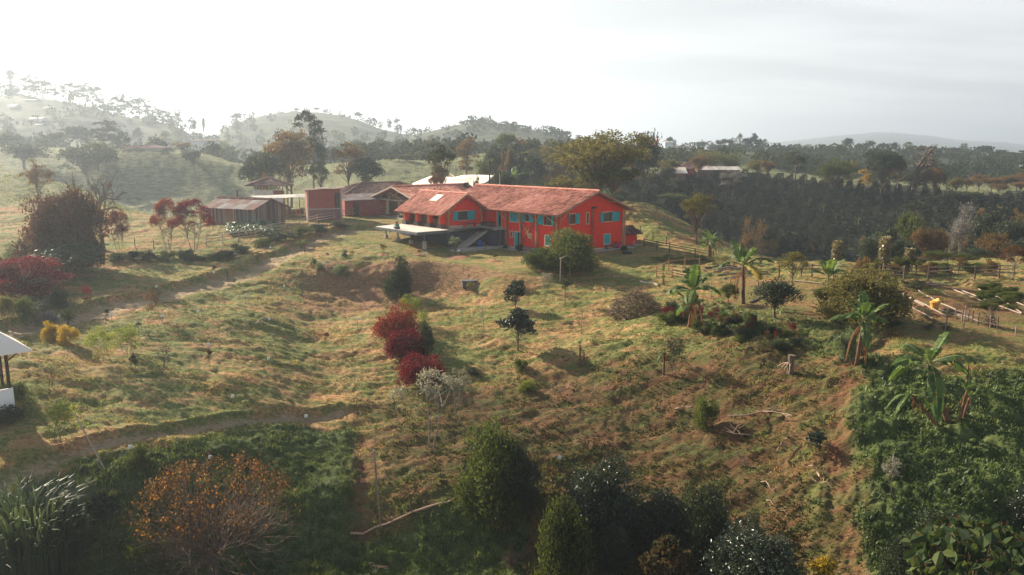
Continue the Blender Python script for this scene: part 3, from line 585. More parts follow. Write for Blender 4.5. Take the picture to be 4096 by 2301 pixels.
    ww = R(wp, 1557, 703, 1706, 838); w = MB(); wall(w, (gL, y0, 2.3), Xg, gR - gL, 0, hw - 2.3, [(ww[0] - gL, ww[1] - gL, ww[2] - 2.3, ww[3] - 2.3)], .2, (gm - gL, rz - 2.3), (0, 1, 0)); w.build('wing_end_wall', M['red'], FH)
    w = MB(); wall(w, (gL + 2.6, y0 + .2, 2.3), Yl, y1 - y0 - .2, 0, hw + .6 - 2.3, [(1.8, 3.0, .3, 2.3), (4.6, 6.2, 1.0, 2.1)], .2, None, (1, 0, 0)); wall(w, (gL, y1, 2.3), Xg, gR - gL, 0, hw - 2.3, [], .2, (gm - gL, rz - 2.4), (0, -1, 0)); w.build('porch_wall', M['tan'], FH)
    w = MB(); wall(w, (gR, y0 + .2, 2.3), Yl, y1 - y0 - .4, 0, hw - 2.3, [], .15, None, (-1, 0, 0)); w.build('wing_side_wall', M['red'], FH)
    w = MB(); w.box(gL, gL + 2.62, y0 + .2, y0 + .35, 2.6, hw); w.build('porch_return_wall', M['tan'], FH)
    q = MB(); q.box(gL + 1.0, gR, y0 - .03, y0 - .005, 2.6, 2.82); q.build('skirting', M['cream'], FH)
    window(FH, (0, y0, 0), Xg, nG, ww, [sh(wp, 1706, 1800, 770), sh(wp, 1487, 1555, 770)])
    eL, eR = -7.95, .35; s2 = (rz - hw) / (gm - gL); zL = rz - (gm - eL) * s2 + .1; zR = rz - (eR - gm) * s2 + .1; zr2 = rz + .12; f0 = y0 - 1.15; f1 = y1 + .4
    r = MB(); tiles(r, (eL, f0, zL), (eL, f1, zL), (gm, f1, zr2), (gm, f0, zr2), seed=8); tiles(r, (eR, f0, zR), (eR, f1, zR), (gm, f1, zr2), (gm, f0, zr2), seed=9); rf = r.build('wing_roof', M['tile'], FH)
    c = MB(); ridgecap(c, (gm, f0, zr2 + .06), (gm, f1, zr2 + .06), seed=5); c.build('ridge_tile', M['tile'], rf)
    c = MB(); c.beam((eL, f0 + .03, zL - .08), (gm, f0 + .03, zr2 - .08), .06, .15, .4); c.beam((eR, f0 + .03, zR - .08), (gm, f0 + .03, zr2 - .08), .06, .15, .4); c.build('verge_board', M['bamboo'], rf)
    a = ong(*c1(1245, 505), gm - 1.4); q = MB(); zz = lambda g: rz - (gm - g) * s2 + .24
    q.hexa([(gm - 1.9, a[0] - .8, zz(gm - 1.9)), (gm - .7, a[0] - .8, zz(gm - .7)), (gm - .7, a[0] + .8, zz(gm - .7)), (gm - 1.9, a[0] + .8, zz(gm - 1.9))] + [(gm - 1.9, a[0] - .8, zz(gm - 1.9) + .04), (gm - .7, a[0] - .8, zz(gm - .7) + .04), (gm - .7, a[0] + .8, zz(gm - .7) + .04), (gm - 1.9, a[0] + .8, zz(gm - 1.9) + .04)]); q.build('skylight', M['fabric'], rf)
    for (gg, dz) in ((gL + .2, hw), (gm, rz), (gR - .2, hw)):
        q = MB(); pole(q, (gg, f0 + .1, dz - .08), (gg, y0 + .1, dz - .08), .07, False); pole(q, (gg, f0 + .1, dz + .04), (gg, y0 + .1, dz + .04), .055, False); q.build('purlin', M['bamboo'], rf)
    for p, q_ in (((gL + .35, y0 - .1, 3.9), (gL + 1.5, y0 - .7, hw + .45)), ((gR - .35, y0 - .1, 3.7), (gR - 1.0, y0 - .7, hw + .35)), ((gm - .2, y0 - .08, 5.6), (gm, y0 - .7, rz - .15))):
        q = MB(); pole(q, p, q_, .04, False); q.build('strut', M['bamboo'], FH)
    for g in (gL + .3, gL + .75, gR - .35, gR - .05): q = MB(); pole(q, (g, y0 - .11, 2.6), (g, y0 - .11, hw), .06); q.build('post', M['bamboo'], FH)
    # porch pillars on stacked stone
    for l in (13.75, 16.3, 19.1, 21.9):
        q = MB(); q.box(-7.25, -6.7, l - .28, l + .28, 3.05, 4.62); p = q.build('pillar', M['red'], FH)
        s = MB(); s.box(-7.4, -6.55, l - .45, l + .45, 2.6, 3.1); s.build('stone_base', M['stone'], p)
        s = MB(); pole(s, (-7.32, l - .1, 3.1), (-7.32, l - .1, 4.55), .05); pole(s, (-7.32, l + .14, 3.1), (-7.32, l + .14, 4.55), .05); s.build('cane_facing', M['bamboo_orange'], p)
    for g in (gR + .0, ): q = MB(); q.box(g - .45, g + .4, y0 - .5, y0 - .02, 2.6, 3.1); q.build('stone_base', M['stone'], FH)
    q = MB(); q.box(-.95, -.15, 11.6, 12.3, 2.6, 3.15); q.build('stone_base', M['stone'], FH)
build_farmhouse()
def build_terrace():
    T = thing('terrace', 'raised concrete terrace on dark blue walls and steel pillars beside the red farmhouse', 'terrace', (X0, Y0, 0), -HH)
    s = MB(); P = [(-12.0, 11.7), (-7.4, 11.7), (-7.4, 13.3), (-7.4, 22.2), (-8.2, 22.4), (-11.9, 21.6)]
    s.prism([(g, l, 2.32) for g, l in P], (0, 0, .28)); s.build('slab', M['slab'], T)
    s = MB(); s.prism([(-7.4, 11.7, 2.35), (-1.9, 11.7, 2.35), (-1.9, 9.5, 2.35), (-.02, 9.5, 2.35), (-.02, 23, 2.35), (-7.4, 23, 2.35)], (0, 0, .243)); s.build('porch_floor', M['concrete'], T)
    e = MB(); e.beam((-12.02, 11.66, 2.4), (-11.92, 21.65, 2.4), .08, .3); e.beam((-12, 11.64, 2.4), (-7.3, 11.64, 2.4), .08, .3); e.build('edge_beam', M['metal'], T)
    w = MB(); w.box(-7.5, -1.9, 11.66, 11.95, -.2, 2.34); w.box(-7.5, -7.2, 11.95, 23.0, 0, 2.34); w.build('retaining_wall', M['navy'], T)
    w = MB(); w.box(-2.0, -.16, 9.46, 9.7, -.3, 2.34); w.box(-2.0, -1.75, 9.7, 11.66, -.3, 2.34); w.build('stairwell_wall', M['navy'], T)
    n = 13; y0, y1 = 10.25, 11.55; a, b = -6.3, -2.0; z0, z1 = .3, 2.6
    q = MB()
    for i in range(n):
        g0 = a + (b - a) * i / n; g1_ = a + (b - a) * (i + 1) / n; z = z0 + (z1 - z0) * (i + 1) / n; q.box(g0, g1_ + .02, y0, y1, z - .32, z)
    q.build('staircase', M['concrete'], T)
    q = MB(); q.box(-7.3, .0, 8.9, 11.6, -.3, .36); q.box(-8.2, -7.35, 9.6, 10.8, -.3, .25); q.build('yard_paving', M['concrete'], T)
    for l in (12.3, 15.3, 18.3, 21.2):
        x, y = X0 + HG[0] * -10.6 + HL[0] * l, Y0 + HG[1] * -10.6 + HL[1] * l; zg = g1(x, y)
        q = MB(); q.tube([(-10.6, l, zg + .45), (-10.6, l, 2.33)], .09, 8); p = q.build('pillar', M['metal'], T); q = MB(); q.box(-10.8, -10.4, l - .2, l + .2, zg - .3, zg + (.95 if l < 13 else .45)); q.build('footing', M['concrete'], p)
        q = MB(); q.beam((-11.9, l, 2.22), (-7.5, l, 2.22), .12, .18); q.build('joist', M['metal'], T)
build_terrace()
def house_pt(g, l, z=0): return np.array([X0, Y0, 0]) + HG * g + HL * l + np.array([0, 0, z])
def build_barn():
    B = thing('open_barn', 'open-fronted bamboo framed barn with red tiled gable roof behind the terrace', 'barn', (X0, Y0, 0), -HH)
    lr, ll, lR, g0, g1_ = 33.7, 42.3, 25.2, -2.0, 12.4; zr, ze = 7.05, 4.62
    r = MB(); tiles(r, (g0, ll, ze), (g1_, ll, ze), (g1_, lr, zr), (g0, lr, zr), seed=12); tiles(r, (g0, lR, ze), (g1_, lR, ze), (g1_, lr, zr), (g0, lr, zr), seed=13); rf = r.build('roof', M['tile'], B)
    c = MB(); ridgecap(c, (g0, lr, zr + .06), (g1_, lr, zr + .06)); c.build('ridge_tile', M['tile'], rf)
    c = MB(); c.beam((g0, ll, ze - .05), (g0, lr, zr - .05), .07, .2, .9); c.beam((g0, lR, ze - .05), (g0, lr, zr - .05), .07, .2, .9); c.build('verge_board', M['bamboo_pale'], rf)
    for l in (41.3, 40.7, 36.7, 36.3, 33.3, 32.9, 29.5, 26.0):
        zt = zr - abs(l - lr) * (zr - ze) / 8.6 - .1; q = MB(); pole(q, (-1, l, 2.0), (-1, l, min(zt, 5.0)), .1); q.build('post', M['bamboo_pale'], B)
    for l in (36.5, 33.1): q = MB(); q.box(-1.35, -.65, l - .4, l + .4, 2.0, 2.75); q.build('stone_base', M['stone'], B)
    q = MB(); q.beam((-1, 26, 4.95), (-1, 41.4, 4.95), .12, .16, .8); q.build('tie_beam', M['bamboo_pale'], B)
    for a, b in (((-1.02, 38.2, 4.9), (-1.02, 38.2, 5.7)), ((-1.02, 36.0, 4.9), (-1.02, 36, 6.3)), ((-1.02, 33.7, 4.9), (-1.02, 33.7, 6.9)), ((-1.02, 31.4, 4.9), (-1.02, 31.4, 6.3)), ((-1.1, 36.4, 5.0), (-1.1, 32.2, 6.5)), ((-1.15, 36.3, 6.35), (-1.15, 31.8, 5.0))):
        q = MB(); pole(q, a, b, .07, False); q.build('truss_pole', M['bamboo_pale'], B)
    w = MB(); wall(w, (1.6, 34.4, 2.0), Yl, 6.8, 0, 2.7, [], .15, None, (1, 0, 0)); w.build('inner_wall', M['tan'], B)
    w = MB(); wall(w, (9.5, 25.4, 2.0), Yl, 16.6, 0, 2.9, [], .15, None, (1, 0, 0)); wall(w, (-.8, 41.8, 2.0), Xg, 10, 0, 2.6, [], .15, None, (0, -1, 0)); w.build('rear_wall', M['wood_dark'], B)
    for z in (2.95, 3.35, 3.75): q = MB(); pole(q, (-1.08, 36.8, z), (-1.08, 40.7, z), .05, False); q.build('rail', M['bamboo_pale'], B)
    for z in (2.95, 3.4): q = MB(); pole(q, (-1.08, 29.6, z), (-1.08, 32.9, z), .05, False); q.build('rail', M['bamboo_pale'], B)
    f = MB(); f.box(-1.5, 9.5, 25.2, 42, 1.6, 2.44); f.build('floor', M['concrete'], B)
    q = MB(); q.box(-.6, .3, 36.0, 38.4, 4.98, 5.2); q.build('stored_boards', M['wood'], B)
build_barn()
def build_yard_things():
    H = lambda g, l, z: house_pt(g, l, z)
    def at(name, label, cat, g, l, z, rz=0): return thing(name, label, cat, H(g, l, z), -HH + rz)
    a = onl(*c2(1592, 1250), -.5)[0]; t = at('bench', 'small raw wood stool bench against the red end wall', 'bench', a, -.55, .12)
    m = MB(); m.box(-.9, .9, -.22, .22, .44, .5); m.build('seat', M['wood'], t)
    for s in (-.8, .75): m = MB(); m.box(s, s + .08, -.2, .2, 0, .44); m.build('leg', M['wood'], t)
    a = onl(*c2(1698, 1235), -.5)[0]; t = at('laundry_basket', 'magenta plastic tub beside the red end wall', 'tub', a, -.55, .12)
    m = MB(); m.tube([(0, 0, 0), (0, 0, .72)], [.3, .38], 12); m.build('body', M['magenta'], t); m = MB(); m.tube([(0, 0, .70), (0, 0, .78)], [.42, .42], 12); m.build('rim', M['magenta'], t)
    l0 = ong(*c2(402, 1258), -.5)[0]; t = at('bench', 'low blue wooden bench under the crossed bamboo braces', 'bench', -.5, l0, .05)
    m = MB(); m.box(-.2, .2, -1.5, 1.5, .42, .48); m.build('seat', M['teal'], t)
    for s in (-1.3, 1.2): m = MB(); m.box(-.18, .18, s, s + .08, 0, .42); m.build('leg', M['teal'], t)
    a = onl(*c1(1730, 900), 13.2)[0]; t = at('bench', 'dark red bench below the wing window on the terrace', 'bench', a, 13.2, 2.6)
    m = MB(); m.box(-1.0, 1.0, -.2, .2, .42, .48); m.build('seat', M['wood_dark'], t)
    for s in (-.9, .8): m = MB(); m.box(s, s + .1, -.18, .18, 0, .42); m.build('leg', M['red_dark'], t)
    P = atz(*c2(1840, 1325), .0); t = thing('tyre', 'black tyre lying flat on the yard in front of the outhouse', 'tyre', (P[0], P[1], g1(P[0], P[1])))
    m = MB(); an = np.linspace(0, 2 * PI, 19); m.tube([(.42 * math.cos(q) * 1.2, .42 * math.sin(q), .14) for q in an], .14, 8, cap=False); m.build('tread', M['rubber'], t)
    t = at('paving_strip', 'pale concrete strip along the foot of the red end wall', 'paving', 0, 0, 0); m = MB(); m.box(-1.2, 12.8, -1.3, -.04, -.35, .12); m.box(-1.3, -.04, -1.3, 8.8, -.35, .1); m.build('slab', M['concrete'], t)
    # outhouse
    o = MB(); q0 = onl(*c2(1805, 1235), .6); q1 = onl(*c2(2065, 1235), .6)
    gx0, gx1 = 12.2, 15.6; S = at('outhouse', 'small red outhouse with a mossy clay tile roof beside the end wall', 'outhouse', 0, 0, 0)
    m = MB(); wall(m, (gx0, 1.0, -.9), Xg, gx1 - gx0, 0, 2.45, [], .15, None, (0, 1, 0)); wall(m, (gx1, 1.15, -.9), Yl, 2.0, 0, 2.45, [], .15, None, (-1, 0, 0)); wall(m, (gx0, 1.15, -.9), Yl, 2.0, 0, 2.45, [], .15, None, (1, 0, 0)); m.build('wall', M['red_dark'], S)
    m = MB(); tiles(m, (gx0 - .3, .4, 1.55), (gx1 + .6, .4, 1.45), (gx1 + .1, 2.0, 2.45), (gx0 + .1, 2.0, 2.5), w=.33, h=.45, amp=.09, seed=21, jit=3); tiles(m, (gx0 - .3, 3.6, 1.55), (gx1 + .6, 3.6, 1.45), (gx1 + .1, 2.0, 2.45), (gx0 + .1, 2.0, 2.5), w=.33, h=.45, amp=.09, seed=22, jit=3); m.build('roof', M['tile_old'], S)
    t = at('stone_sink', 'pale stone washing sink in front of the outhouse', 'sink', 14.6, .1, -.45)
    m = MB(); m.box(-.75, .75, -.4, -.3, 0, .62); m.box(-.75, .75, .3, .4, 0, .62); m.box(-.75, -.65, -.3, .3, 0, .62); m.box(.65, .75, -.3, .3, 0, .62); m.box(-.65, .65, -.3, .3, 0, .4); m.build('basin', M['concrete'], t); m = MB(); m.tube([(-.2, .38, .6), (-.2, .38, 1.05), (-.2, .1, 1.05)], .03, 6); m.build('tap', M['white'], t)
    # tools and barrels under the stairs
    for k, (g, l, mt, lb) in enumerate(((-3.6, 11.2, 'blue', 'blue plastic barrel under the terrace stairs'), (-3.0, 11.3, 'metal', 'grey bucket under the terrace stairs, next to the blue barrel'))):
        t = at('barrel' if k == 0 else 'bucket', lb, 'barrel' if k == 0 else 'bucket', g, l - .9, .36); m = MB(); m.tube([(0, 0, 0), (0, 0, .35), (0, 0, .75 - .3 * k)], [.26, .3, .26], 12); m.build('body', M[mt], t); m = MB(); m.tube([(0, 0, .76 - .3 * k), (0, 0, .8 - .3 * k)], [.27, .27], 12); m.build('lid', M[mt], t)
    t = at('broom', 'long handled broom leaning on the dark blue stairwell wall', 'broom', -1.2, 9.3, .35); m = MB(); m.tube([(0, 0, 0), (.3, .1, 1.9)], .02, 5); m.build('handle', M['bamboo_pale'], t); m = MB(); m.beam((-.2, 0, .03), (.2, 0, .03), .06, .12); m.build('head', M['bamboo_pale'], t)
build_yard_things()
# ------------------------------------------------------------------ people
def person(label, pts, head, matbody, shirt, loc_, rz, hair='hair', trousers='denim'):
    """pts: name->(x,y,z,r) joints; body grown with the Skin modifier from the pelvis"""
    t = thing('person', label, 'person', loc_, rz)
    names = list(pts); idx = {n: i for i, n in enumerate(names)}
    E = [('pelvis','waist'),('waist','chest'),('chest','neck'),('neck','headb'),('headb','headm'),('headm','headt'),('chest','shL'),('shL','elL'),('elL','wrL'),('wrL','haL'),('chest','shR'),('shR','elR'),('elR','wrR'),('wrR','haR'),('pelvis','hiL'),('hiL','knL'),('knL','anL'),('anL','toL'),('pelvis','hiR'),('hiR','knR'),('knR','anR'),('anR','toR')]
    def grow(nm, keep, mat, grow_=1.0, parent=t):
        ns = [n for n in names if n in keep]; ix = {n: i for i, n in enumerate(ns)}; me = bpy.data.meshes.new(nm); me.from_pydata([pts[n][:3] for n in ns], [(ix[a], ix[b]) for a, b in E if a in ix and b in ix], [])
        o = bpy.data.objects.new(nm, me); COL.objects.link(o); o.parent = parent; me.materials.append(mat)
        md = o.modifiers.new('skin', 'SKIN'); 
        if not me.skin_vertices: pass
        sv = me.skin_vertices[0].data if me.skin_vertices else None
        if sv is None:
            bpy.context.view_layer.objects.active = o; bpy.ops.mesh.customdata_skin_add(); sv = me.skin_vertices[0].data
        for n in ns: r = pts[n][3] * grow_; sv[ix[n]].radius = (r, r)
        sv[0].use_root = True; sb = o.modifiers.new('sub', 'SUBSURF'); sb.levels = 2; sb.render_levels = 2; md.use_smooth_shade = True; return o
    grow('body', set(names), matbody)
    grow('shirt', {'pelvis','waist','chest','shL','elL','shR','elR'}, shirt, 1.16); grow('trousers', {'pelvis','hiL','knL','anL','hiR','knR','anR'}, M[trousers], 1.17)
    h = pts['headm']; m = MB(); a = np.linspace(0, 2 * PI, 10, endpoint=False); ph = np.linspace(.15, 1.65, 6); A = np.array([[(h[0] + .112 * math.sin(p) * math.cos(q), h[1] + .015 + .118 * math.sin(p) * math.sin(q), h[2] + .03 + .125 * math.cos(p)) for q in np.append(a, 0)] for p in ph]); m.grid(A); m.build('hair', M[hair], t, True)
    f = MB(); f.tube([(h[0], h[1] - .08, h[2] + .02), (h[0], h[1] - .118, h[2] - .025)], [.012, .02], 5); f.build('nose', M['skin'], t)
    for s in (-1, 1): f = MB(); f.tube([(h[0] + s * .095, h[1], h[2] + .03), (h[0] + s * .108, h[1] + .01, h[2] - .03)], [.012, .01], 5); f.build('ear', M['skin'], t)
    return t
def sitting(lean=.0, armz=.42):
    P = {'pelvis': (0, 0, .13, .15), 'waist': (0, -.03 - lean * .3, .33, .125), 'chest': (0, -.05 - lean, .52, .15), 'neck': (0, -.07 - lean * 1.2, .68, .055), 'headb': (0, -.09 - lean * 1.4, .74, .065), 'headm': (0, -.1 - lean * 1.5, .82, .088), 'headt': (0, -.09 - lean * 1.5, .92, .07)}
    for s, n in ((-1, 'L'), (1, 'R')):
        P['sh' + n] = (s * .17, -.05 - lean, .60, .062); P['el' + n] = (s * .27, -.15 - lean, .36, .045); P['wr' + n] = (s * .14, -.36, .30, .032); P['ha' + n] = (s * .08, -.43, .29, .035)
        P['hi' + n] = (s * .1, -.04, .12, .10); P['kn' + n] = (s * .33, -.38, .2, .07); P['an' + n] = (s * -.02, -.46 - .08 * s, .08, .045); P['to' + n] = (s * -.14, -.5 - .08 * s, .06, .035)
    return P
p1 = ong(*c1(628, 955), -11.6); p2 = ong(*c1(686, 958), -11.6)
person('person in a white shirt sitting cross-legged on the terrace edge, head bowed', sitting(.14), None, M['skin'], M['shirt_white'], house_pt(-11.45, loc(atz(*c1(628, 962), 2.6))[0], 2.6), -HH - .8)
person('person in a green shirt sitting cross-legged on the terrace edge', sitting(.05), None, M['skin'], M['shirt_green'], house_pt(-11.45, loc(atz(*c1(686, 962), 2.6))[0], 2.6), -HH - 1.1)
# ------------------------------------------------------------------ plant prototypes
class LB(MB):
    oval = False
    def leaves(s, C, A, L, asp, tint, r, fold=.18):
        """pointed leaves: centres C, long axes A, lengths L"""
        n = len(C)
        if n == 0: return s
        A = A / (np.linalg.norm(A, axis=1)[:, None] + 1e-9); q = r.normal(size=(n, 3)); B = np.cross(A, q); B /= np.linalg.norm(B, axis=1)[:, None] + 1e-9
        N_ = np.cross(A, B); L = np.broadcast_to(L, (n,))[:, None]; W = L * asp
        if s.oval:
            P = np.stack([C - A*L*.5, C - A*L*.22 + B*W*.42 + N_*L*fold, C + A*L*.12 + B*W*.5 + N_*L*fold, C + A*L*.5 - N_*L*.1, C + A*L*.12 - B*W*.5 + N_*L*fold, C - A*L*.22 - B*W*.42 + N_*L*fold], 1)
            i = np.arange(n)[:, None] * 6; F = np.concatenate([i + np.array([[0, 1, 2, 3]]), i + np.array([[0, 3, 4, 5]])]); return s.add(P.reshape(-1, 3), F, t=np.repeat(tint, 6))
        P = np.stack([C - A * L / 2, C + B * W / 2 + N_ * L * fold, C + A * L / 2, C - B * W / 2 + N_ * L * fold], 1)
        i = np.arange(n)[:, None] * 4; F = i + np.array([[0, 1, 2, 3]]); return s.add(P.reshape(-1, 3), F, t=np.repeat(tint, 4))
def sph(n, r):
    d = r.normal(size=(n, 3)); return d / np.linalg.norm(d, axis=1)[:, None]
def clump_leaves(b, centers, rad, n, leaf, asp, r, up=.25, low=-.55, dens=.5, jit=.16):
    centers = np.asarray(centers, float); rad = np.asarray(rad, float).reshape(len(centers), -1); rad = np.broadcast_to(rad, (len(centers), 3)) if rad.shape[1] != 3 else rad
    w = (rad[:, 0] * rad[:, 1]) ** 1.0; w /= w.sum(); k = r.choice(len(centers), n, p=w); d = sph(n, r); d[:, 2] = np.where(d[:, 2] < low, -d[:, 2] * .6, d[:, 2])
    rr = dens + (1 - dens) * r.random(n) ** .7; rr *= 1 + r.normal(0, jit, n); C = centers[k] + d * rad[k] * rr[:, None]
    A = d * .6 + r.normal(size=(n, 3)) * .6; A[:, 2] += up; ct = r.random(len(centers)) * .5
    t = np.clip(ct[k] * .55 + r.random(n) * .55 + .08, 0, 1); b.leaves(C, A, leaf * (.6 + .8 * r.random(n)), asp, t, r)
def curve(a, b, bend, r, n=5):
    a = np.array(a, float); b = np.array(b, float); t = np.linspace(0, 1, n)[:, None]; m = (a + b) / 2 + r.normal(size=3) * bend; m[2] -= bend * .4
    return a * (1 - t) ** 2 + 2 * m * t * (1 - t) + b * t ** 2
def mk_tree(H, W, tf, nc, shape, cr, n, leaf, asp=.5, tr=.03, seed=0, low=-.55, limbs=True, up=.2, dens=.5, lean=.0, prof=None, multi=1):
    r = np.random.default_rng(seed); C = []; R = []; ch = H * (1 - tf)
    for i in range(nc):
        if shape == 'ell':
            d = sph(1, r)[0]; d[2] = abs(d[2]) * 1.0 if r.random() < .68 else d[2]; q = r.uniform(.35, .98)
            c = np.array([d[0] * (W/2 - cr * .6) * q, d[1] * (W/2 - cr * .6) * q, H * tf + ch * .5 + d[2] * (ch / 2 - cr * .5) * q]); s = cr * r.uniform(.65, 1.2)
            R.append((s, s, s * .8))
        elif shape == 'bush':
            d = sph(1, r)[0]; q = r.uniform(.45, 1.0); c = np.array([d[0] * (W/2 - cr * .6) * q, d[1] * (W/2 - cr * .6) * q, cr * .55 + abs(d[2]) * (H - 1.35 * cr) * q]); s = cr * r.uniform(.7, 1.2); R.append((s, s, s * .85))
        elif shape == 'dome':
            a = r.random() * 2 * PI; q = math.sqrt(r.random()); c = np.array([math.cos(a) * q * W * .45, math.sin(a) * q * W * .45, H - cr * .4 - (q ** 2) * ch * .62]); s = cr * r.uniform(.7, 1.2); R.append((s, s, s * .6))
        elif shape == 'col':
            z = r.random(); pr = prof(z) if prof else 1; a = r.random() * 2 * PI; q = math.sqrt(r.random()); c = np.array([math.cos(a) * q * (W/2) * pr * .8, math.sin(a) * q * (W/2) * pr * .8, H * tf + ch * z * .96]); s = cr * r.uniform(.6, 1.2) * (.45 + .55 * pr); R.append((s, s, s * .8))
        C.append(c)
    b = LB(); clump_leaves(b, C, R, n, leaf, asp, r, up, low, dens); t = MB(); top = H * (tf + (1 - tf) * (.35 if shape != 'col' else .92)); base = np.array([0., 0, -.3])
    mids = []
    for m in range(multi):
        off = np.array([math.cos(m * 2.4), math.sin(m * 2.4), 0]) * (W * .12 if multi > 1 else 0); P = curve(base + off * .3, np.array([lean * H + off[0] * 2, off[1] * 2, top]), H * .02, r, 7); mids.append(P)
        t.tube(P, np.linspace(H * tr, H * tr * .35, 7) / (1 + .35 * (multi - 1)), 7, t=.5)
    if limbs:
        for c in C:
            P0 = mids[r.integers(multi)]; k = r.uniform(.45, .98); j = min(int(k * 6), 5); a = P0[j] * (1 - (k * 6 - j)) + P0[j+1] * (k * 6 - j)
            if a[2] > c[2] - .03 * H: a = P0[min(3, j)]
            t.tube(curve(a, c, H * .02, r, 5), np.linspace(H * tr * .36, H * tr * .07, 5), 5, t=.5, cap=False)
    return b, t
def grow_bare(H, W, seed, lev=4, tr=.03, nb=4, up=.35):
    r = np.random.default_rng(seed); t = MB(); tips = []
    def br(p, d, L, rad, l):
        d = d / np.linalg.norm(d); q = p + d * L; m = (p + q) / 2 + r.normal(size=3) * L * .07; t.tube([p, m, q], [rad, rad * .8, rad * .58], 5 if l > 1 else 7, t=.5, cap=False); tips.append(q)
        if l >= lev: return
        for k in range(nb if l < 2 else r.integers(2, 4)):
            dd = d + r.normal(size=3) * .62; dd[2] += up * .4; f = r.uniform(.55, 1.0); br(p + (q - p) * f, dd, L * r.uniform(.5, .78), rad * .55, l + 1)
    br(np.array([0, 0, -.3]), np.array([.03, 0, 1.]), H * .36, H * tr, 0)
    V = np.concatenate(t.V); sx = np.percentile(np.abs(V[:, :2]), 98) * 2; sz = V[:, 2].max()
    for v in t.V: v[:, :2] *= W / sx; v[:, 2] *= H / sz
    return t, np.array(tips) * np.array([W / sx, W / sx, H / sz])
PROTO = {}
def V_(*a): return np.array(a, float)
def reg(kind, H, W, parts):
    V = np.concatenate([np.concatenate(b.V) for _, b, _ in parts[:1]]); c = V[:, :2].mean(0); H = float(np.percentile(V[:, 2], 99.4)); W = float(np.percentile(np.hypot(V[:, 0] - c[0], V[:, 1] - c[1]), 95) * 2)
    PROTO.setdefault(kind, []).append((H, W, [(nm, mesh_np(nm, np.concatenate(b.V), np.concatenate(b.F4) if b.F4 else None, np.concatenate(b.F3) if b.F3 else None, np.concatenate(b.T), nm in ('trunk', 'branches')), mt) for nm, b, mt in parts]))
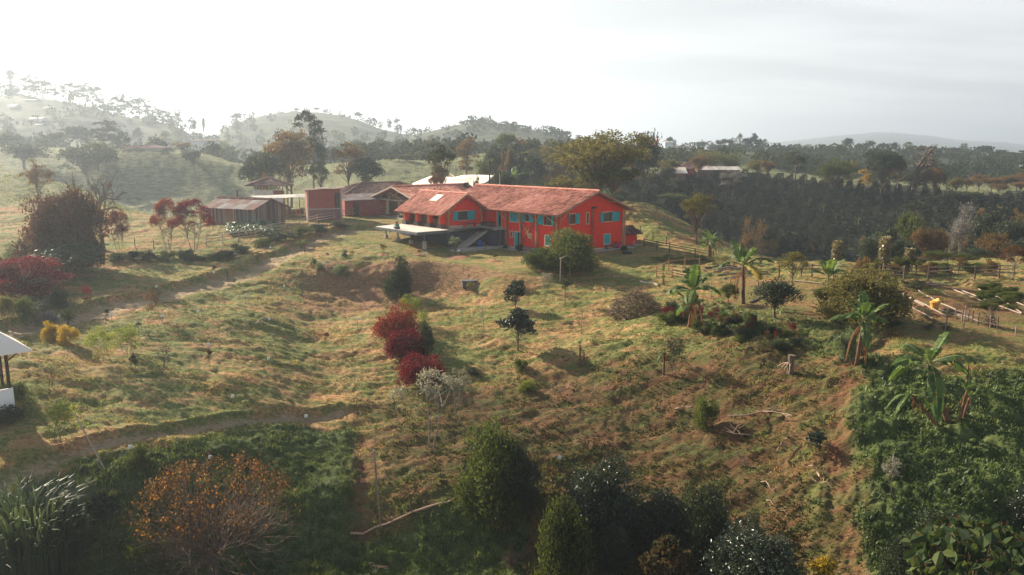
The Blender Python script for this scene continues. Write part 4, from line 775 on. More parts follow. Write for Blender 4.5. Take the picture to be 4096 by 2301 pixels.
def make_protos():
    T = lambda b, t, g='mid', k='bark': [('crown', b, G[g]), ('trunk', t, M[k])]
    for s in range(4): reg('broad', 8, 8, T(*mk_tree(8, 8, .14, 30, 'ell', 1.35, 4200, .34, .55, .028, 100 + s), 'mid'))
    for s in range(2): reg('bigtree', 12, 13, T(*mk_tree(12, 13, .12, 64, 'ell', 1.35, 9500, .33, .5, .02, 130 + s, low=-.7), 'olive'))
    for s in range(3): reg('round', 7, 6, T(*mk_tree(7, 6, .12, 30, 'ell', 1.25, 4200, .26, .55, .024, 120 + s, low=-.8), 'dark'))
    for s in range(3): reg('airy', 9, 8, T(*mk_tree(9, 8, .26, 34, 'ell', .85, 2600, .30, .5, .022, 140 + s, low=-.4), 'olive'))
    for s in range(3): reg('euc', 16, 6, T(*mk_tree(16, 6.5, .3, 34, 'col', 1.15, 2600, .42, .5, .014, 160 + s, prof=lambda z: .55 + .45 * math.sin(z * PI)), 'mid', 'bark_pale'))
    for s in range(3): reg('umb', 6, 8, T(*mk_tree(6, 8, .35, 26, 'dome', 1.15, 2600, .26, .5, .03, 180 + s, up=.1), 'mid'))
    for s in range(2): reg('cone', 14, 5.5, T(*mk_tree(14, 5.5, .02, 60, 'col', 1.4, 4600, .45, .4, .02, 200 + s, prof=lambda z: (1 - z) ** .8 * .9 + .12), 'dark'))
    for s in range(3): reg('bush', 2, 2.4, T(*mk_tree(2, 2.4, .0, 22, 'bush', .42, 3600, .12, .55, .018, 220 + s, low=-.9), 'dark'))
    for s in range(2): reg('wispy', 2, 2.2, T(*mk_tree(2, 2.2, .12, 26, 'ell', .3, 1600, .11, .3, .012, 240 + s, low=-.9, multi=4), 'lime'))
    for s in range(3): reg('sapling', 1.6, 1.0, T(*mk_tree(1.6, 1.0, .3, 10, 'ell', .2, 420, .11, .45, .012, 260 + s), 'mid'))
    for s in range(3): reg('bigleaf', 3.4, 2.6, T(*mk_tree(3.4, 2.6, .15, 22, 'ell', .45, 1900, .25, .5, .02, 280 + s, low=-.8), 'glossy'))
    for s in range(3): reg('bigbush', 4.2, 4.6, T(*mk_tree(4.2, 4.8, .0, 46, 'bush', .8, 13000, .17, .5, .018, 300 + s, low=-.85), 'glossy'))
    for s in range(2): reg('redbush', 2.6, 3.4, T(*mk_tree(2.6, 3.4, .0, 44, 'bush', .55, 12000, .10, .5, .02, 320 + s, low=-.9), 'red'))
    for s in range(2): reg('redtree', 5, 6, T(*mk_tree(5, 6.4, .30, 36, 'dome', .85, 8000, .14, .5, .022, 340 + s, up=.05, multi=3), 'red', 'bark_pale'))
    for s in range(2): reg('silver', 5, 5, T(*mk_tree(5, 5, .5, 15, 'dome', .55, 1100, .24, .22, .016, 350 + s, up=-.5, multi=2), 'silver', 'bark_pale'))
    for s in range(4): reg('far', 8, 8, T(*mk_tree(8, 8, .2, 15, 'ell', 1.7, 620, .75, .6, .03, 360 + s, limbs=False), 'farleaf'))
    for s in range(3): reg('fareuc', 16, 7, T(*mk_tree(16, 7, .28, 20, 'col', 1.6, 800, .85, .6, .016, 380 + s, prof=lambda z: .6 + .4 * math.sin(z * PI)), 'farleaf'))
    for s in range(3): reg('coffee', 2.2, 1.9, T(*mk_tree(2.2, 1.9, .0, 9, 'col', .5, 330, .26, .5, .012, 400 + s, limbs=False, prof=lambda z: 1 - z * .6), 'dark'))
    for s in range(3):      # bare and nearly bare trees
        t, tips = grow_bare(8, 6, 420 + s, 4, .05); reg('bare', 8, 6, [('branches', t, M['bark'])]); t, tips = grow_bare(8, 6, 430 + s, 4, .028); reg('dead', 8, 6, [('branches', t, M['bark'])])
        t, tips = grow_bare(8, 6, 440 + s, 5, .02, 5, .6); b = LB(); r = np.random.default_rng(s); C = np.repeat(tips, 4, 0) + r.normal(size=(len(tips) * 4, 3)) * .2; b.leaves(C, r.normal(size=C.shape), .22, .5, r.random(len(C)), r); reg('thin', 8, 6, [('crown', b, G['rusty']), ('branches', t, M['bark_pale'])])
    # the orange leaved tree close by: fan of thin branches, leaves only along the outer shell
    r = np.random.default_rng(9); t = MB(); b = LB(); t.tube([(0, 0, -.3), (.05, 0, .7), (0, .05, 1.5)], [.12, .10, .08], 8, t=.3); mains = []
    for k in range(13): a = k * 2.4; q = r.uniform(.7, 1.3); e = V_(math.cos(a) * q, math.sin(a) * q, r.uniform(1.9, 2.7)); t.tube(curve((0, .03, r.uniform(.7, 1.4)), e, .12, r, 5), np.linspace(.055, .028, 5), 5, t=.5, cap=False); mains.append(e)
    for k in range(430):
        a = r.random() * 2 * PI; c = r.random() ** .8; zz = 1.2 + 3.4 * c; rr = 3.3 * math.sqrt(max(.03, 1 - ((zz - 1.9) / 2.9) ** 2)) * r.uniform(.72, 1.0); e = V_(math.cos(a) * rr, math.sin(a) * rr, zz); m = min(mains, key=lambda q: np.linalg.norm(q - e * V_(.4, .4, .6))); t.tube(curve(m * r.uniform(.6, 1), e, .55, r, 6), np.linspace(.016, .005, 6), 3, t=r.random(), cap=False)
        n = 15 if zz > 3.1 else (2 if r.random() < .25 else 0)
        if n: C = e + r.normal(size=(n, 3)) * .14; b.leaves(C, r.normal(size=(n, 3)) * .5 + np.array([0, 0, -1]), .095 * (.6 + .8 * r.random(n)), .7, np.clip(r.random(n) ** 1.5, 0, 1), r)
    reg('orange', 5, 7, [('crown', b, G['orange']), ('branches', t, M['bark'])])
    # bamboo thicket: plumes
    for s in range(2):
        r = np.random.default_rng(480 + s); t = MB(); b = LB()
        for k in range(34):
            a = r.random() * 2 * PI; q = r.random() * 1.8; h = r.uniform(6.5, 10); o = r.uniform(1.2, 3.6); base = np.array([math.cos(a) * q, math.sin(a) * q, -.2]); tt = np.linspace(0, 1, 9)[:, None]; dr = np.array([math.cos(a), math.sin(a), 0])
            P = base + dr * o * tt ** 2.4 + np.array([0, 0, 1]) * h * (tt - .16 * tt ** 4); t.tube(P, np.linspace(.06, .012, 9), 4, t=.4, cap=False)
            n = 75; f = .3 + .7 * r.random(n); i = (f * 7.99).astype(int); w = (f * 8 - i)[:, None]; C = P[i] * (1 - w) + P[np.minimum(i + 1, 8)] * w + r.normal(size=(n, 3)) * .38; A = r.normal(size=(n, 3)) * .5 + dr * .6; A[:, 2] -= .5; b.leaves(C, A, .5, .3, r.random(n), r)
        reg('bamboo', 10, 9, [('crown', b, G['olive']), ('culms', t, M['bstem'])])
    # dracaena column of drooping straps
    for s in range(2):
        r = np.random.default_rng(500 + s); b = LB(); t = MB(); t.tube([(0, 0, -.2), (.03, 0, 1.4), (0, 0, 4)], [.09, .07, .05], 7, t=.6); n = 900; z = 1.5 + 2.55 * r.random(n); a = r.random(n) * 2 * PI; q = .16 + .24 * r.random(n) * np.where(z > 3.9, .6, 1)
        C = np.stack([np.cos(a) * q, np.sin(a) * q, z], 1); A = np.stack([np.cos(a), np.sin(a), -1.1 + 1.9 * (z > 3.75)], 1) + r.normal(size=(n, 3)) * .25; b.leaves(C, A, .36, .2, np.clip(r.random(n) * .6 + (z - 1.5) / 9 + .1, 0, 1), r); reg('dracaena', 4.1, 1.0, [('crown', b, G['drac']), ('trunk', t, M['bark_pale'])])
    # low rosette (cycad, yucca)
    r = np.random.default_rng(520); b = LB(); t = MB(); t.tube([(0, 0, -.1), (0, 0, .3)], [.14, .12], 8, t=.4)
    for k in range(26):
        a = k * 2.4; e = r.uniform(.2, 1.3); d = np.array([math.cos(a) * math.cos(e), math.sin(a) * math.cos(e), math.sin(e)]); tt = np.linspace(.1, 1, 16)[:, None]; P = np.array([0, 0, .3]) + d * .95 * tt + np.array([0, 0, -.3]) * tt ** 2; sd = np.cross(d, [0, 0, 1]); sd /= np.linalg.norm(sd)
        for sg in (-1, 1): b.leaves(P + sd * sg * .09, np.broadcast_to(sd * sg + d * .5, P.shape).copy(), .2, .2, np.full(16, .3 + .5 * r.random()), r)
    reg('rosette', 1.2, 1.7, [('fronds', b, G['mid']), ('trunk', t, M['bark'])])
    # tall grass clump, arching blades, white highlights painted into the pale tips
    r = np.random.default_rng(530); b = MB()
    for k in range(620):
        a = r.random() * 2 * PI; q = r.random() ** .5 * 1.5; base = np.array([math.cos(a) * q, math.sin(a) * q, 0]); h = r.uniform(1.6, 3.3); o = r.uniform(.3, 1.5); a2 = a + r.normal() * .7; d = np.array([math.cos(a2), math.sin(a2), 0]); tt = np.linspace(0, 1, 7)[:, None]
        P = base + d * o * tt ** 2.2 + np.array([0, 0, 1]) * (h * (tt * 1.25 - .42 * tt ** 3.2)); sd = np.array([-d[1], d[0], 0]) ; w = np.array([.02, .03, .035, .035, .03, .02, .004])[:, None]; V = np.stack([P - sd * w, P + sd * w], 1); b.grid(V, t=np.clip(np.repeat(.1 + .3 * tt + .6 * tt ** 4 * r.uniform(.3, 1.2), 2), 0, 1))
    reg('cane', 3.2, 4.6, [('blades', b, G['cane'])])
    # tangle of dry brush, heaped
    r = np.random.default_rng(540); b = MB(); l = LB()
    for k in range(700):
        a = r.random() * 2 * PI; q = r.random() ** .5; c = np.array([math.cos(a) * q * 1.7, math.sin(a) * q * 1.2, max(.05, (1 - q * q) * 1.25) * r.uniform(.7, 1)]); d = r.normal(size=3); d[2] = abs(d[2]) * .5 + .25 - q * .6; d /= np.linalg.norm(d); b.tube([c - d * .25, c + d * .12 + r.normal(size=3) * .05, c + d * .38 + np.array([0, 0, -.05])], [.011, .008, .003], 3, t=r.random(), cap=False)
    cz = r.random((900, 2)); C = np.stack([np.cos(cz[:, 0] * 2 * PI) * cz[:, 1] ** .5 * 1.5, np.sin(cz[:, 0] * 2 * PI) * cz[:, 1] ** .5 * 1.05, (1 - cz[:, 1]) * 1.1 * r.random(900)], 1); l.leaves(C, r.normal(size=C.shape), .2, .3, r.random(900) * .5, r)
    reg('brush', 1.5, 3.6, [('twigs', b, M['twig']), ('tangle', l, G['dry'])])
    # spiky tuft of dry twigs
    r = np.random.default_rng(550); b = MB()
    for k in range(110):
        d = sph(1, r)[0]; d[2] = abs(d[2]) * .9 + .15; d /= np.linalg.norm(d); L = r.uniform(.4, .8); b.tube([(0, 0, 0), d * L * .6, d * L + np.array([0, 0, -.12])], [.012, .008, .003], 3, t=r.random(), cap=False)
    reg('tuft', .75, 1.3, [('twigs', b, M['twig'])])
    # fallen forked branch
    for s in range(4):
        r = np.random.default_rng(560 + s); b = MB()
        def fb(p, d, L, w, l):
            q = p + d * L; q[2] = max(.04, q[2]); b.tube([p, (p + q) / 2 + r.normal(size=3) * .08 * L, q], [w, w * .85, w * .6], 5, t=r.random(), cap=False)
            if l < 3:
                for k in range(2): e = d + r.normal(size=3) * np.array([.75, .75, .3]); e /= np.linalg.norm(e); fb(p + (q - p) * r.uniform(.5, 1), e, L * r.uniform(.5, .8), w * .6, l + 1)
        fb(np.array([-.9, 0, .05]), np.array([.95, .1, .12]), .85, .028, 0); reg('fallen', 1, 2.4, [('wood', b, M['branch'])])
    # round umbrella leaves of a squash-like patch plant
    for s in range(2):
        r = np.random.default_rng(580 + s); b = LB(); t = MB()
        for k in range(9):
            a = k * 2.4; q = .15 + .08 * k * .6; h = r.uniform(.35, .75); c = np.array([math.cos(a) * q, math.sin(a) * q, h]); t.tube([(0, 0, 0), c], [.015, .012], 4, cap=False); n = 10; an = np.linspace(0, 2 * PI, n, endpoint=False); R = r.uniform(.16, .27); ti = np.array([math.cos(a), math.sin(a), 0]) * .5; rim = np.stack([np.cos(an) * R, np.sin(an) * R, -.05 - .04 * np.cos(an * 5) - (np.cos(an - a)) * R * .35], 1) + c
            b.add(np.concatenate([[c], rim]), None, [(0, 1 + j, 1 + (j + 1) % n) for j in range(n)], t=.3 + .6 * r.random())
        reg('squash', .8, 1.4, [('leaves', b, G['pale']), ('stalks', t, M['bstem'])])
    # spread of very large leaves near the lens (foreground shrub)
    r = np.random.default_rng(590); b, t = mk_tree(3.6, 5.2, .1, 30, 'ell', .7, 10, .3, .6, .02, 591); C = sph(520, r); C[:, 2] = np.abs(C[:, 2]); C = C * np.array([2.4, 2.4, 1.6]) * (.75 + .3 * r.random(520))[:, None] + np.array([0, 0, 1.9]); A = C * np.array([.3, .3, 0]) + r.normal(size=C.shape) * .5; A[:, 2] -= .4; b = LB(); b.oval = True; b.leaves(C, A, .46 * (.7 + .5 * r.random(520)), .68, r.random(520), r, .06)
    f = LB(); C2 = C[:160] + np.array([0, 0, .12]); f.leaves(np.repeat(C2, 3, 0), r.normal(size=(480, 3)) + np.array([0, 0, .8]), .17, .4, r.random(480), r); reg('hugeleaf', 3.6, 5.2, [('crown', b, G['mid']), ('young_leaves', f, G['orange']), ('trunk', t, M['bark'])])
make_protos()
def gpos(u, base, vtop=None):
    if base > 0: return hit(u, base)
    Y = -base; vm = vtop if vtop else 900
    P = atY(u, (vm + 900) / 2 if vtop else 900, Y); P[2] = g1(P[0], Y); return P
CNT = {}
def plant(kind, u, base, vtop, wpx, label, name='tree', cat='tree', group=None, mat=None, tmat=None, var=None, rz=None, P=None, sink=.05, hmin=.2):
    if P is None: P = gpos(u, base, vtop)
    Y = P[1]; dep = Y * CP - (P[2] - CAMZ) * SP; zt = CAMZ + tv(vtop) * Y; h = max(zt - P[2], hmin); w = wpx / FPX * dep
    k = CNT.get(kind, 0); CNT[kind] = k + 1; pr = PROTO[kind][(k if var is None else var) % len(PROTO[kind])]; H0, W0, parts = pr
    t = thing(name, label, cat, (P[0], P[1], P[2] - sink), rng.random() * 2 * PI if rz is None else rz, group); t.scale = (w / W0, w / W0, (h + sink) / H0)
    for i, (nm, me, mt) in enumerate(parts):
        if not me.materials: me.materials.append(mt)
        o = bpy.data.objects.new(nm, me); COL.objects.link(o); o.parent = t
        m = mat if i == 0 else (tmat if nm in ('trunk', 'branches') else None)
        if m is not None: o.material_slots[0].link = 'OBJECT'; o.material_slots[0].material = m
    return t
# ------------------------------------------------------------------ banana plants
def leafblade(mb, o, az, el, L, W, r, droop=1.0, torn=.35, t0=.5, n=22):
    d = np.array([math.cos(az), math.sin(az), 0]); tt = np.linspace(0, 1, n + 1); P = np.stack([o + d * (L * math.cos(el) * t * (1 - .12 * droop * t)) + np.array([0, 0, 1]) * (L * math.sin(el) * t - droop * L * .55 * t ** 2.3) for t in tt]); T = np.gradient(P, axis=0); T /= np.linalg.norm(T, axis=1)[:, None]
    side = np.cross(T, [0, 0, 1]); side /= np.linalg.norm(side, axis=1)[:, None] + 1e-9; up = np.cross(side, T); prof = np.where(tt < .14, tt / .14 * .12, np.sin(np.clip((tt - .1) / .9, 0, 1) * PI) ** .55) * W / 2
    for sg in (-1, 1):
        i = 1
        while i < n:
            k = 1 if r.random() < torn else r.integers(2, 5); j = min(i + k, n); hang = r.uniform(-.1, .75) * torn * 2
            A = []
            for m in range(i, j + 1):
                q = m if m < j else j - (.12 if torn > .2 else 0); f = q - int(q); a = int(q); b_ = min(a + 1, n); p = P[a] * (1 - f) + P[b_] * f; s_ = side[a]; u_ = up[a]; w = prof[a] * (1 - f) + prof[b_] * f
                A.append([p, p + s_ * sg * w * .55 + u_ * w * .16 - np.array([0, 0, 1]) * hang * w * .2, p + s_ * sg * w * (1 - hang * .3) - np.array([0, 0, 1]) * hang * w + T[a] * w * .25])
            mb.grid(np.array(A), t=float(np.clip(t0 + r.normal() * .15, 0, 1))); i = j
    return P
def banana(label, u, base, vtop, nleaf=7, L=None, seed=0, lean=(0, 0), dead=3, stems=1, torn=.4, yellow=0, P=None, name='banana_plant', els=(.15, 1.3), W=.29, hfrac=.62, brown=True, group=None, tmat='btrunk', azs=None):
    r = np.random.default_rng(seed); P = gpos(u, base, vtop) if P is None else P; zt = CAMZ + tv(vtop) * P[1]; H = zt - P[2]; t = thing(name, label, 'banana plant', P, 0, group); hs = H * hfrac; L = L or H * .58
    for k in range(stems):
        o = np.array([r.normal() * .2, r.normal() * .2, 0]) * (k > 0); hk = hs * (1 if k == 0 else r.uniform(.45, .75)); top = o + np.array([lean[0], lean[1], hk]); pts = curve(o + np.array([0, 0, -.2]), top, .04, r, 8); b = MB(); b.tube(pts, np.linspace(.13, .075, 8) * (H / 3.6) ** .6, 8, t=.5); b.build('trunk', M[tmat], t, True)
        nleaf_ = int(nleaf * 1.35) if nleaf >= 5 else nleaf; dead = min(dead, 3)
        n = nleaf_ if k == 0 else max(3, nleaf - 3)
        for i in range(n):
            az = (azs[i] if azs and k == 0 else i * 2.399 + r.normal() * .3 + seed); el = els[0] + (els[1] - els[0]) * ((i + .5) / n); Li = L * r.uniform(.8, 1.1) * (1 if k == 0 else .7); st = top + np.array([0, 0, .0]); b = MB(); Pm = leafblade(b, st, az, el, Li, Li * W, r, droop=r.uniform(.7, 1.3) * (1.3 - .6 * el), torn=torn, t0=.3 + .35 * r.random()); o_ = b.build('leaf', G['yellow'] if (k == 0 and i < yellow) else G['banana'], t)
            m = MB(); m.tube(Pm[::3], np.linspace(.022, .006, len(Pm[::3])) * H / 3, 4, t=.6, cap=False); m.build('midrib', M['bstem'], o_)
        for i in range(dead if k == 0 else 1):
            az = r.random() * 2 * PI; b = MB(); st = pts[-1] * .9 + o * .1; leafblade(b, st, az, r.uniform(-.3, .25), Li * .55, Li * .09, r, droop=2.6, torn=.5, t0=.45, n=14); b.build('dead_leaf', G['dead'], t)
    return t
# ------------------------------------------------------------------ other buildings, fences, beds
def rect_house(name, label, cat, O, rz, W, D, zb, hw, rise, over=.35, wallm='brick', roofm='tile_old', holes=None, hip=False, thick=.15, kind='gable', group=None, rw=.33):
    """O = front-left ground corner; local x along the front, y to the back"""
    t = thing(name, label, cat, O, rz, group); w = MB(); holes = holes or []
    gb = (D / 2, hw + rise) if not hip else None
    wall(w, (0, 0, -zb), Xg, W, 0, hw + zb, [(a, b, c + zb, d + zb) for a, b, c, d in holes], thick, None, (0, 1, 0)); wall(w, (0, D, -zb), Xg, W, 0, hw + zb, [], thick, None, (0, -1, 0))
    for x, n in ((0, (1, 0, 0)), (W, (-1, 0, 0))): wall(w, (x, thick, -zb), Yl, D - 2 * thick, 0, hw + zb, [], thick, (D / 2 - thick, hw + rise + zb - .05) if not hip else None, n)
    w.build('wall', M[wallm], t); s = rise / (D / 2); e = over; z0 = hw - e * s + .08; z1 = hw + rise + .08; r = MB()
    if hip:
        rx = D / 2 * .9; A, B, C, Dd = (-e, -e, z0), (W + e, -e, z0), (W + e, D + e, z0), (-e, D + e, z0); R0, R1 = (rx, D / 2, z1), (W - rx, D / 2, z1)
        tiles(r, A, B, R1, R0, w=rw, seed=1); tiles(r, Dd, C, R1, R0, w=rw, seed=2); tiles(r, A, Dd, R0, R0, w=rw, seed=3); tiles(r, B, C, R1, R1, w=rw, seed=4); rf = r.build('roof', M[roofm], t); c = MB()
        for p, q in ((A, R0), (Dd, R0), (B, R1), (C, R1), (R0, R1)): ridgecap(c, p, q, .13)
        c.build('ridge_tile', M[roofm], rf)
    elif kind == 'tin':
        sheet(r, (-e, -e, z0), (W + e, -e, z0), (W + e, D / 2, z1), (-e, D / 2, z1), .8, 5); sheet(r, (-e, D + e, z0), (W + e, D + e, z0), (W + e, D / 2, z1), (-e, D / 2, z1), .8, 6); rf = r.build('roof', M[roofm], t)
    else:
        tiles(r, (-e, -e, z0), (W + e, -e, z0), (W + e, D / 2, z1), (-e, D / 2, z1), w=rw, seed=7); tiles(r, (-e, D + e, z0), (W + e, D + e, z0), (W + e, D / 2, z1), (-e, D / 2, z1), w=rw, seed=8); rf = r.build('roof', M[roofm], t); c = MB(); ridgecap(c, (-e, D / 2, z1 + .04), (W + e, D / 2, z1 + .04), .12); c.build('ridge_tile', M[roofm], rf)
    return t
def V3(*a): return np.array(a, float)
def build_village():
    # brick tower
    t = thing('brick_tower', 'tall narrow two-storey raw red brick building with a lean-to tin roof', 'building', (-29.4, 113, 2.1), .33)
    s = 4.9; w = MB(); w.box(0, s, 0, 3.6, -.4, 1.9); w.build('lower_wall', M['brick_pale'], t)
    w = MB(); wall(w, (0, 0, 1.9), Xg, s, 0, 2.75, [(3.85, 4.65, .05, 2.3)], .15, None, (0, 1, 0)); w.box(0, .15, .15, 3.6, 1.9, 4.5); w.box(s - .15, s, .15, 3.6, 1.9, 4.65); w.box(.15, s - .15, 3.45, 3.6, 1.9, 4.6); w.build('upper_wall', M['brick'], t)
    q = MB(); q.box(3.87, 3.97, .1, .2, 1.95, 4.2); q.box(4.2, 4.3, .1, .2, 1.95, 4.2); q.box(4.53, 4.63, .1, .2, 1.95, 4.2); w = q.build('window', M['wood'], t); q = MB(); q.box(3.87, 4.63, .25, .3, 1.97, 4.18); q.build('pane', M['dark'], w)  # near-black sheet behind the bars paints in the unlit interior
    for x in (0, s - .18): q = MB(); q.box(x - .02, x + .2, -.02, .1, -.4, 4.6); q.build('corner_pillar', M['concrete'], t)
    q = MB(); q.box(-.02, s + .02, -.025, .0, 1.82, 1.97); q.build('ring_beam', M['concrete'], t)
    r = MB(); sheet(r, (-.4, -.35, 4.55), (s + .4, -.35, 4.95), (s + .4, 3.9, 4.95), (-.4, 3.9, 4.55), .9, 3); r.build('roof', M['tin'], t)
    pass
    # old tiled house with annex
    t = rect_house('tiled_house', 'low house with dark weathered hip roof of clay tiles behind the brick tower', 'house', (-26.0, 121.5, 2.2), .50, 15.5, 10, .4, 3.2, 1.75, .5, 'whitewash', 'tile_old', hip=True)
    a = thing('brick_annex', 'raw brick annex with patched tin roof and dark doorway between tower and barn', 'building', (-25.3, 119.2, 2.1), .45); w = MB(); wall(w, (0, 0, -.4), Xg, 6.4, 0, 3.1, [(1.25, 2.15, .5, 2.7)], .15, None, (0, 1, 0)); w.box(0, .15, .15, 3, -.4, 2.7); w.box(6.25, 6.4, .15, 3, -.4, 2.7); w.build('wall', M['brick'], a)
    r = MB(); sheet(r, (-.3, -.5, 2.72), (6.7, -.5, 2.85), (6.7, 2.6, 3.6), (-.3, 2.6, 3.5), .85, 11, .3, 1); r.build('roof', M['tin'], a); q = MB(); q.box(1.3, 2.1, .3, .36, .05, 2.3); q.build('door', M['wood_dark'], a)
    # plank shed
    A = atY(*c3(430, 778), 110); B = atY(*c3(1045, 775), 106); A[2] = B[2] = g1(B[0], B[1]) - .05; d = B - A; W = float(np.hypot(d[0], d[1])); rz = math.atan2(d[1], d[0])
    t = thing('plank_shed', 'long weathered plank shed with rusty patched tin roof in the meadow', 'shed', A, rz); r_ = np.random.default_rng(5); w = MB(); x = 0
    while x < W - .1: b = r_.uniform(.16, .3); w.box(x, min(x + b - .012, W), 0, .04, .35 + r_.random() * .1, 2.62 - r_.random() * .04, r_.random()); x += b
    y = 0
    while y < 5.6: b = r_.uniform(.16, .3); zt = 2.6 + (1.05 * (1 - abs(y - 2.8) / 2.8)); w.box(W - .04, W, y + .05, min(y + b - .01, 5.65), .1, zt, r_.random()); w.box(0, .04, y + .05, y + b, .1, zt, r_.random()); y += b
    w.box(0, W, 5.6, 5.66, 0, 2.6); w.build('wall', M['wood'], t); q = MB(); q.box(-.05, W + .05, -.02, .1, -.3, .42); q.build('plinth', M['brick_pale'], t)
    q = MB(); q.box(3.6, 4.7, -.03, .01, .4, 2.5, .9); q.build('door', M['rust'], t); q = MB(); q.beam((4.9, -.05, -.1), (4.9, -.05, 2.6), .1, .1, .95); q.build('post', M['bamboo_pale'], t)
    q = MB()
    for (xx, zz) in ((6.8, 1.9), (6.6, 1.2), (6.9, 1.1), (8.3, 1.2), (9.3, 1.0)): q.box(xx, xx + .1, -.045, .01, zz - .2, zz + .4)
    q.build('green_patch', M['teal'], t)
    r = MB(); sheet(r, (-.7, -.55, 2.45), (W + .2, -.55, 2.45), (W + .2, 2.8, 3.72), (-.7, 2.8, 3.72), .95, 17); sheet(r, (-.7, 6.2, 2.45), (W + .2, 6.2, 2.45), (W + .2, 2.8, 3.72), (-.7, 2.8, 3.72), .95, 18); rf = r.build('roof', M['tin'], t); c = MB(); ridgecap(c, (-.8, 2.8, 3.78), (W + .3, 2.8, 3.78), .16); ridgecap(c, (-.8, 2.55, 3.70), (W + .3, 2.55, 3.70), .13, 2); ridgecap(c, (W + .25, 2.9, 3.7), (W + .35, 6.1, 2.5), .14, 3); c.build('ridge_tile', M['tile_old'], rf)
    # look-out hut
    O = V3(-44.0, 133, g1(-42, 133)); zf = 4.7 - O[2]; t = thing('lookout_hut', 'open wooden look-out hut with pyramid tile roof and slatted sides', 'hut', O, .32); w = MB(); w.box(.4, 5.2, .4, .55, -.3, zf + 1.1); w.box(.4, .55, .55, 4.6, -.3, zf + 1.1); w.build('parapet', M['whitewash'], t)
    w = MB(); w.box(3.6, 5.2, .35, .39, zf - .2, zf + .95); w.box(5.2, 5.35, .4, 4.6, -.3, zf + .9); w.build('brick_wall', M['brick'], t)
    for x in np.linspace(.45, 5.2, 11): q = MB(); q.beam((x, .45, zf + 1.0), (x, .45, zf + 2.0), .07, .07); q.build('slat', M['bamboo_pale'], t)
    for y in np.linspace(1.2, 4.5, 5):
        for x in (.48, 5.25): q = MB(); q.beam((x, y, zf + .9), (x, y, zf + 2.0), .07, .07); q.build('slat', M['bamboo_pale'], t)
    for (x, y) in ((6.0, .6), (6.0, 4.4)): q = MB(); q.beam((x, y, -.3), (x, y, zf + 2), .13, .13); q.build('post', M['wood'], t)
    r = MB(); z0, z1, c_ = zf + 1.85, zf + 3.1, (2.9, 2.5); A, B, C, D = (-.9, -.9, z0), (7.0, -.9, z0), (7.0, 5.9, z0), (-.9, 5.9, z0); R = (*c_, z1)
    for i, (p, q_) in enumerate(((A, B), (B, C), (C, D), (D, A))): tiles(r, p, q_, R, R, w=.34, seed=30 + i, jit=2)
    rf = r.build('roof', M['tile_old'], t); c = MB()
    for p in (A, B, C, D): ridgecap(c, p, R, .12)
    c.build('ridge_tile', M['tile_old'], rf)
    # flat sheet shelter with clutter
    O = V3(-40.5, 121, g1(-36, 120)); t = thing('work_shelter', 'open work shelter with pale flat sheet roof beside the plank shed', 'shelter', O, .1); zt = 5.2 - O[2]
    r = MB(); sheet(r, (2.8, -3.0, zt - .05), (9.9, -1.6, zt + .15), (9.9, 4, zt + .35), (-.6, 4, zt + .0), 1.2, 41); r.build('roof', M['tin_pale'], t)
    for (x, y) in ((3.2, -2.6), (6.2, -2.2), (8.0, -1.9), (9.6, -1.4), (5.2, 1.5), (7.4, 1.5), (9.6, 3.4)): q = MB(); pole(q, (x, y, -.2), (x, y, zt), .07, False); q.build('post', M['bamboo'], t)
    q = MB(); q.box(4.3, 8.6, -1.5, -1.0, .75, .85); q.box(4.4, 4.5, -1.4, -1.1, 0, .75); q.box(8.3, 8.4, -1.4, -1.1, 0, .75); q.build('workbench', M['wood'], t)
    for i in range(9):
        x = 3.4 + i * .62; q = MB(); hgt = random.uniform(.5, 1.3); q.prism([(x, -.6, 0), (x + .55, -.5, 0), (x + .5, -.5, hgt), (x + .1, -.6, hgt * .8)], (0, .5, 0)); q.build('stacked_sack' if i % 3 else 'timber_stack', M[('rust', 'red_dark', 'wood_dark', 'wicker', 'wood')[i % 5]], t)
    # cream awning / greenhouse behind the barn
    t = thing('fabric_awning', 'large cream fabric awning on bamboo poles behind the farmhouse roofs', 'awning', (0, 0, 0)); P = lambda x, y, Y: atY(*c1(x, y), Y)
    c = MB(); A = [P(905, 303, 146), P(1180, 192, 150), P(1500, 215, 150), P(1650, 182, 150), P(1870, 180, 150), P(2085, 190, 150)]; B = [P(920, 350, 138), P(1180, 345, 136), P(1500, 345, 136), P(1700, 350, 136), P(1810, 360, 136), P(1900, 300, 138)]
    n = 25; ga = np.array([[A[min(int(k), 4)] * (1 - (k - min(int(k), 4))) + A[min(int(k), 4) + 1] * (k - min(int(k), 4)) for k in np.linspace(0, 5, n)], [B[min(int(k), 4)] * (1 - (k - min(int(k), 4))) + B[min(int(k), 4) + 1] * (k - min(int(k), 4)) for k in np.linspace(0, 5, n)]]); S = np.linspace(0, 1, 8)[:, None, None]; GA = ga[0][None] * (1 - S) + ga[1][None] * S; GA[:, :, 2] -= (np.sin(S[:, :, 0] * PI) * .35 + .12 * np.abs(np.sin(np.linspace(0, 5 * PI, n)))[None] * np.sin(S[:, :, 0] * PI)); c.grid(GA); A2 = [P(1700, 365, 132), P(2020, 325, 134), P(2330, 335, 132), P(2440, 365, 130)]; c.grid(np.array([A2, [q + V3(0, -4, -1.2) for q in A2]])); o = c.build('canopy', M['fabric'], t, True); md = o.modifiers.new('cloth_thickness', 'SOLIDIFY'); md.thickness = .04
    for (x, Y) in ((1425, 150), (1658, 150), (1873, 150), (2087, 150), (2165, 133), (1190, 150)):
        a = P(x, 185, Y); b = MB(); pole(b, (a[0], a[1] - .1, g1(a[0], a[1]) - .2), (a[0], a[1] - .1, a[2] + .35), .07, False); b.build('post', M['bamboo'], t)
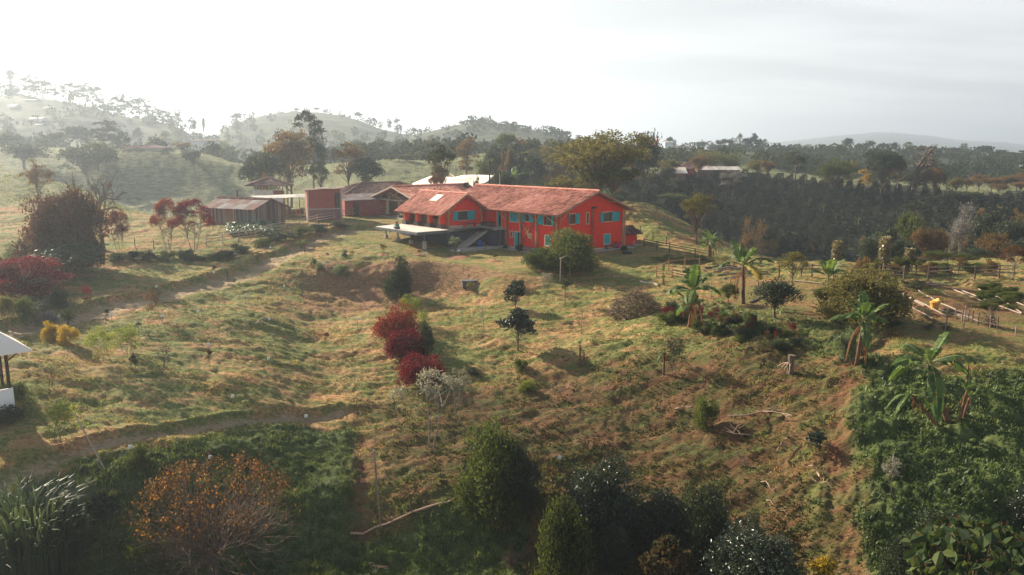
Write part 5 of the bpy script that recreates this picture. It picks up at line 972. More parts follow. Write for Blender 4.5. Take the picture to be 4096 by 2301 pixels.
    for (x0, y0, x1, y1) in ((1265, 260, 1650, 345), (1410, 315, 1880, 190), (1445, 165, 1720, 330), (1650, 180, 1930, 330), (1400, 318, 1600, 205)):
        b = MB(); pole(b, P(x0, y0, 149.3), P(x1, y1, 142), .06, False); b.build('stay_pole', M['bamboo'], t)
    # canopy at the left edge
    e = hit(35, 1560); Yt = 50; t = thing('garden_tent', 'white canvas garden tent roof cut off by the left edge', 'tent', (0, 0, 0)); R = atY(-60, 1322, Yt); E1 = atY(131, 1404, Yt - 2); gz = g1(E1[0] - 1, Yt)
    c = MB(); hw = 3.0; cx = V3(E1[0] - hw, E1[1], E1[2]); ap = cx + V3(0, 0, R[2] - E1[2] + .9)
    cs = [cx + V3(hw, 0, 0), cx + V3(0, hw, 0), cx + V3(-hw, 0, 0), cx + V3(0, -hw, 0)]
    for i in range(4): c.prism([cs[i], cs[(i + 1) % 4], ap], (0, 0, .05))
    c.build('canopy', M['fabric'], t)
    for k in range(4): p_ = cx + (cs[k] - cx) * .42; q = MB(); q.beam((p_[0], p_[1], gz - .8), (p_[0], p_[1], cx[2] + .5), .14, .14); q.build('post', M['wood_dark'], t); q = MB(); q.beam((p_[0], p_[1], cx[2] - .7), tuple(cx + (cs[k] - cx) * .78 + V3(0, 0, .12)), .08, .08); q.build('strut', M['wood_dark'], t)
    q = MB(); p0 = cx + (cs[0] - cx) * .5; p1 = cx + (cs[3] - cx) * .5; q.prism([(p0[0], p0[1], gz - .8), (p1[0], p1[1], gz - .8), (p1[0], p1[1], gz + 1.2), (p0[0], p0[1], gz + 1.2)], (-.06, .06, 0)); q.build('side_wall', M['white'], t)
    # far farmsteads
    def far(name, label, u0, u1, vr, vb, Y, wallm, roofm, hip=False, D=7, kind='gable', rise=.4, rz=.0, lift=0):
        
        if name == 'distant_house':
            _h = hit((u0 + u1) / 2, vb)
            if abs(_h[1] / Y - 1) < .45: Y = _h[1]
        a = atY(u0, vb, Y); b = atY(u1, vb, Y); top = atY(u0, vr, Y)[2]; W = b[0] - a[0]; z = a[2] + lift; H = top - z; zg = min(g1(a[0], Y), g1(b[0], Y), z) - 1
        return rect_house(name, label, 'house', (a[0], Y, z), rz, W, D, z - zg, H * (1 - rise), H * rise, .5, wallm, roofm, hip=hip, kind=kind, rw=.6)
    far('hill_house', 'long low dark-roofed house on the crest of the misty green hill', 480, 648, 582, 601, 233, 'whitewash', 'tile_old', True, 8, rise=.55)
    far('farmstead', 'distant farmhouse with dark hip roof and red walls on the coffee ridge', 2710, 2862, 652, 696, 232, 'red_dark', 'tile_old', True, 9, rise=.5)
    far('tin_barn', 'long shed with bright bleached tin roof beside the distant farmhouse', 2795, 2958, 669, 701, 226, 'brick_pale', 'tin_pale', False, 7, 'tin', .35)
    far('seed_shelter', 'small tan tarpaulin covered drying shed below the distant farmhouse', 2693, 2742, 672, 706, 222, 'rust', 'fabric', False, 6, 'tin', .6)
    for (lb, u0, u1, vr, vb, Y, wm, rm) in (('tiny red-roofed house at the left end of the right skyline', 2598, 2634, 556, 572, 560, 'red_dark', 'tile'), ('small blue-grey roofed house just below the red-roofed skyline house', 2660, 2692, 566, 576, 545, 'white', 'tin_pale'), ('tiny white-roofed shed on the terraced far slope', 2688, 2716, 580, 590, 530, 'white', 'tin_pale'), ('flat white roof on the terraced far slope, right of the smaller shed', 2748, 2784, 586, 596, 520, 'white', 'tin_pale'), ('pale pink roof in the hollow left of the distant farmhouse', 2680, 2742, 650, 662, 262, 'brick_pale', 'fabric'), ('pale roof half hidden by trees right of the bare tree', 3692, 3726, 678, 694, 300, 'white', 'tin_pale'), ('white roof at the right edge of the frame on the far pasture', 4066, 4130, 662, 680, 300, 'white', 'tin_pale'), ('bright white roof high on the hazy left hill', 36, 58, 417, 436, 470, 'white', 'white'), ('white roof of the upper row on the hazy left hill', 175, 203, 428, 434, 480, 'white', 'white'), ('long white roof in the middle of the hazy left hill', 120, 162, 470, 482, 440, 'white', 'white'), ('small white roof below the skyline conifer on the hazy hill', 100, 136, 398, 404, 490, 'white', 'white'), ('low white roof at the foot of the hazy left hill', 142, 160, 496, 503, 430, 'white', 'white'), ('low dark-roofed farm building on the pasture behind the misty hill', 765, 855, 560, 567, 360, 'whitewash', 'tile_old')):
        far('distant_house', lb, u0, u1, vr, vb, Y, wm, rm, False, 6, 'tin')
build_village()
# ------------------------------------------------------------------ fences
def fence(name, label, pts, hpost=1.15, rails=(.35, .7, 1.05), mat='wood', rpost=.06, rrail=.045, spacing=None, group=None, knots=False, cat='fence'):
    """pts: world points on the ground where posts stand"""
    if spacing:
        Q = []
        for a, b in zip(pts[:-1], pts[1:]):
            n = max(1, int(round(np.hypot(*(b - a)[:2]) / spacing))); Q += [a + (b - a) * i / n for i in range(n)]
        pts = Q + [pts[-1]]
    pts = [V3(p[0], p[1], g1(p[0], p[1])) for p in pts]; t = thing(name, label, cat, pts[0], 0, group); o = pts[0]
    for p in pts:
        b = MB(); h = hpost * random.uniform(.95, 1.12); pole(b, p - o + V3(0, 0, -.2), p - o + V3(random.uniform(-.03, .03), 0, h), rpost, knots); b.build('post', M[mat], t)
    for z in rails:
        for p, q in zip(pts[:-1], pts[1:]):
            b = MB(); pole(b, p - o + V3(0, -.06, z + random.uniform(-.03, .03)), q - o + V3(0, -.06, z + random.uniform(-.03, .03)), rrail, False); b.build('rail', M[mat], t)
    return t
fence('bamboo_fence', 'long bamboo rail fence climbing past the plank shed to the barn', [hit(*c3(x, y)) for x, y, g_ in ((405, 1065, .6), (615, 1045, .8), (820, 1010, 1.1), (1040, 975, 1.35), (1240, 915, 1.6), (1420, 880, 1.8), (1600, 855, 1.95), (1830, 785, 2.1), (2050, 745, 2.2), (2290, 695, 2.3), (2435, 670, 2.4), (2520, 655, 2.45))], 1.2, (.45, .8, 1.15), 'bamboo_pale', .055, .05)
fence('yard_fence', 'dark weathered wooden rail fence running down the slope right of the outhouse', [hit(*c4(x, y)) for x, y in ((665, 215), (790, 245), (910, 265), (1155, 315), (1330, 345))], 1.1, (.4, .75, 1.05), 'wood_dark', .07, .05)
fence('garden_fence', 'weathered rail fence along the back of the vegetable garden', [hit(*c5(x, y)) for x, y in ((250, 500), (355, 505), (560, 515), (800, 520), (1000, 520), (1240, 530), (1475, 535), (1690, 522), (1925, 520), (2160, 512), (2300, 505))], 1.25, (.5, .85, 1.2), 'wood', .075, .05)
fence('pen_fence', 'short pale orange bamboo pen fence left of the near banana plants', [hit(*c4(x, y)) for x, y in ((785, 500), (940, 512), (1075, 545))], 1.2, (.4, .7, 1.0), 'bamboo_orange', .07, .05)
fence('pen_fence', 'bamboo fence side running back from the pen corner to the garden plots', [hit(*c4(x, y)) for x, y in ((785, 492), (900, 440), (1060, 425), (1200, 415))], 1.15, (1.0,), 'bamboo_orange', .06, .045)
fence('bed_fence', 'crooked stick fence in front of the vegetable beds', [hit(*c5(x, y)) for x, y in ((1740, 905), (1800, 925), (1865, 935), (1905, 945), (1955, 965), (2075, 990), (2145, 1010))], .9, (.3, .65), 'wood', .05, .035)
fence('wire_fence', 'row of thin posts with wire along the hedge left of the red tree', [hit(*cB(x, y)) for x, y in ((1118, 705), (1275, 725), (1400, 715))], 1.1, (.9,), 'wood', .05, .012)
def post_thing(name, label, u, vb, vt, r=.05, mat='bamboo_pale', lean=0, group=None, cat='post', tip=0):
    P = hit(u, vb); h = CAMZ + tv(vt) * P[1] - P[2]; t = thing(name, label, cat, P, 0, group); b = MB(); pole(b, (0, 0, -.2), (lean, 0, h), r, True); b.build('pole', M[mat], t); return t
for i, (x, y0, y1) in enumerate(((2270, 730, 640), (1870, 1000, 895), (2032, 1000, 925), (2210, 1135, 1005), (2408, 1205, 1070))): post_thing('hill_post', ['thin post highest on the green hill right of the farmhouse', 'left one of the two posts behind the outhouse roof', 'right one of the two posts behind the outhouse roof', 'thin post above the top of the yard fence', 'taller post above the middle of the yard fence'][i], *c2(x, y0), c2(x, y1)[1], .055, 'wood_dark', group='single posts on the hill slope')
for (lb, u, vb, vt, ln, mt) in (('tall leaning bamboo stake left of the twin-crowned citrus tree', 1940, 1342, 1228, -.25, 'bamboo_pale'), ('straight pale stake right above the lone banana stump', 2325, 1336, 1232, .05, 'bamboo_pale'), ('long thin pole leaning over the lower path', 424, 1876, 1647, -1.6, 'bamboo_pale'), ('tall pole standing in the bare groove left of the fallen pole', 1523, 2112, 1802, -.25, 'wood'), ('short post left of the young tree beside the groove', 1560, 2085, 2014, 0, 'wood'), ('stub post above the middle of the fallen pole', 1645, 2055, 1975, 0, 'wood'), ('thin whitish post before the small banana crown right of the dry brush', 2842, 1192, 1124, 0, 'bamboo_pale'), ('short orange post at the edge of the bare garden yard', 3031, 1152, 1114, 0, 'bamboo_orange'), ('orange corner post of the garden plots', 2922, 1130, 1098, 0, 'bamboo_orange'), ('dark post left of the stick fence by the beds', 3780, 1325, 1232, .1, 'wood'), ('dark post standing behind the stick fence, topped by a blue cloth', 3853, 1330, 1222, 0, 'wood'), ('weathered post on the path edge below the red sapling', 288, 1240, 1192, 0, 'wood'), ('post on the bank edge left of the upper path bend', 1219, 1012, 972, 0, 'wood'), ('short post on the grass above the upper path', 911, 1122, 1082, 0, 'wood'), ('thin post on the right slope below the beds', 4062, 1342, 1302, 0, 'wood')):
    post_thing('stake', lb, u, vb, vt, .045, mt, ln)
# goal frame
A, B = hit(2240, 1124), hit(2279, 1104); t = thing('goal_frame', 'bamboo goal frame standing on the lawn before the big bush', 'goal', A, 0); d = B - A; b = MB(); pole(b, (0, 0, -.2), (.05, 0, 2.35), .065); b.build('post', M['bamboo_pale'], t); b = MB(); pole(b, d + V3(0, 0, -.2), d + V3(.0, 0, 2.35), .065); b.build('post', M['bamboo_pale'], t); b = MB(); pole(b, (-.1, 0, 2.3), d + V3(.12, 0, 2.3), .06); b.build('crossbar', M['bamboo_pale'], t)
# utility poles
for (lb, u, Y, vt, cross) in (('tall dark utility pole rising behind the farmhouse ridge', 1958, 128, 644, True), ('utility pole with a crossarm on the green hill behind the awning', 1619, 262, 580, True), ('utility pole near the pink roof left of the distant farmhouse', 2657, 240, 630, False), ('short pole above the plank shed roof', 948, 112, 762, False)):
    a = atY(u, vt, Y); zg = g1(a[0], Y); t = thing('utility_pole', lb, 'utility pole', (a[0], Y, zg)); b = MB(); b.tube([(0, 0, -.4), (0, 0, a[2] - zg)], [.15, .1], 8, t=.3); b.build('pole', M['wood_dark'], t)
    if cross: b = MB(); b.beam((-1.0, 0, a[2] - zg - .3), (1.0, 0, a[2] - zg - .3), .1, .1, .3); b.build('crossarm', M['wood_dark'], t)
# vegetable beds edged with logs
def log(name, label, a, b, r=.085, mat='bamboo_pale', group=None, lift=.08, cat='log'):
    pa, pb = hit(*a), hit(*b); n = 6; P = []
    for i in range(n): q = pa + (pb - pa) * i / (n - 1); P.append(V3(q[0], q[1], g1(q[0], q[1]) + lift) - pa)
    t = thing(name, label, cat, pa, 0, group); m = MB(); m.tube(P, np.linspace(r, r * .8, n), 8); m.build('pole', M[mat], t); return t
edges = [((1155, 720), (1525, 915)), ((1180, 640), (1650, 885)), ((1190, 655), (1440, 790)), ((1380, 640), (1600, 760)), ((1540, 625), (1700, 700)), ((1600, 765), (1790, 850)), ((1690, 615), (2020, 755)), ((1780, 630), (2130, 770)), ((1580, 825), (1900, 905)), ((1960, 625), (2140, 705)), ((2140, 700), (2380, 860)), ((2200, 705), (2400, 785)), ((2165, 790), (2370, 865)), ((1480, 560), (1660, 585)), ((1450, 595), (1610, 592))]
ORD = 'first second third fourth fifth sixth seventh eighth ninth tenth eleventh twelfth thirteenth fourteenth fifteenth sixteenth seventeenth eighteenth nineteenth twentieth twenty-first twenty-second twenty-third twenty-fourth twenty-fifth twenty-sixth twenty-seventh twenty-eighth twenty-ninth thirtieth thirty-first thirty-second thirty-third thirty-fourth thirty-fifth thirty-sixth thirty-seventh thirty-eighth thirty-ninth fortieth'.split()
edges.sort()
for i, (a, b) in enumerate(edges): log('bed_edging_log', 'pale bamboo log edging the vegetable beds, %s counted from the left' % ORD[i], c5(*a), c5(*b), .06, 'log', group='logs edging the vegetable beds')
for i, (a, b) in enumerate((((1430, 520), (1890, 488)), ((1370, 492), (1860, 458)), ((1330, 462), (1760, 432)), ((1330, 440), (1700, 418)), ((1250, 418), (1560, 405)))): log('plot_edging', 'grey pole edging the fenced plots behind the tall banana plants, %s from the front' % ORD[i], c4(*a), c4(*b), .08, 'wood', group='poles edging the fenced plots')
log('fallen_pole', 'long pale pole lying across the lower slope left of the dark shrub', (1402, 2138), (1645, 2056), .07, 'branch', cat='pole'); log('fallen_pole', 'shorter pale pole lying end to end with the long one below the dark shrub', (1640, 2056), (1830, 1996), .07, 'branch', cat='pole')
log('fallen_log', 'pinkish debarked log lying on the lawn left of the banana stump', c4(630, 553), c4(797, 590), .12, 'bamboo_pale'); log('fallen_log', 'long pale pole on the bare yard in front of the garden fence', c5(180, 545), c5(470, 575), .09); log('fallen_log', 'fallen stem leaning out of the vine-covered mound', c4(1690, 755), c4(1830, 690), .09, 'wood')
# ladder
A, B = hit(*c4(345, 800)), hit(*c4(500, 920)); t = thing('ladder', 'grey wooden ladder lying on the slope below the dry brush heap', 'ladder', A, 0); d = B - A; d[2] = g1(B[0], B[1]) - A[2]; s = np.cross(d, [0, 0, 1]); s = s / np.linalg.norm(s) * .25
for sg in (-1, 1): m = MB(); m.beam(s * sg + V3(0, 0, .12) - d * .03, d * 1.05 + s * sg + V3(0, 0, .12), .07, .06); m.build('rail', M['branch'], t)
for i in range(6): m = MB(); q = d * (i + .6) / 6.3 + V3(0, 0, .13); m.beam(q - s * 1.15, q + s * 1.15, .06, .05); m.build('rung', M['branch'], t)
P = hit(*cD(905, 455)); t = thing('stone_block', 'small weathered concrete block box set into the bank', 'block', P, .2); m = MB(); m.box(-.7, .7, -.35, .35, -.3, .35); m.build('block', M['stone'], t); m = MB(); m.box(-.78, .78, -.42, .42, .35, .47); m.build('cap', M['metal'], t)
P = hit(*c5(1537, 812)); t = thing('harvest_basket', 'tall yellow woven basket standing between the vegetable beds', 'basket', P, 0); m = MB(); m.tube([(0, 0, 0), (0, 0, .35), (0, 0, .6)], [.26, .33, .42], 14); m.build('body', M['wicker'], t); m = MB(); m.tube([(.12, 0, .58), (.15, 0, .72), (.1, 0, .78)], [.34, .38, .2], 12); m.build('cloth', M['wicker'], t)
# tree labels: small white plates on pins
SIGNS = [(152, 1231, 'beside the dark bush left of the cycad'), (237, 1266, 'left of the cycad'), (447, 1258, 'right of the dark seedling above the yellow bushes'), (650, 1263, 'right of the orange sapling on the path'), (627, 1146, 'above the tall orange sapling'), (793, 1245, 'at the bend below the upper path'), (1212, 963, 'on its own tall pin near the bamboo fence'), (1083, 990, 'in the grass behind the citrus tree by the fence'), (856, 1090, 'next to the small post on the green slope'), (982, 1184, 'below the upper path left of the bank'), (1137, 1144, 'at the foot of the bare sapling slope'), (1078, 1276, 'beside the shiny-leaved sapling'), (1429, 1276, 'in the bowl left of the red bushes'), (833, 1377, 'above the rusty sapling'), (1074, 1434, 'in the middle of the sunny slope'), (931, 1585, 'beside the green upright seedling'), (523, 1788, 'left of the shrub below the lower path'), (840, 1829, 'above the orange-leaved tree'), (1225, 1665, 'at the right end of the lower path'), (1835, 1003, 'leaning by the young tree on the lawn edge'), (1703, 1012, 'by the small reddish shrub on the lawn edge'), (2238, 1831, 'above the dark shrub at bottom centre'), (1298, 1052, 'below the two pale round bushes')]
for u, v, d in SIGNS:
    P = hit(u, v + 26); s = P[1] / 70; t = thing('plant_label', 'small white plant label %s' % d, 'plant label', P, random.uniform(-.4, .4), 'white plant labels on the slopes'); h = max(.35, CAMZ + tv(v) * P[1] - P[2]); m = MB(); m.tube([(0, 0, -.1), (.03, 0, h)], .02, 5); m.build('pin', M['wood'], t); m = MB(); m.hexa([(-.11, -.02, h - .1), (.11, -.02, h - .1), (.11, -.0, h - .1), (-.11, 0, h - .1), (-.11, .05, h + .1), (.11, .05, h + .1), (.11, .07, h + .1), (-.11, .07, h + .1)]); m.build('plate', M['white'], t)
# ------------------------------------------------------------------ single plants and trees seen in the photograph
def box4(f, x0, y0, x1, y1): a = f(x0, y0); b = f(x1, y1); return (a[0] + b[0]) / 2, b[1], a[1], b[0] - a[0]
def pb(kind, f, box, label, base=None, **k):
    u, vb, vt, w = box4(f, *box); return plant(kind, u, (-base if base and base < 590 else (base or vb)), vt, w, label, **k)
I = lambda x, y: (x, y)
# around the farmhouse
pb('bigbush', cD, (1580, -62, 2190, 300), 'big round glossy bush in front of the red corner of the farmhouse', base=1078, name='bush', cat='bush', mat=G['mid'])
pb('bigbush', cD, (1430, 110, 1780, 300), 'lower left lobe of shrubbery beside the big round bush before the farmhouse', base=1072, name='bush', cat='bush', mat=G['mid'])
pb('bigtree', I, (2200, 532, 2610, 866), 'big rusty green tree with branching crown right behind the farmhouse roof', base=124, mat=G['olive'], var=0)
pb('airy', I, (2340, 640, 2560, 870), 'lower green tree mass under the big tree behind the farmhouse roof', base=122, mat=G['mid'], var=1)
pb('airy', I, (2190, 700, 2400, 868), 'leafy yellow-green tree just left of the big tree behind the roof', base=121, mat=G['olive'], var=2)
pb('round', I, (2510, 535, 2630, 770), 'tall grey-green tree half hidden behind the big rusty tree', base=190)
pb('airy', I, (1700, 575, 1832, 745), 'dark slim tree standing alone behind the red roofs', base=128, mat=G['dark'], var=0)
pb('thin', I, (1712, 540, 1752, 600), 'leafless twiggy treetop behind the dark slim tree', base=135, mat=G['grey'])
pb('airy', I, (1715, 690, 1770, 748), 'small rusty shrub in front of the cream awning', base=127, mat=G['rusty'])
pb('airy', I, (1890, 695, 1925, 755), 'slender young tree before the middle of the cream awning', base=127, mat=G['olive'])
pb('sapling', I, (1840, 730, 1885, 765), 'small leafy shrub peeking over the barn roof', base=125, name='shrub', cat='shrub')
pb('broad', I, (1990, 690, 2060, 790), 'bushy tree right of the awning behind the long roof', base=150, mat=G['dark'])
pb('bush', c2, (215, 1188, 335, 1285), 'small dark shrub beside the teal ground floor door', name='shrub', cat='shrub'); pb('bush', c1, (2210, 1185, 2290, 1250), 'small shrub in the corner of the dark blue wall and the red wall', name='shrub', cat='shrub')
pb('bush', c2, (1740, 1205, 1860, 1268), 'low shrub at the right foot of the end wall', name='shrub', cat='shrub', base=1003); pb('bush', c2, (440, 1270, 520, 1312), 'small shrub at the end of the blue bench', name='shrub', cat='shrub')
for (b, lb, m, kd) in (((1418, 1075, 1620, 1345), 'young white-flecked citrus tree on a mulched ring below the staircase', G['pale'], 'airy'), ((435, 1175, 540, 1340), 'small brownish tree on the lawn edge below the terrace', G['rusty'], 'sapling'), ((975, 1268, 1065, 1350), 'small reddish shrub on the lawn edge below the terrace pillar', G['redorange'], 'sapling'), ((2062, 1335, 2140, 1425), 'small dark conical shrub on the lawn edge right of the citrus tree', G['dark'], 'sapling')):
    pb(kd, c1, b, lb, name='young_tree', cat='young tree', mat=m)
for x, y, w in ((1545, 1370, 1.6), (1000, 1345, .8), (2090, 1432, .9), (485, 1345, .7)):
    P = hit(*c1(x, y)); m = MB(); A = []; r_ = np.random.default_rng(int(x))
    for i in range(6): A.append([(P[0] + math.cos(a) * w * i / 5, P[1] + math.sin(a) * w * i / 5, g1(P[0] + math.cos(a) * w * i / 5, P[1] + math.sin(a) * w * i / 5) + (.12 * (1 - (i / 5) ** 2) + .02 * r_.random() if i < 5 else -.04)) for a in np.linspace(0, 2 * PI, 17)])
    m.grid(A); o = m.build('mulch_ring', M['rust'], None, True); tag(o, {1545: 'largest red-brown mulch ring under the young citrus tree', 1000: 'mulch patch under the small reddish shrub', 2090: 'mulch ring under the small dark conical shrub', 485: 'mulch patch under the small brownish tree'}[x], 'mulch')
for b, lb, m, kd in (((1065, 70, 1135, 150), 'upper left pale round bush on the sunny knoll slope', G['pale'], 'bush'), ((1118, 120, 1200, 195), 'small pale round bush just right of its neighbour on the knoll slope', G['pale'], 'bush'), ((1285, 140, 1442, 250), 'largest pale round bush above the reddish bank', G['pale'], 'bush'), ((1218, 28, 1250, 78), 'tiny dark seedling above the pale round bushes', G['dark'], 'sapling'), ((1370, 0, 1425, 68), 'greyish purple shrub on the lawn edge', G['grey'], 'bush'), ((1440, 0, 1495, 75), 'thin yellowish sapling beside the greyish shrub', G['olive'], 'wispy'), ((1160, 795, 1245, 940), 'orange-brown sapling in the bottom of the bowl', G['orange'], 'sapling'), ((565, 650, 650, 778), 'glossy sapling with white-lit leaves on the sunny slope', G['silver'], 'sapling'), ((50, 950, 130, 1150), 'rusty sapling with thin stem on the sunny slope', G['orange'], 'sapling'), ((225, 1328, 285, 1440), 'green upright seedling in a dark hole on the sunny slope', G['mid'], 'sapling')):
    pb(kd, cC, b, lb, name='bush' if kd == 'bush' else 'sapling', cat='bush' if kd == 'bush' else 'sapling', mat=m)
pb('dead', cC, (945, 185, 1040, 440), 'thin leafless sapling on the sunny slope left of the bank', name='sapling', cat='sapling')
# red bushes and neighbours
pb('bigbush', I, (1536, 1035, 1655, 1200), 'tall dark conical bush growing on the reddish bank', name='bush', cat='bush', mat=G['dark'], base=1195)
pb('redbush', I, (1502, 1226, 1692, 1366), 'uppermost and largest red bush of the row of three', name='red_bush', cat='bush', mat=G['redorange'], group='three red bushes'); pb('redbush', I, (1536, 1322, 1696, 1450), 'middle crimson bush of the row of three', name='red_bush', cat='bush', group='three red bushes'); pb('redbush', I, (1588, 1420, 1778, 1540), 'lowest crimson bush of the row of three', name='red_bush', cat='bush', group='three red bushes')
pb('wispy', I, (1588, 1184, 1694, 1290), 'bright yellow-green drooping tree above the red bushes', mat=G['lime'], name='young_tree', cat='young tree', base=1300); pb('wispy', I, (1670, 1235, 1718, 1310), 'smaller yellow-green shoot right of the upper red bush', name='young_tree', cat='young tree', base=1330)
pb('bush', I, (1676, 1292, 1742, 1425), 'dark green bush tucked behind the red bushes', name='bush', cat='bush', base=1430)
plant('silver', 1720, 1795, 1478, 300, 'silvery leaved tree with two slanting pale stems below the red bushes', mat=G['silver'], tmat=M['bark_pale'], name='silver_tree')
plant('silver', 1836, 1700, 1472, 110, 'thin sprig of silvery leaves right of the silver tree', mat=G['silver'], name='sapling', cat='sapling')
# middle slope
pb('bigleaf', I, (2000, 1238, 2138, 1402), 'lower dark large-leaved citrus tree on the open slope', mat=G['glossy'], name='citrus_tree', cat='citrus tree'); pb('bigleaf', I, (2024, 1138, 2103, 1240), 'upper smaller citrus tree with lime top above the lower one', mat=G['dark'], name='citrus_tree', cat='citrus tree')
pb('wispy', I, (2160, 1092, 2215, 1162), 'white-flecked shrub left below the goal frame', mat=G['silver'], name='shrub', cat='shrub'); pb('sapling', I, (2236, 1118, 2283, 1218), 'small dark tree with thin trunk below the goal frame', name='young_tree', cat='young tree', mat=G['dark']); pb('wispy', I, (1862, 1125, 1900, 1172), 'thin grey shrub in front of the concrete block', mat=G['olive'], name='shrub', cat='shrub'); pb('bush', I, (2040, 1120, 2100, 1150), 'low green shrub on the slope above the citrus trees', name='shrub', cat='shrub')
pb('bush', I, (1870, 1468, 1915, 1500), 'small dark shrub on the slope right of the lowest red bush', name='shrub', cat='shrub')
plant('brush', 2545, 1258, 1150, 225, 'big heap of grey dry brush on the slope', name='brush_heap', cat='brush heap'); plant('round', 2912, 1212, 1138, 84, 'round lime-topped bush right of the banana plants', name='bush', cat='bush', mat=G['limetop']); plant('round', 3098, 1275, 1118, 185, 'steep mound smothered in dark vines beside the bare yard', name='vine_mound', cat='vine mound', mat=G['dark']); plant('umb', 3165, 1155, 1008, 150, 'small spreading tree between the vine mound and the big bush', mat=G['olive'])
plant('bigbush', 3440, 1285, 1082, 330, 'very large dark rounded bush left of the vegetable beds', name='bush', cat='bush', mat=G['olive'], var=0); plant('cone', 3556, 1300, 1178, 85, 'feathery dark conifer shrub at the right foot of the large bush', name='bush', cat='bush'); plant('round', 3300, 1252, 1150, 90, 'small dark round tree at the left foot of the large bush', mat=G['mid'])
pb('bush', I, (3336, 1322, 3415, 1452), 'pale-leaved upright shrub left of the leaning banana plant', mat=G['pale'], name='shrub', cat='shrub'); pb('wispy', I, (2655, 1345, 2745, 1500), 'loose dark shrub behind the dying banana stem', mat=G['dark'], name='shrub', cat='shrub')
pb('redtree', I, (3975, 982, 4110, 1110), 'orange-red shrubby tree at the right edge above the garden fence', mat=G['orange']); 
for i, (u, vb, vt, w, lb) in enumerate(((3343, 1085, 962, 44, 'left one of the three column-shaped dragon trees'), (3530, 1115, 945, 50, 'tallest, middle column-shaped dragon tree by the garden fence'), (3633, 1092, 992, 44, 'shortest, right column-shaped dragon tree'))): plant('dracaena', u, vb, vt, w, lb, name='dragon_tree', cat='dragon tree', group='three dragon trees')
# banana plants
banana('nearest tall banana plant with bending torn leaves above the red flowers', *c4(1105, 985), c4(0, 325)[1], 8, seed=2, stems=2, dead=4, hfrac=.52, lean=(.15, 0)); banana('tall banana plant with one yellowing leaf in front of the fenced plots', *c4(1625, 760), c4(0, 120)[1], 8, seed=5, yellow=1, dead=3, hfrac=.58, lean=(-.2, 0), torn=.55)
banana('slim banana plant standing by the yard fence', *c4(1300, 352), 888, 7, seed=8, hfrac=.5, dead=3, lean=(-.1, 0)); banana('cut banana stumps with two short upright leaves on the lawn', *c4(845, 580), c4(0, 405)[1], 3, seed=11, hfrac=.7, stems=2, dead=2, els=(1.1, 1.4))
banana('bright green broad-leaved banana plant behind the large bush', 3310, 1160, 1018, 6, seed=13, hfrac=.35, torn=.12, dead=0, els=(.5, 1.3), L=3.0, tmat='bstem'); banana('banana plant with a brown collapsed skirt in front of the large bush', 3425, 1457, 1175, 8, seed=17, hfrac=.62, dead=6, torn=.5, lean=(.25, 0))
banana('large leaning banana plant with a snapped arching leaf at right', 3800, 1690, 1302, 6, seed=21, hfrac=.6, lean=(-1.5, .2), dead=4, torn=.5, stems=1, els=(-.1, 1.2)); banana('fallen over banana stem with withered drooping leaves at right', 3765, 1705, 1470, 5, seed=23, hfrac=.55, lean=(-2.0, -.1), dead=4, torn=.7, els=(-.3, .6), L=1.6)
banana('short upright banana shoots behind the leaning banana plant', 3835, 1680, 1490, 4, seed=25, hfrac=.6, lean=(.3, 0), dead=3, stems=2, els=(.9, 1.4), L=1.1); banana('dying banana stump with one pale leaf in the middle of the slope', 2318, 1465, 1335, 3, seed=27, hfrac=.65, dead=5, els=(.8, 1.4), L=.8, stems=2)
banana('half-withered banana plant with one bright hanging leaf at lower centre', 2655, 1500, 1368, 4, seed=29, hfrac=.7, dead=4, els=(-.2, 1.0), torn=.5, L=1.1); banana('tiny banana seedling below the half-withered plant', *c4(500, 1440), c4(0, 1335)[1], 3, seed=31, hfrac=.4, dead=0, L=.7); banana('small dead banana stalk at far right of the slope', *c8(1870, 235), c8(0, 70)[1], 2, seed=33, hfrac=.8, dead=4, L=.6)
banana('small banana plant at the corner of the fenced plots', 3115, 1110, 1035, 3, seed=35, hfrac=.7, dead=4, L=.7, yellow=2)
# left side of the picture
pb('redtree', I, (-30, 1026, 290, 1190), 'wide dark-red spreading tree at the left edge of the lawn', var=0, base=1200, mat=G['red']); pb('redbush', I, (-20, 1050, 245, 1185), 'low dense crimson shrub under the wide dark-red tree at the left edge', name='red_bush', cat='bush', base=1190); pb('redtree', I, (-60, 1012, 28, 1110), 'red treetop cut off by the left edge of the frame', mat=G['redorange'], base=1150)
pb('bigbush', I, (95, 800, 320, 1075), 'very large dense rusty-brown tree on the left, like a wall of leaves', mat=G['redbrown'], base=1085, var=0); pb('bigbush', I, (215, 772, 428, 1060), 'dark purple-green right half of the huge dense tree clump on the left', mat=G['redbrown'], base=1082, var=1); pb('round', I, (120, 980, 420, 1110), 'dark undergrowth bush at the foot of the huge dense trees', mat=G['dark'], name='bush', cat='bush', base=1118)
pb('airy', I, (100, 640, 220, 812), 'slender lone tree with small brown crown on the sunlit left meadow', mat=G['rusty'], tmat=M['bark'], base=845, var=1)
pb('dead', I, (330, 690, 500, 900), 'gnarled dead tree with antler-like branches above the dense trees', base=1000, name='dead_tree', var=1); pb('dead', I, (258, 685, 375, 800), 'dead crooked branches left of the gnarled dead tree', base=1003, name='dead_tree', var=2); plant('sapling', 438, -97, 735, 26, 'orange epiphyte cluster perched in the dead tree', mat=G['orange'], name='epiphyte', cat='epiphyte', P=atY(438, 770, 97)); 
pb('redtree', I, (425, 845, 535, 1012), 'small crooked red-leaved tree on the bright grass', mat=G['redorange']); pb('redtree', I, (612, 795, 740, 1008), 'left one of the red umbrella trees in front of the plank shed', mat=G['redorange'], base=1006, group='red umbrella trees'); pb('redtree', I, (690, 798, 858, 1005), 'right, larger one of the red umbrella trees touching the plank shed', base=1003, group='red umbrella trees')
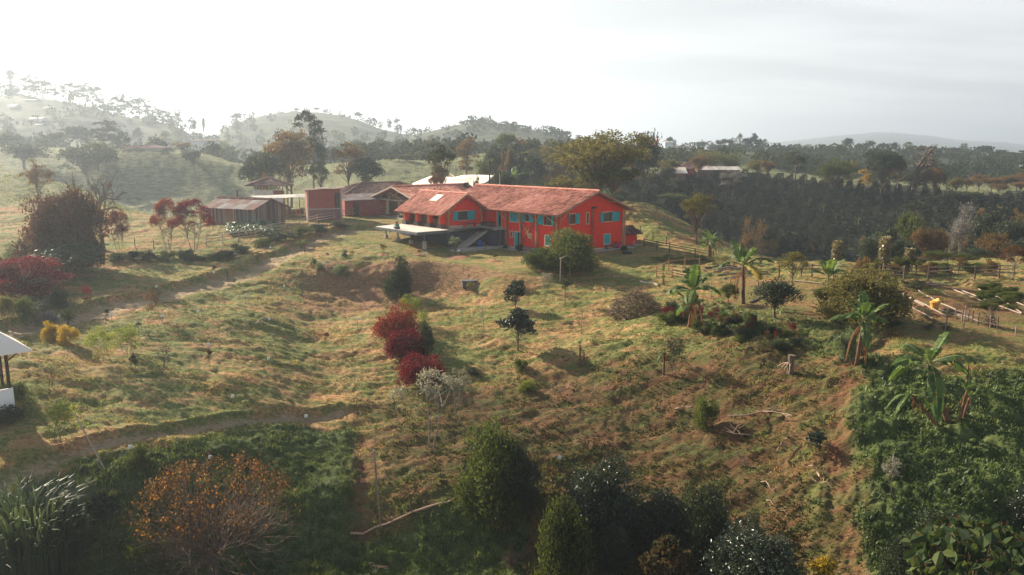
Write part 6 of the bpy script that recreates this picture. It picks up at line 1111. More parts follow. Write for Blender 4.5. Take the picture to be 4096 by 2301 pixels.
pb('bush', I, (22, 985, 118, 1068), 'pale green bush below the huge dense tree at the left', mat=G['pale'], name='bush', cat='bush'); pb('bush', I, (190, 1150, 292, 1232), 'dark bush beside the post right of the wide red tree', name='bush', cat='bush'); pb('bush', I, (55, 1190, 130, 1262), 'mid-green bush under the wide red tree', mat=G['mid'], name='bush', cat='bush'); pb('bush', I, (0, 1185, 60, 1270), 'green bush at the left edge under the wide red tree', mat=G['olive'], name='bush', cat='bush'); pb('wispy', I, (125, 1200, 205, 1262), 'dark twiggy shrub with white specks under the wide red tree', mat=G['dark'], name='shrub', cat='shrub')
pb('bush', I, (168, 1286, 243, 1362), 'left yellow-topped round bush by the path', mat=G['yellow'], name='bush', cat='bush'); pb('bush', I, (240, 1304, 322, 1376), 'right, lower yellow-orange bush by the path', mat=G['yellow'], name='bush', cat='bush'); pb('rosette', I, (246, 1244, 300, 1298), 'cycad with stiff arching fronds beside the path', name='cycad', cat='cycad'); pb('bush', I, (150, 1248, 225, 1296), 'low grey-purple shrub left of the cycad', mat=G['grey'], name='shrub', cat='shrub'); pb('wispy', I, (80, 1262, 118, 1325), 'upright green shrub above the tent roof', mat=G['mid'], name='shrub', cat='shrub')
pb('sapling', I, (410, 1238, 438, 1294), 'dark narrow seedling left of the white label above the yellow bushes', mat=G['dark'], name='sapling', cat='sapling'); pb('wispy', I, (590, 1160, 645, 1268), 'tall orange-brown sapling on the upper path', mat=G['orange'], name='sapling', cat='sapling'); pb('wispy', I, (334, 1142, 372, 1226), 'dark red narrow plant on the green slope', mat=G['red'], name='shrub', cat='shrub'); pb('sapling', I, (540, 1290, 570, 1330), 'tiny dark seedling in the sunny slope below the orange sapling', mat=G['dark'], name='sapling', cat='sapling')
pb('wispy', I, (345, 1312, 460, 1452), 'left one of two airy lime-green shrubs on the sunny slope', name='shrub', cat='shrub', mat=G['lime']); pb('wispy', I, (455, 1305, 565, 1425), 'right one of two airy lime-green shrubs on the sunny slope', name='shrub', cat='shrub', mat=G['lime']); pb('sapling', I, (522, 1415, 570, 1505), 'dark seedling with thin stem below the airy shrubs', mat=G['dark'], name='sapling', cat='sapling'); pb('dead', I, (620, 1385, 690, 1470), 'leafless spiky sapling right of the airy shrubs', name='sapling', cat='sapling')
pb('airy', cC, (500, 0, 610, 115), 'small citrus tree on the bank above the upper path', name='citrus_tree', cat='citrus tree', mat=G['mid']); pb('sapling', I, (930, 975, 975, 1030), 'sparse dark sapling left of the citrus tree below the fence', name='sapling', cat='sapling'); pb('sapling', I, (845, 1060, 868, 1108), 'dark little cone seedling beside the label on the green slope', mat=G['dark'], name='sapling', cat='sapling'); pb('wispy', I, (1184, 955, 1245, 1000), 'low leafy tuft at the tall label pin', mat=G['mid'], name='shrub', cat='shrub')
for k in range(27):
    u = 922 + (k % 9) * 21 + random.uniform(-6, 6); v = 900 + (k // 9) * 15 - (k % 9) * .5 + random.uniform(-4, 4); plant('squash', u, v + 12, v - 14, 58, 'broad-leaved squash plant of the pale patch behind the bamboo fence', name='squash_plant', cat='squash plant', group='squash plants behind the bamboo fence')
# foreground
plant('orange', 870, 2312, 1858, 600, 'large half-bare tree with orange dead leaves at bottom left', name='orange_tree')
plant('cane', 110, 2330, 1962, 430, 'huge clump of tall grass with white-lit arching blades in the bottom left corner', name='tall_grass', cat='tall grass'); plant('cane', 235, 2215, 1960, 260, 'rear, narrower tuft of the tall grass clump at bottom left', name='tall_grass', cat='tall grass')
for b, lb, m, kd in (((183, 1610, 335, 1782), 'airy bright green shrub on the sunny slope above the lower path', G['lime'], 'wispy'), ((512, 1768, 615, 1868), 'leafy shrub just below the lower path', G['mid'], 'bush'), ((-20, 1632, 92, 1700), 'dark shrub with white specks at the left edge', G['dark'], 'bush'), ((5, 1533, 110, 1596), 'low dark green tuft below the tent', G['mid'], 'bush'), ((365, 1980, 480, 2170), 'dark slim young tree right of the tall grass', G['dark'], 'bigleaf'), ((515, 2090, 662, 2260), 'small yellowish-topped bush left of the orange tree', G['lime'], 'bush'), ((48, 1905, 146, 2005), 'leafy shrub on the edge of the lower path above the tall grass', G['mid'], 'wispy')):
    pb(kd, I, b, lb, name='shrub', cat='shrub', mat=m)
plant('bigbush', 1975, 2060, 1715, 310, 'big dark green conical bush at the centre bottom', name='bush', cat='bush', mat=G['mid'], var=0); plant('bigbush', 2060, 2060, 1790, 180, 'lower right flank bush of the big conical bush', name='bush', cat='bush', mat=G['glossy'], var=1)
plant('bigbush', 2400, 2150, 1838, 330, 'widest glossy near-black bush right of the bottom centre', name='bush', cat='bush', var=2); plant('bigbush', 2245, 2420, 2012, 235, 'tall lime-topped citrus bush at the bottom edge', name='citrus_tree', cat='citrus tree', mat=G['limetop'], var=1); plant('bigbush', 2455, 2300, 2112, 150, 'smaller glossy bush right of the lime-topped citrus', name='bush', cat='bush', var=0)
plant('bigbush', 2660, 2190, 1975, 200, 'dark glossy bush between the widest bush and the small cone', name='bush', cat='bush', var=1); plant('bigbush', 2830, 2260, 1940, 250, 'dark bush with a few yellow sprigs left of the gully', name='bush', cat='bush', var=2, mat=G['dark']); plant('bigleaf', 2665, 2420, 2150, 190, 'bush with orange-tinged young leaves at the bottom edge', name='bush', cat='bush', mat=G['rusttop'], var=0)
plant('bigbush', 3020, 2400, 2130, 400, 'broad glossy black-green bush at the bottom right of centre', name='bush', cat='bush', var=0); plant('bigleaf', 3278, 2370, 2232, 95, 'small bush with yellow-orange tip at the bottom edge by the gully', name='bush', cat='bush', mat=G['yellow']); plant('wispy', 3010, 2165, 2045, 62, 'narrow vase-shaped dark sprig above the broad glossy bush', name='shrub', cat='shrub', mat=G['dark'])
plant('bigbush', 3800, 2240, 2045, 290, 'dark leafy bush above the large-leaved shrub at bottom right', name='bush', cat='bush', var=2, mat=G['dark']); plant('bigbush', 3640, 2330, 2150, 200, 'dark sprawling bush left of the large-leaved shrub', name='bush', cat='bush', var=1, mat=G['dark']); plant('hugeleaf', 3905, 2520, 2120, 560, 'very large-leaved shrub with orange young tips in the bottom right corner', name='bush', cat='bush', mat=G['bigleaf'])
plant('bigbush', 4090, 2090, 1965, 120, 'dark bush cut by the right edge above the large-leaved shrub', name='bush', cat='bush', var=0)
plant('bush', 2828, 1708, 1600, 95, 'leafy green resprouting stump shrub on the right slope', name='shrub', cat='shrub', mat=G['mid']); plant('bigleaf', 3262, 1815, 1730, 75, 'small dark glossy shrub left of the red gully', name='shrub', cat='shrub'); plant('sapling', 3564, 1990, 1838, 90, 'pinkish pale sapling on the green weeds at right', name='sapling', cat='sapling', mat=G['silver']); plant('bush', 2085, 1480, 1440, 60, 'low leafy bush on the slope under the lower citrus tree', name='shrub', cat='shrub', mat=G['mid'])
plant('bush', 2110, 1560, 1520, 70, 'bright low shrub in the middle of the lower slope', name='shrub', cat='shrub', mat=G['lime']); plant('tuft', 2005, 2112, 2026, 125, 'spiky dry twig tuft below the big conical bush', name='twig_tuft', cat='dry tuft'); plant('tuft', 2043, 2262, 2175, 95, 'lower spiky dry twig tuft near the bottom edge', name='twig_tuft', cat='dry tuft')
# dead stump with hairy roots
P = hit(3160, 1492); t = thing('tree_stump', 'hairy pale-rooted dead stump on the weedy slope', 'stump', P); r_ = np.random.default_rng(3)
m = MB(); m.tube([(0, 0, -.2), (0, 0, .5), (.05, 0, 1.25)], [.28, .2, .27], 8); m.build('trunk', M['bark'], t)
for i in range(9): a = r_.random() * 2 * PI; m = MB(); L = r_.uniform(.5, 1.2); m.tube([(0, 0, .7), (math.cos(a) * L * .5, math.sin(a) * L * .4, .65), (math.cos(a) * L, math.sin(a) * L * .7, r_.uniform(.0, .5))], [.07, .045, .02], 5); m.build('root', M['branch'], t)
for i, (x, y, w, lb) in enumerate(((1600, 130, 260, 'pale forked fallen branches in the middle of the lower slope'), (1750, 150, 90, 'small pale forked branch beside the fallen branches'),)): q = c7(x, y); plant('fallen', q[0], q[1], q[1] - 60, w / 1.8, lb, name='fallen_branch', cat='branch', rz=.3 * i)
for i, (x, y, w, lb) in enumerate(((600, 430, 300, 'upright forked dead branch left of the glossy shrub by the gully'), (700, 640, 190, 'heap of dead twigs below the glossy shrub by the gully'), (910, 790, 170, 'long curved pale branch lying near the gully'), (940, 860, 120, 'thin pale stick lying below the long curved branch'), (400, 560, 180, 'dead twigs lying on the slope left of the gully'), (440, 760, 90, 'short upright broken branch low on the right slope'), (530, 890, 260, 'pale branches lying above the broad glossy bush'), (630, 1020, 170, 'white forked branch beside the vase-shaped sprig'), (70, 400, 90, 'pale curled twig left of the resprouting shrub'))): q = c8(x, y); plant('fallen', q[0], q[1], q[1] - 75, w / 1.6, lb, name='fallen_branch', cat='branch', rz=.7 * i)
plant('fallen', 1520, 2290, 2235, 110, 'small forked branch lying at the bottom edge left of centre', name='fallen_branch', cat='branch'); plant('tuft', 4030 - 110, 1250, 1190, 70, 'upright bundle of dry stakes and twigs at the end of the stick fence', name='twig_bundle', cat='twig bundle', P=hit(3960, 1305))
# vegetables, flowers
k = 0
for (x0, y0, x1, y1, kd, m, n, lb, nm) in ((1990, 600, 2340, 720, 'bush', G['mid'], 20, 'leafy vegetable plant in the far right garden bed', 'vegetable_plant'), (1990, 680, 2300, 820, 'bush', G['mid'], 16, 'leafy vegetable plant in the middle right garden bed', 'vegetable_plant'), (1400, 640, 1600, 740, 'wispy', G['mid'], 7, 'feathery green vegetable in the bed behind the yellow basket', 'vegetable_plant'), (1230, 560, 1450, 640, 'sapling', G['dark'], 6, 'dark vegetable plant at the back left of the beds', 'vegetable_plant'), (1650, 700, 1980, 860, 'wispy', G['dry'], 9, 'dry brown stalky weed in the unused garden bed', 'weed_plant'), (1380, 840, 1750, 1010, 'wispy', G['dark'], 12, 'scruffy dark weed in front of the vegetable beds', 'weed_plant')):
    for i in range(n):
        u, v = c5(random.uniform(x0, x1), random.uniform(y0, y1)); plant(kd, u, v, v - random.uniform(14, 24), random.uniform(36, 60), lb, name=nm, cat=nm.replace('_', ' '), mat=m, group=lb.replace('plant', 'plants'))
for i in range(34):
    u, v = c4(random.uniform(860, 2150), 0)[0], 0; f = (u - 2650) / 540; v = 1225 + 95 * f + random.uniform(0, 75); red = random.random() < .62; plant('wispy', u, v, v - random.uniform(30, 52), random.uniform(16, 34), 'red-spiked flowering plant in the overgrown border' if red else 'orange-tinted weed in the overgrown border', name='flower' if red else 'weed_plant', cat='flower' if red else 'weed', mat=G['red'] if red else G['orange'], group='red flowers of the overgrown border' if red else 'orange weeds of the overgrown border')
for i in range(26):
    u = 2660 + i * 21 + random.uniform(-8, 8); f = (u - 2650) / 540; v = 1245 + 100 * f + random.uniform(-20, 70); plant('bush', u, v, v - random.uniform(26, 45), random.uniform(45, 80), 'dark tangled weed clump in the overgrown border', name='weed_clump', cat='weeds', mat=G['dark'] if i % 2 else G['mid'], group='weed clumps of the overgrown border')
for i in range(12):
    u = 2620 + i * 26; v = 1052 + random.uniform(-4, 6) - abs(i - 6) * 1; plant('wispy', u, v, v - random.uniform(16, 30), 46, 'dark grass tussock along the back of the lawn before the yard fence', name='grass_tussock', cat='tussock', mat=G['mid'], group='tussocks before the yard fence')
for i in range(13):
    u = 3440 + i * 44 + random.uniform(-10, 10); v = 1098 - random.uniform(0, 8); plant('airy' if i % 2 else 'bush', u, v, v - random.uniform(35, 70), random.uniform(45, 80), '%s shrub from the left along the garden fence' % ORD[i], name='shrub', cat='shrub', mat=G['rusty'] if i % 3 == 0 else G['mid'], group='shrubs along the garden fence')
for i in range(15):
    u = 480 + i * 62 + random.uniform(-14, 14); v = 1040 - max(0, u - 840) * .27 + random.uniform(-3, 8); plant('bush', u, v, v - random.uniform(24, 42), random.uniform(62, 95), '%s hedge bush from the left below the bamboo fence' % ORD[i], name='hedge_bush', cat='bush', mat=G['dark'] if i % 3 else G['mid'], group='hedge bushes below the bamboo fence')
# ------------------------------------------------------------------ trees of the middle distance and the skylines
def row(items, kind, tmpl, **k):
    for i, (u, vt, w, Y) in enumerate(sorted(items)): plant(kind if isinstance(kind, str) else kind[i % len(kind)], u, -Y, vt, w, tmpl % ORD[i], **k)
pb('cone', cA, (100, 60, 270, 400), 'tall dark conifer highest on the hazy left ridge', base=515, name='conifer', cat='conifer', mat=G['dark']); pb('fareuc', cA, (30, 210, 130, 350), 'leaning tree at the left foot of the skyline conifer', base=515)
items = []
for u, vt, w in ((130, 305, 40), (160, 300, 46), (190, 312, 44), (215, 318, 44), (243, 340, 40), (276, 328, 34), (312, 326, 48), (338, 338, 50), (372, 330, 46), (404, 338, 44), (430, 392, 36), (462, 398, 34), (490, 380, 44), (515, 376, 46), (545, 386, 44), (572, 384, 34), (605, 396, 40), (640, 425, 40), (662, 436, 38), (698, 446, 36), (725, 438, 38)): items.append((u, vt, w, 518 + u * .03))
row(items, 'fareuc', 'feathery eucalyptus, %s from the left along the hazy left ridge skyline', name='eucalyptus_tree', group='eucalyptus row on the left ridge')
row([(785, 468, 34, 535), (828, 470, 14, 540), (955, 452, 45, 660), (1010, 470, 30, 690), (1060, 468, 40, 690)], 'far', 'pale hazy tree, %s from the left in the gap between the two far hills', group='trees in the gap between the far hills')
row([(1185, 445, 46, 730), (1198, 432, 26, 735), (1240, 437, 36, 745), (1278, 430, 28, 750), (1306, 440, 14, 750), (1330, 452, 22, 755), (1380, 460, 14, 755), (1436, 448, 38, 755), (1485, 466, 18, 752), (1502, 470, 16, 750), (1562, 476, 22, 745), (1592, 470, 26, 742), (1608, 500, 16, 740), (1662, 510, 26, 715), (1686, 516, 30, 705), (1710, 518, 22, 700), (1776, 506, 26, 690), (1800, 503, 18, 690), (1852, 487, 28, 688), (1878, 480, 24, 688), (1898, 478, 20, 688), (1925, 485, 32, 688), (1960, 490, 34, 685), (2030, 496, 40, 680), (2078, 500, 42, 675), (2110, 510, 36, 668), (2150, 516, 38, 655), (2205, 530, 30, 640), (2250, 525, 60, 630), (2310, 540, 30, 620), (2382, 538, 20, 615), (2400, 545, 18, 612)], ('far', 'far', 'fareuc'), 'small hazy tree, %s from the left along the middle skyline', group='trees on the middle skyline')
row([(2672, 548, 30, 560), (2690, 560, 24, 556), (2790, 568, 60, 530), (2830, 564, 40, 528), (2868, 560, 28, 526), (2892, 556, 34, 524), (2922, 553, 36, 522), (2952, 534, 34, 522), (2978, 552, 40, 520), (3010, 533, 32, 520), (3025, 556, 36, 520), (3052, 556, 30, 520), (3092, 578, 30, 520), (3142, 585, 30, 520), (3185, 588, 26, 520), (3222, 578, 46, 520), (3262, 590, 28, 520), (3380, 553, 42, 520), (3345, 580, 44, 520), (3425, 573, 36, 520), (3468, 563, 48, 520), (3520, 575, 40, 520), (3570, 570, 44, 520), (3620, 568, 50, 520), (3680, 583, 44, 520), (3722, 585, 48, 520), (3788, 590, 60, 520), (3842, 573, 40, 520), (3868, 598, 44, 520), (3928, 583, 78, 520), (3985, 600, 50, 520), (4022, 610, 40, 520), (4060, 612, 44, 520), (4092, 606, 40, 520)], ('far', 'far', 'far', 'umb'), 'blue-hazed tree, %s from the left along the right skyline', group='trees on the right skyline')
# misty left valley
for kd, b, Y, lb, m in (('broad', (20, 575, 190, 690), 225, 'hazy round tree at the left above the sunlit meadow', G['dark']), ('fareuc', (372, 482, 480, 610), 275, 'tall pale double-trunked eucalyptus above the misty bushes', G['rusty']), ('far', (262, 505, 380, 600), 300, 'round dark tree clump left of the pale eucalyptus', G['dark']), ('far', (0, 540, 110, 640), 262, 'dark hazy woodland tree at the left edge of the valley', G['dark']), ('far', (200, 530, 275, 612), 285, 'hazy tree between the left woodland and the round clump', G['mid']), ('broad', (255, 590, 455, 725), 216, 'large misty bush mass under the pale eucalyptus', G['dark']), ('broad', (330, 570, 465, 690), 222, 'hazy bush right part under the pale eucalyptus', G['mid']), ('far', (150, 560, 215, 620), 270, 'small hazy tree left above the meadow', G['mid']), ('airy', (700, 570, 780, 640), 233, 'umbrella-shaped tree on the crest of the misty green hill', G['rusty']), ('broad', (735, 600, 822, 700), 224, 'dark bush tree hanging on the slope of the misty green hill', G['dark']), ('far', (845, 575, 895, 635), 262, 'small round tree right of the misty hill crest', G['dark']), ('far', (540, 512, 580, 560), 400, 'pale tree on the far pasture above the hill house', G['mid']), ('umb', (640, 525, 715, 562), 380, 'row of hazy umbrella trees on the far pasture', G['mid']), ('bare', (565, 598, 585, 660), 235, 'thin leafless sapling on the misty green hill', None), ('umb', (875, 562, 930, 620), 330, 'hazy flat-topped tree right of the misty hill', G['mid'])):
    pb(kd, I, b, lb, base=Y, mat=(None if kd in ('far', 'fareuc') else m))
for kd, b, Y, lb, m in (('broad', (1068, 526, 1250, 790), 168, 'large round hazy tree behind the look-out hut', G['rusty']), ('euc', (1186, 448, 1312, 770), 176, 'tallest grey-green eucalyptus with clumped crown left of centre', G['dark']), ('broad', (965, 612, 1125, 780), 160, 'dark hazy rounded tree left behind the look-out hut', G['dark']), ('airy', (1328, 575, 1460, 740), 175, 'rusty-brown spreading tree with forked trunk behind the tiled house', G['rusty']), ('broad', (1405, 632, 1530, 760), 168, 'low dark tree right of the rusty spreading tree', G['dark']), ('umb', (1505, 596, 1620, 672), 236, 'flat-topped dark tree on the green rise behind the awning', G['dark']), ('broad', (1600, 618, 1652, 682), 232, 'small tree right of the flat-topped tree on the rise', G['mid']), ('euc', (1660, 604, 1700, 668), 245, 'thin pale pine-like tree on the rise', G['mid']), ('airy', (1240, 630, 1330, 760), 164, 'thin misty tree below the tall eucalyptus', G['mid']), ('thin', (1040, 690, 1080, 745), 140, 'small orange-tinted sapling above the look-out hut roof', G['orange']), ('euc', (1822, 553, 1912, 745), 205, 'tall brownish dome-topped tree right of the slim dark tree', G['rusty']), ('broad', (1935, 582, 2070, 720), 200, 'dense dark tree behind the utility pole', G['dark']), ('thin', (1998, 600, 2048, 700), 190, 'pinkish twiggy tree right of the utility pole', G['rusty']), ('euc', (2030, 578, 2110, 712), 196, 'tall grey-green rounded tree above the long roof', G['dark']), ('euc', (2160, 566, 2245, 690), 200, 'pale olive rounded tree above the long roof', G['olive']), ('euc', (2222, 562, 2280, 680), 204, 'dark slender tree beside the pale olive one', G['dark']), ('euc', (2278, 577, 2325, 660), 215, 'small upright tree left of the big rusty tree', G['dark']), ('broad', (1900, 640, 1985, 730), 185, 'mid-green bushy tree just left of the utility pole', G['mid']), ('broad', (2095, 625, 2180, 720), 185, 'dark bushy tree low above the long roof', G['dark'])):
    pb(kd, I, b, lb, base=Y, mat=(None if kd in ('far', 'fareuc') else m))
# right side woods
for kd, b, Y, lb, m in (('airy', (2725, 775, 2860, 1010), 103, 'yellow-green lit tree with dark trunk beside the slim banana plant', G['olive']), ('thin', (2755, 780, 2862, 960), 108, 'brown twiggy tree behind the yellow-green tree', G['rusty']), ('round', (2630, 668, 2700, 730), 212, 'round dark tree left of the tan drying shed', G['dark']), ('broad', (2755, 627, 2830, 700), 224, 'rust-coloured round tree in front of the distant hip roof', G['rusty']), ('bamboo', (2770, 600, 2900, 680), 246, 'tall plumed bamboo thicket behind the distant farmhouse', G['olive']), ('bamboo', (2860, 612, 2990, 680), 244, 'second bamboo thicket right of the first behind the bright tin roof', G['mid']), ('broad', (2985, 640, 3060, 690), 236, 'yellowish bushy tree right of the tin roof shed', G['olive']), ('broad', (3038, 645, 3095, 700), 230, 'round dark rusty tree on the ridge right of the tin roof', G['rusty']), ('euc', (3135, 606, 3225, 722), 226, 'tall open-crowned tree with tufts above the coffee ridge', G['dark']), ('airy', (2875, 682, 2985, 765), 208, 'silvery broad tree among the coffee below the tin roof', G['grey']), ('bigtree', (3262, 636, 3405, 790), 205, 'broad green tree at the right end of the coffee ridge', G['mid']), ('euc', (3368, 645, 3430, 745), 222, 'olive-brown round tree behind the broad green tree', G['olive']), ('euc', (3428, 678, 3482, 785), 212, 'pale yellowish slim tree left of the largest dark tree', G['yellow']), ('bigtree', (3445, 600, 3605, 795), 208, 'largest dark green tree on the right horizon', G['dark']), ('euc', (3555, 622, 3620, 800), 212, 'narrow dark tree joined to the right of the largest tree', G['rusty']), ('bare', (3600, 578, 3712, 765), 205, 'bare winter-like tree with spreading branches at right', None), ('broad', (3600, 690, 3700, 770), 215, 'low dark trees under the bare tree', G['dark']), ('round', (3692, 672, 3784, 790), 200, 'egg-shaped brown-green tree right of the bare tree', G['rusty']), ('broad', (3760, 765, 3910, 830), 188, 'low dark spreading tree at the edge of the small pasture', G['dark']), ('thin', (3782, 815, 3935, 1052), 118, 'pale grey nearly leafless tree with many upright stems at right', G['grey']), ('broad', (3790, 710, 3850, 770), 215, 'yellow-green bushy tree behind the egg-shaped tree', G['olive']), ('airy', (3618, 780, 3720, 880), 165, 'dark layered tree among the coffee rows at right', G['dark']), ('thin', (2955, 875, 3085, 955), 152, 'brown twiggy bush tree in the middle of the dark hillside', G['rusty']), ('wispy', (3040, 955, 3120, 1045), 98, 'bleached leafless shrub at the fence right of the tall banana', G['dry'])):
    pb(kd, I, b, lb, base=Y, mat=(None if kd in ('far', 'fareuc') else m))
row([(3860, 715, 70, 250), (3910, 700, 80, 255), (3960, 712, 90, 250), (4010, 705, 85, 255), (4060, 698, 90, 255), (4100, 690, 80, 250), (3990, 735, 70, 235), (4075, 730, 80, 238)], 'broad', 'rusty brown tree, %s from the left in the belt behind the small pasture', mat=G['rusty'], group='brown tree belt behind the pasture')
# small banana plants scattered over the dark slope: bases on the slope
for i, (x, y, f, h) in enumerate(((150, 700, cG, 60), (245, 800, cG, 70), (660, 730, cG, 35), (1720, 720, cG, 55), (1780, 730, cG, 55), (1840, 900, cG, 50), (2010, 940, cG, 75), (2150, 1040, cG, 60), (2220, 1070, cG, 70), (1550, 1290, cG, 70), (1730, 1310, cG, 45), (2000, 1400, cG, 70), (385, 1100, cH, 70), (555, 1290, cH, 85), (400, 780, cH, 40), (1990, 950, cH, 80), (1850, 1050, cH, 50), (2170, 910, cH, 50))):
    u, v = f(x, y); banana('small banana plant on the dark coffee slope, %s counted from the left' % ORD[i] if False else 'small pale-leaved banana plant sticking out of the dark coffee slope', u, v + h / 3.2, v - h / 5, 5, seed=40 + i, dead=0, hfrac=.6, torn=.3, name='banana_plant', tmat='bstem', group='small banana plants on the coffee slope')
for i, (u, v, h) in enumerate(((2140, 745, 36), (2050, 660, 30), (2335, 690, 38), (2420, 735, 30), (2290, 740, 26), (2195, 775, 40))):
    banana('small banana plant in the wooded slope above the long roof, %s from the left' % ORD[[2, 0, 1][0]] if False else 'small banana plant in the wooded slope above the long roof', u, -172 - i * 3, v - h / 2, 5, seed=70 + i, dead=0, hfrac=.6, tmat='bstem', group='small banana plants above the long roof')
# palms / bushes at the foot of the coffee on the right
for i, (u, v, w, m) in enumerate(((3650, 900, 110, 'mid'), (3560, 960, 90, 'dark'), (3690, 960, 80, 'rusty'), (3762, 965, 80, 'rusty'), (3630, 1010, 110, 'dark'), (3960, 900, 110, 'dark'), (4040, 930, 110, 'dark'), (3990, 980, 120, 'rusty'), (4080, 1010, 100, 'dark'), (3860, 1060, 90, 'mid'), (3760, 1050, 100, 'mid'), (3480, 1000, 90, 'dark'), (3920, 1040, 90, 'dark'))):
    Y = 128 - (v - 880) * .16; plant('broad', u, -Y, v - 45, w, 'rounded scrub tree number %s from the left behind the garden fence' % ORD[i] if False else ('rusty' if m == 'rusty' else 'dark' if m == 'dark' else 'mid-green') + ' rounded scrub bush behind the garden fence', name='scrub_bush', cat='bush', mat=G[m], group='scrub bushes behind the garden fence')
# wooded slope behind the long roof and left behind the awning
k = 0
for Y in (165, 178, 192, 206, 222, 240):
    for u in np.arange(1985, 2720, 44):
        u_ = u + random.uniform(-20, 20); Yy = Y + random.uniform(-6, 6)
        P = gpos(u_, -Yy, 700); h = random.uniform(3.5, 7.0); vt = proj(P[0], P[1], P[2] + h)[1]; w = random.uniform(4.5, 7.5) / Yy * FPX; plant('broad' if k % 3 else 'airy', u_, -Yy, vt, w, 'unremarkable leafy tree in the wooded slope behind the long roof', group='trees of the wooded slope', mat=G[('dark', 'dark', 'mid', 'rusty', 'dark', 'olive')[k % 6]]); k += 1
# ------------------------------------------------------------------ coffee rows: the nearest in view one by one, the rest as one mass
def visible(P, top):
    n = 40; f = np.linspace(.25, .985, n); x = P[0] * f; y = P[1] * f; z = CAMZ + (P[2] + top - CAMZ) * f; return bool((z > raw(x, y) + .1).all())
def coffee():
    C = []; r = np.random.default_rng(77)
    al = math.radians(64); ca, sa = math.cos(al), math.sin(al)
    for row_ in np.arange(-120, 330, 3.1):
        for t_ in np.arange(-40, 330, 1.75):
            x = t_ * ca + row_ * sa + r.uniform(-.55, .55); y = 100 + t_ * sa - row_ * ca + r.uniform(-.6, .6)
            if 110 < y < 250 and 0 < x < .8 * y: C.append((x, y))
    C = np.array(C); u = np.array([proj(x, y, 0)[0] for x, y in C]); z = ground(C[:, 0], C[:, 1]); s = C[:, 0] / C[:, 1]; ridge = np.interp(s, [0, .18, .3, .48, .6, .8], [238, 236, 232, 222, 205, 190]); near = np.interp(s, [0, .18, .3, .45, .6, .8], [165, 150, 128, 118, 112, 112])
    ok = (C[:, 1] < ridge + r.normal(0, 3, len(C))) & (C[:, 1] > near); ok &= ~((s < .19) & (C[:, 1] > 160)); C, z = C[ok], z[ok]
    vis = np.array([visible((x, y, q), 2.2) for (x, y), q in zip(C, z)]); C, z = C[vis], z[vis]; vv = np.array([proj(x, y, q) for (x, y), q in zip(C, z)]); inn = (vv[:, 0] > -60) & (vv[:, 0] < 4150); C, z = C[inn], z[inn]
    o = np.argsort(C[:, 1] + r.normal(0, 2, len(C))); C, z = C[o], z[o]; N1 = 285; protos = PROTO['coffee']; keys = ['dark', 'glossy', 'rusty', 'mid']
    for i in range(min(N1, len(C))):
        H0, W0, parts = protos[i % 3]; t = thing('coffee_bush', 'dark coffee bush on the near lower part of the slope across the valley', 'coffee bush', (C[i][0], C[i][1], z[i] - .1), r.random() * 6.28, 'coffee bushes on the near slope'); sc = r.uniform(.8, 1.35); t.scale = (sc, sc, sc * r.uniform(.85, 1.1))
        for nm, me, mt in parts[:1]:
            if not me.materials: me.materials.append(mt)
            c = bpy.data.objects.new(nm, me); COL.objects.link(c); c.parent = t; c.material_slots[0].link = 'OBJECT'; c.material_slots[0].material = G[('coffee', 'coffee', 'dark', 'coffee', 'mid', 'coffee', 'coffee', 'rusty')[r.integers(8)]]
    b = LB(); rest = C[N1:]; zr = z[N1:]; n = 70
    if len(rest):
        k = np.repeat(np.arange(len(rest)), n); hh = r.uniform(1.6, 2.9, len(rest)); q = r.random(len(k)); a = r.random(len(k)) * 2 * PI; rad = (.95 * (1 - q * .62)) * (.55 + .45 * r.random(len(k))); P = np.stack([rest[k, 0] + np.cos(a) * rad, rest[k, 1] + np.sin(a) * rad, zr[k] + hh[k] * q], 1); A = np.stack([np.cos(a), np.sin(a), .4 * np.ones(len(k))], 1) + r.normal(size=P.shape) * .6
        b.leaves(P, A, .48 * (.7 + .6 * r.random(len(k))), .55, np.clip(r.random(len(rest))[k] * .5 + r.random(len(k)) * .4, 0, 1), r); o = b.build('coffee_plantation', G['coffee']); tag(o, 'dense dark rows of coffee bushes covering the far slope', kind='stuff')
coffee()
def woodland():
    """far scrub and trees covering the hazy slopes; nobody could count them"""
    r = np.random.default_rng(88); n = 5200; s = r.uniform(-.78, .78, n); Y = 255 * (820 / 255) ** r.random(n); x = s * Y; z = ground(x, Y); den = fbm(x * .012, Y * .012, 3, 17)
    far = Y > 300; pr = np.where(far, .40 + den * 1.9, .18 + den * 1.2); pr = np.where((s < -.05) & (Y < 430), .6 + den * 1.4, pr); pr = np.where((s < -.2) & (Y < 275), 0, pr); pr = np.where((s > .35) & (Y > 300), .75 + den * .8, pr); pr = np.where((s < -.05) & far, pr * .55, pr); keep = r.random(n) < pr; x, Y, z = x[keep], Y[keep], z[keep]
    L = 44; k = np.repeat(np.arange(len(x)), L); h = r.uniform(2.5, 7.5, len(x)); w = h * r.uniform(.4, .65, len(x)); d = sph(len(k), r); rr = .6 + .4 * r.random(len(k)); P = np.stack([x[k] + d[:, 0] * w[k] * rr, Y[k] + d[:, 1] * w[k] * rr, z[k] + h[k] * .5 + d[:, 2] * h[k] * .5 * rr], 1)
    b = LB(); b.leaves(P, d * .5 + r.normal(size=P.shape) * .7, (h * .27)[k] * (.7 + .6 * r.random(len(k))), .62, np.clip(r.random(len(x))[k] * .7 + r.random(len(k)) * .25, 0, 1), r); tag(b.build('far_woodland', G['farleaf']), 'scattered hazy trees and scrub covering the far hills', kind='stuff')
woodland()
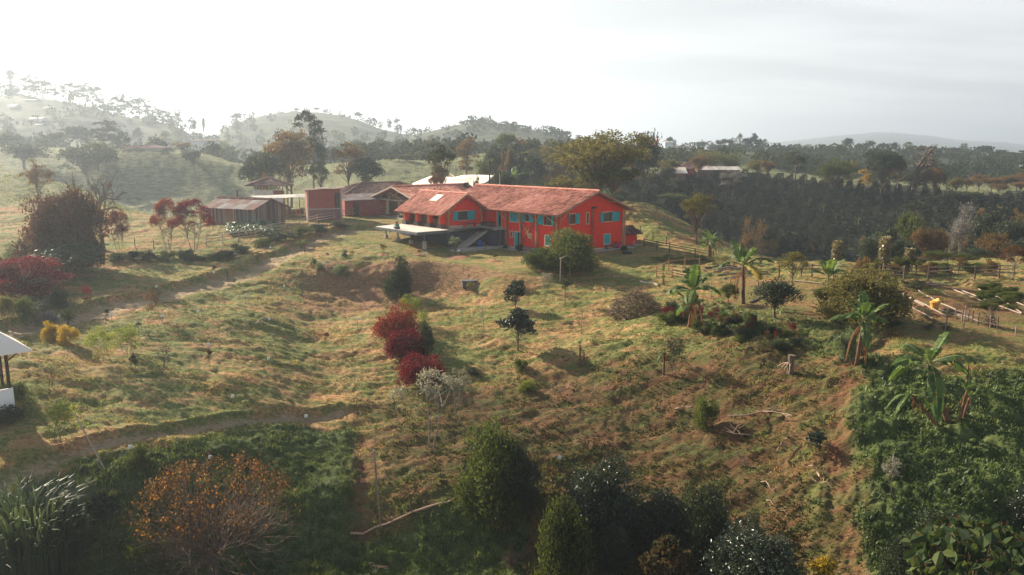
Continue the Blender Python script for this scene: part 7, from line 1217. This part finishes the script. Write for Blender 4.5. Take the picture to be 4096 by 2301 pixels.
# ------------------------------------------------------------------ grass and weeds
def tufts(name, label, mat, n, ylo, yhi, test, hs, blades, wdt, seed, spread=.1, lo=.0, hi=1.0):
    r = np.random.default_rng(seed); u_ = r.random(n); Y = 1 / (1 / ylo + (1 / yhi - 1 / ylo) * u_); s = r.uniform(-.9, .9, n); x = s * Y; z, Z = ground(x, Y, True, True); dx, dy = x - X0, Y - Y0; l = dx * HL[0] + dy * HL[1]; g = dx * HG[0] + dy * HG[1]
    house = ((g > -.9) & (g < 12.6) & (l > -1) & (l < 24)) | ((g > -8) & (g < 0) & (l > 9) & (l < 24)) | ((g > -2) & (g < 14) & (l > 24) & (l < 43)); p = test(x, Y, Z); keep = (r.random(n) < p) & ~house; x, Y, z = x[keep], Y[keep], z[keep]; m = len(x); k = np.repeat(np.arange(m), blades)
    a = r.random(len(k)) * 2 * PI; h = (hs * (.5 + r.random(m)))[k] * r.uniform(.6, 1.2, len(k)); sc = np.sqrt(Y / 50)[k]; ln = r.uniform(.2, .9, len(k)) * h; bx = x[k] + r.normal(0, spread, len(k)) * sc; by = Y[k] + r.normal(0, spread, len(k)) * sc; bz = z[k] - .04; w = wdt * sc * r.uniform(.6, 1.4, len(k)); a2 = a + PI / 2 + r.normal(0, .5, len(k))
    V = np.stack([np.stack([bx - np.cos(a2) * w, by - np.sin(a2) * w, bz], 1), np.stack([bx + np.cos(a2) * w, by + np.sin(a2) * w, bz], 1), np.stack([bx + np.cos(a) * ln, by + np.sin(a) * ln, bz + h], 1)], 1)
    pn = fbm(x * .5, Y * .5, 3, 81) * .9 + fbm(x * .08, Y * .08, 2, 83) * .5; t = np.clip(.42 + pn + r.normal(0, .16, m), lo, hi)[k]; i = np.arange(len(k))[:, None] * 3; me = mesh_np(name, V.reshape(-1, 3), None, i + np.array([[0, 1, 2]]), np.repeat(t, 3)); o = link(name, me, mat); tag(o, label, kind='stuff'); return o
pathf = lambda Z: np.clip(sstep(.9, 1.8, Z['upper'][0]), .08, 1) * np.clip(sstep(.2, .5, Z['lower'][0]), .08, 1)
lushf = lambda Z: np.clip(Z['lushL'] + Z['lushR'] + .8 * Z['weedR'], 0, 1)
tufts('grass', 'short mown and half dry grass over the knoll', G['grass'], 250000, 29, 125, lambda x, y, Z: (1 - lushf(Z)) * pathf(Z) * (1 - .75 * Z['soil']) * (1 - .75 * Z['shadeCoverR']) * np.clip(.55 + fbm(x * .4, y * .7, 3, 19) * 1.5, .1, 1), .13, 4, .03, 1)
tufts('creeping_weeds', 'thin creeping weeds over reddish soil on the lower right slope', G['cover'], 90000, 32, 75, lambda x, y, Z: Z['shadeCoverR'] * (1 - lushf(Z)) * sstep(.2, .8, Z['gully'][0]) * sstep(.2, .7, Z['groove'][0]) * np.clip(.5 + fbm(x * .8, y * .8, 4, 39) * 1.6, .05, 1), .15, 4, .06, 4, .13)
tufts('long_grass', 'long green grass on the lower left slope', G['lush'], 120000, 30, 70, lambda x, y, Z: Z['lushL'] * sstep(.2, .7, Z['groove'][0]) * np.clip(.8 + fbm(x * .7, y * .7, 3, 31), .2, 1), .20, 5, .03, 5, .12)
tufts('ground_cover', 'dense green leafy weeds covering the lower right slope', G['weed'], 130000, 28, 75, lambda x, y, Z: np.clip(lushf(Z) - Z['lushL'], 0, 1) * sstep(.2, .8, Z['gully'][0]) * np.clip(.6 + fbm(x * .9, y * .9, 3, 29) * 1.4, .12, 1), .17, 4, .07, 2, .14)
tufts('meadow_grass', 'long pasture grass on the hills behind', G['grass'], 45000, 125, 300, lambda x, y, Z: ((x / y < .02) * 1.0), .22, 4, .05, 3, .2)
# ------------------------------------------------------------------ sky, sun, air, camera
SUN_AZ, SUN_EL = math.radians(-50), math.radians(26)
def build_world():
    sc = bpy.context.scene; w = bpy.data.worlds.new('World'); sc.world = w; w.use_nodes = True; N = w.node_tree.nodes; L = w.node_tree.links; N.clear()
    out = N.new('ShaderNodeOutputWorld'); bg = N.new('ShaderNodeBackground'); bg.inputs[1].default_value = .05; L.new(bg.outputs[0], out.inputs[0])
    sky = N.new('ShaderNodeTexSky'); sky.sky_type = 'NISHITA'; sky.sun_disc = False; sky.sun_elevation = SUN_EL; sky.sun_rotation = SUN_AZ; sky.altitude = 1400; sky.dust_density = 3.0; sky.air_density = 1.2
    tc = N.new('ShaderNodeTexCoord'); D = tc.outputs['Generated']
    dt = N.new('ShaderNodeVectorMath'); dt.operation = 'DOT_PRODUCT'; L.new(D, dt.inputs[0]); dt.inputs[1].default_value = (math.sin(SUN_AZ) * math.cos(SUN_EL), math.cos(SUN_AZ) * math.cos(SUN_EL), math.sin(SUN_EL))
    # thin veil of cloud, brighter towards the sun
    sp = N.new('ShaderNodeSeparateXYZ'); L.new(D, sp.inputs[0]); zc = math_(N, L, 'MAXIMUM', sp.outputs[2], .0)
    inv = math_(N, L, 'DIVIDE', 1.0, math_(N, L, 'ADD', zc, .16)); cb = N.new('ShaderNodeCombineXYZ'); L.new(math_(N, L, 'MULTIPLY', sp.outputs[0], inv), cb.inputs[0]); L.new(math_(N, L, 'MULTIPLY', sp.outputs[1], inv), cb.inputs[1])
    mp = N.new('ShaderNodeMapping'); mp.inputs['Scale'].default_value = (.5, 1.5, 1); mp.inputs['Rotation'].default_value = (0, 0, .12); mp.inputs['Location'].default_value = (1.4, .3, 0); L.new(cb.outputs[0], mp.inputs[0])
    cn = noise(N, L, .8, 7, mp.outputs[0], .55); cl = ramp(N, L, cn, [(0, 0, 0, .44), (1, 1, 1, .56)])
    glow = ramp(N, L, dt.outputs['Value'], [(.0, .0, .0, .0), (.14, .14, .14, .55), (.38, .38, .38, .75), (.8, .8, .8, .88), (1, 1, 1, .97)])
    veil = mixc(N, L, glow, (6.9, 6.9, 6.9), (7.8, 7.75, 7.65)); veil2 = mixc(N, L, glow, (5.4, 5.45, 5.5), (7.8, 7.75, 7.65))
    veil = mixc(N, L, cl, veil2, veil)
    low = ramp(N, L, sp.outputs[2], [(1, 1, 1, .0), (1, 1, 1, .19), (.25, .25, .25, .36), (.08, .08, .08, 1)])
    col = mixc(N, L, math_(N, L, 'MULTIPLY', low, .9), sky.outputs[0], veil); L.new(col, bg.inputs[0])
    s = bpy.data.lights.new('sun', 'SUN'); s.energy = SUNE; s.angle = math.radians(.6); s.color = (1, .87, .69); o = bpy.data.objects.new('sun', s); COL.objects.link(o)
    from mathutils import Vector
    v = Vector((math.sin(SUN_AZ) * math.cos(SUN_EL), math.cos(SUN_AZ) * math.cos(SUN_EL), math.sin(SUN_EL))); o.rotation_euler = v.to_track_quat('Z', 'Y').to_euler()
    c = bpy.data.cameras.new('camera'); co = bpy.data.objects.new('camera', c); COL.objects.link(co); co.location = (0, 0, CAMZ); co.rotation_euler = (PI / 2 - PT, 0, 0)
    c.sensor_width = 36; c.lens = 36 * FPX / 4096; c.clip_end = 12000; sc.camera = co
    hz = MB(); hz.box(-7400, 7400, -40, 5700, -140, 190); h = hz.build('haze', None); tag(h, kind='stuff')
    m, N, L = nt('valley_haze'); out = N.new('ShaderNodeOutputMaterial'); v = N.new('ShaderNodeVolumePrincipled'); v.inputs['Color'].default_value = (.76, .88, 1, 1); v.inputs['Density'].default_value = HAZE; v.inputs['Anisotropy'].default_value = .56
    L.new(v.outputs[0], out.inputs['Volume']); h.data.materials.append(m)
    sc.view_settings.view_transform = 'Standard'; sc.view_settings.look = 'None'; sc.view_settings.exposure = EXPO; sc.view_settings.gamma = 1
    cy = sc.cycles; cy.max_bounces = 5; cy.diffuse_bounces = 2; cy.glossy_bounces = 2; cy.transmission_bounces = 3; cy.volume_bounces = 0; cy.transparent_max_bounces = 4; cy.use_denoising = True
    try: cy.denoiser = 'OPENIMAGEDENOISE'; cy.denoising_prefilter = 'ACCURATE'
    except Exception: pass
    cy.caustics_reflective = False; cy.caustics_refractive = False; cy.sample_clamp_indirect = 4
SUNE, HAZE, EXPO = 5.0, .00042, 1.52
build_world()
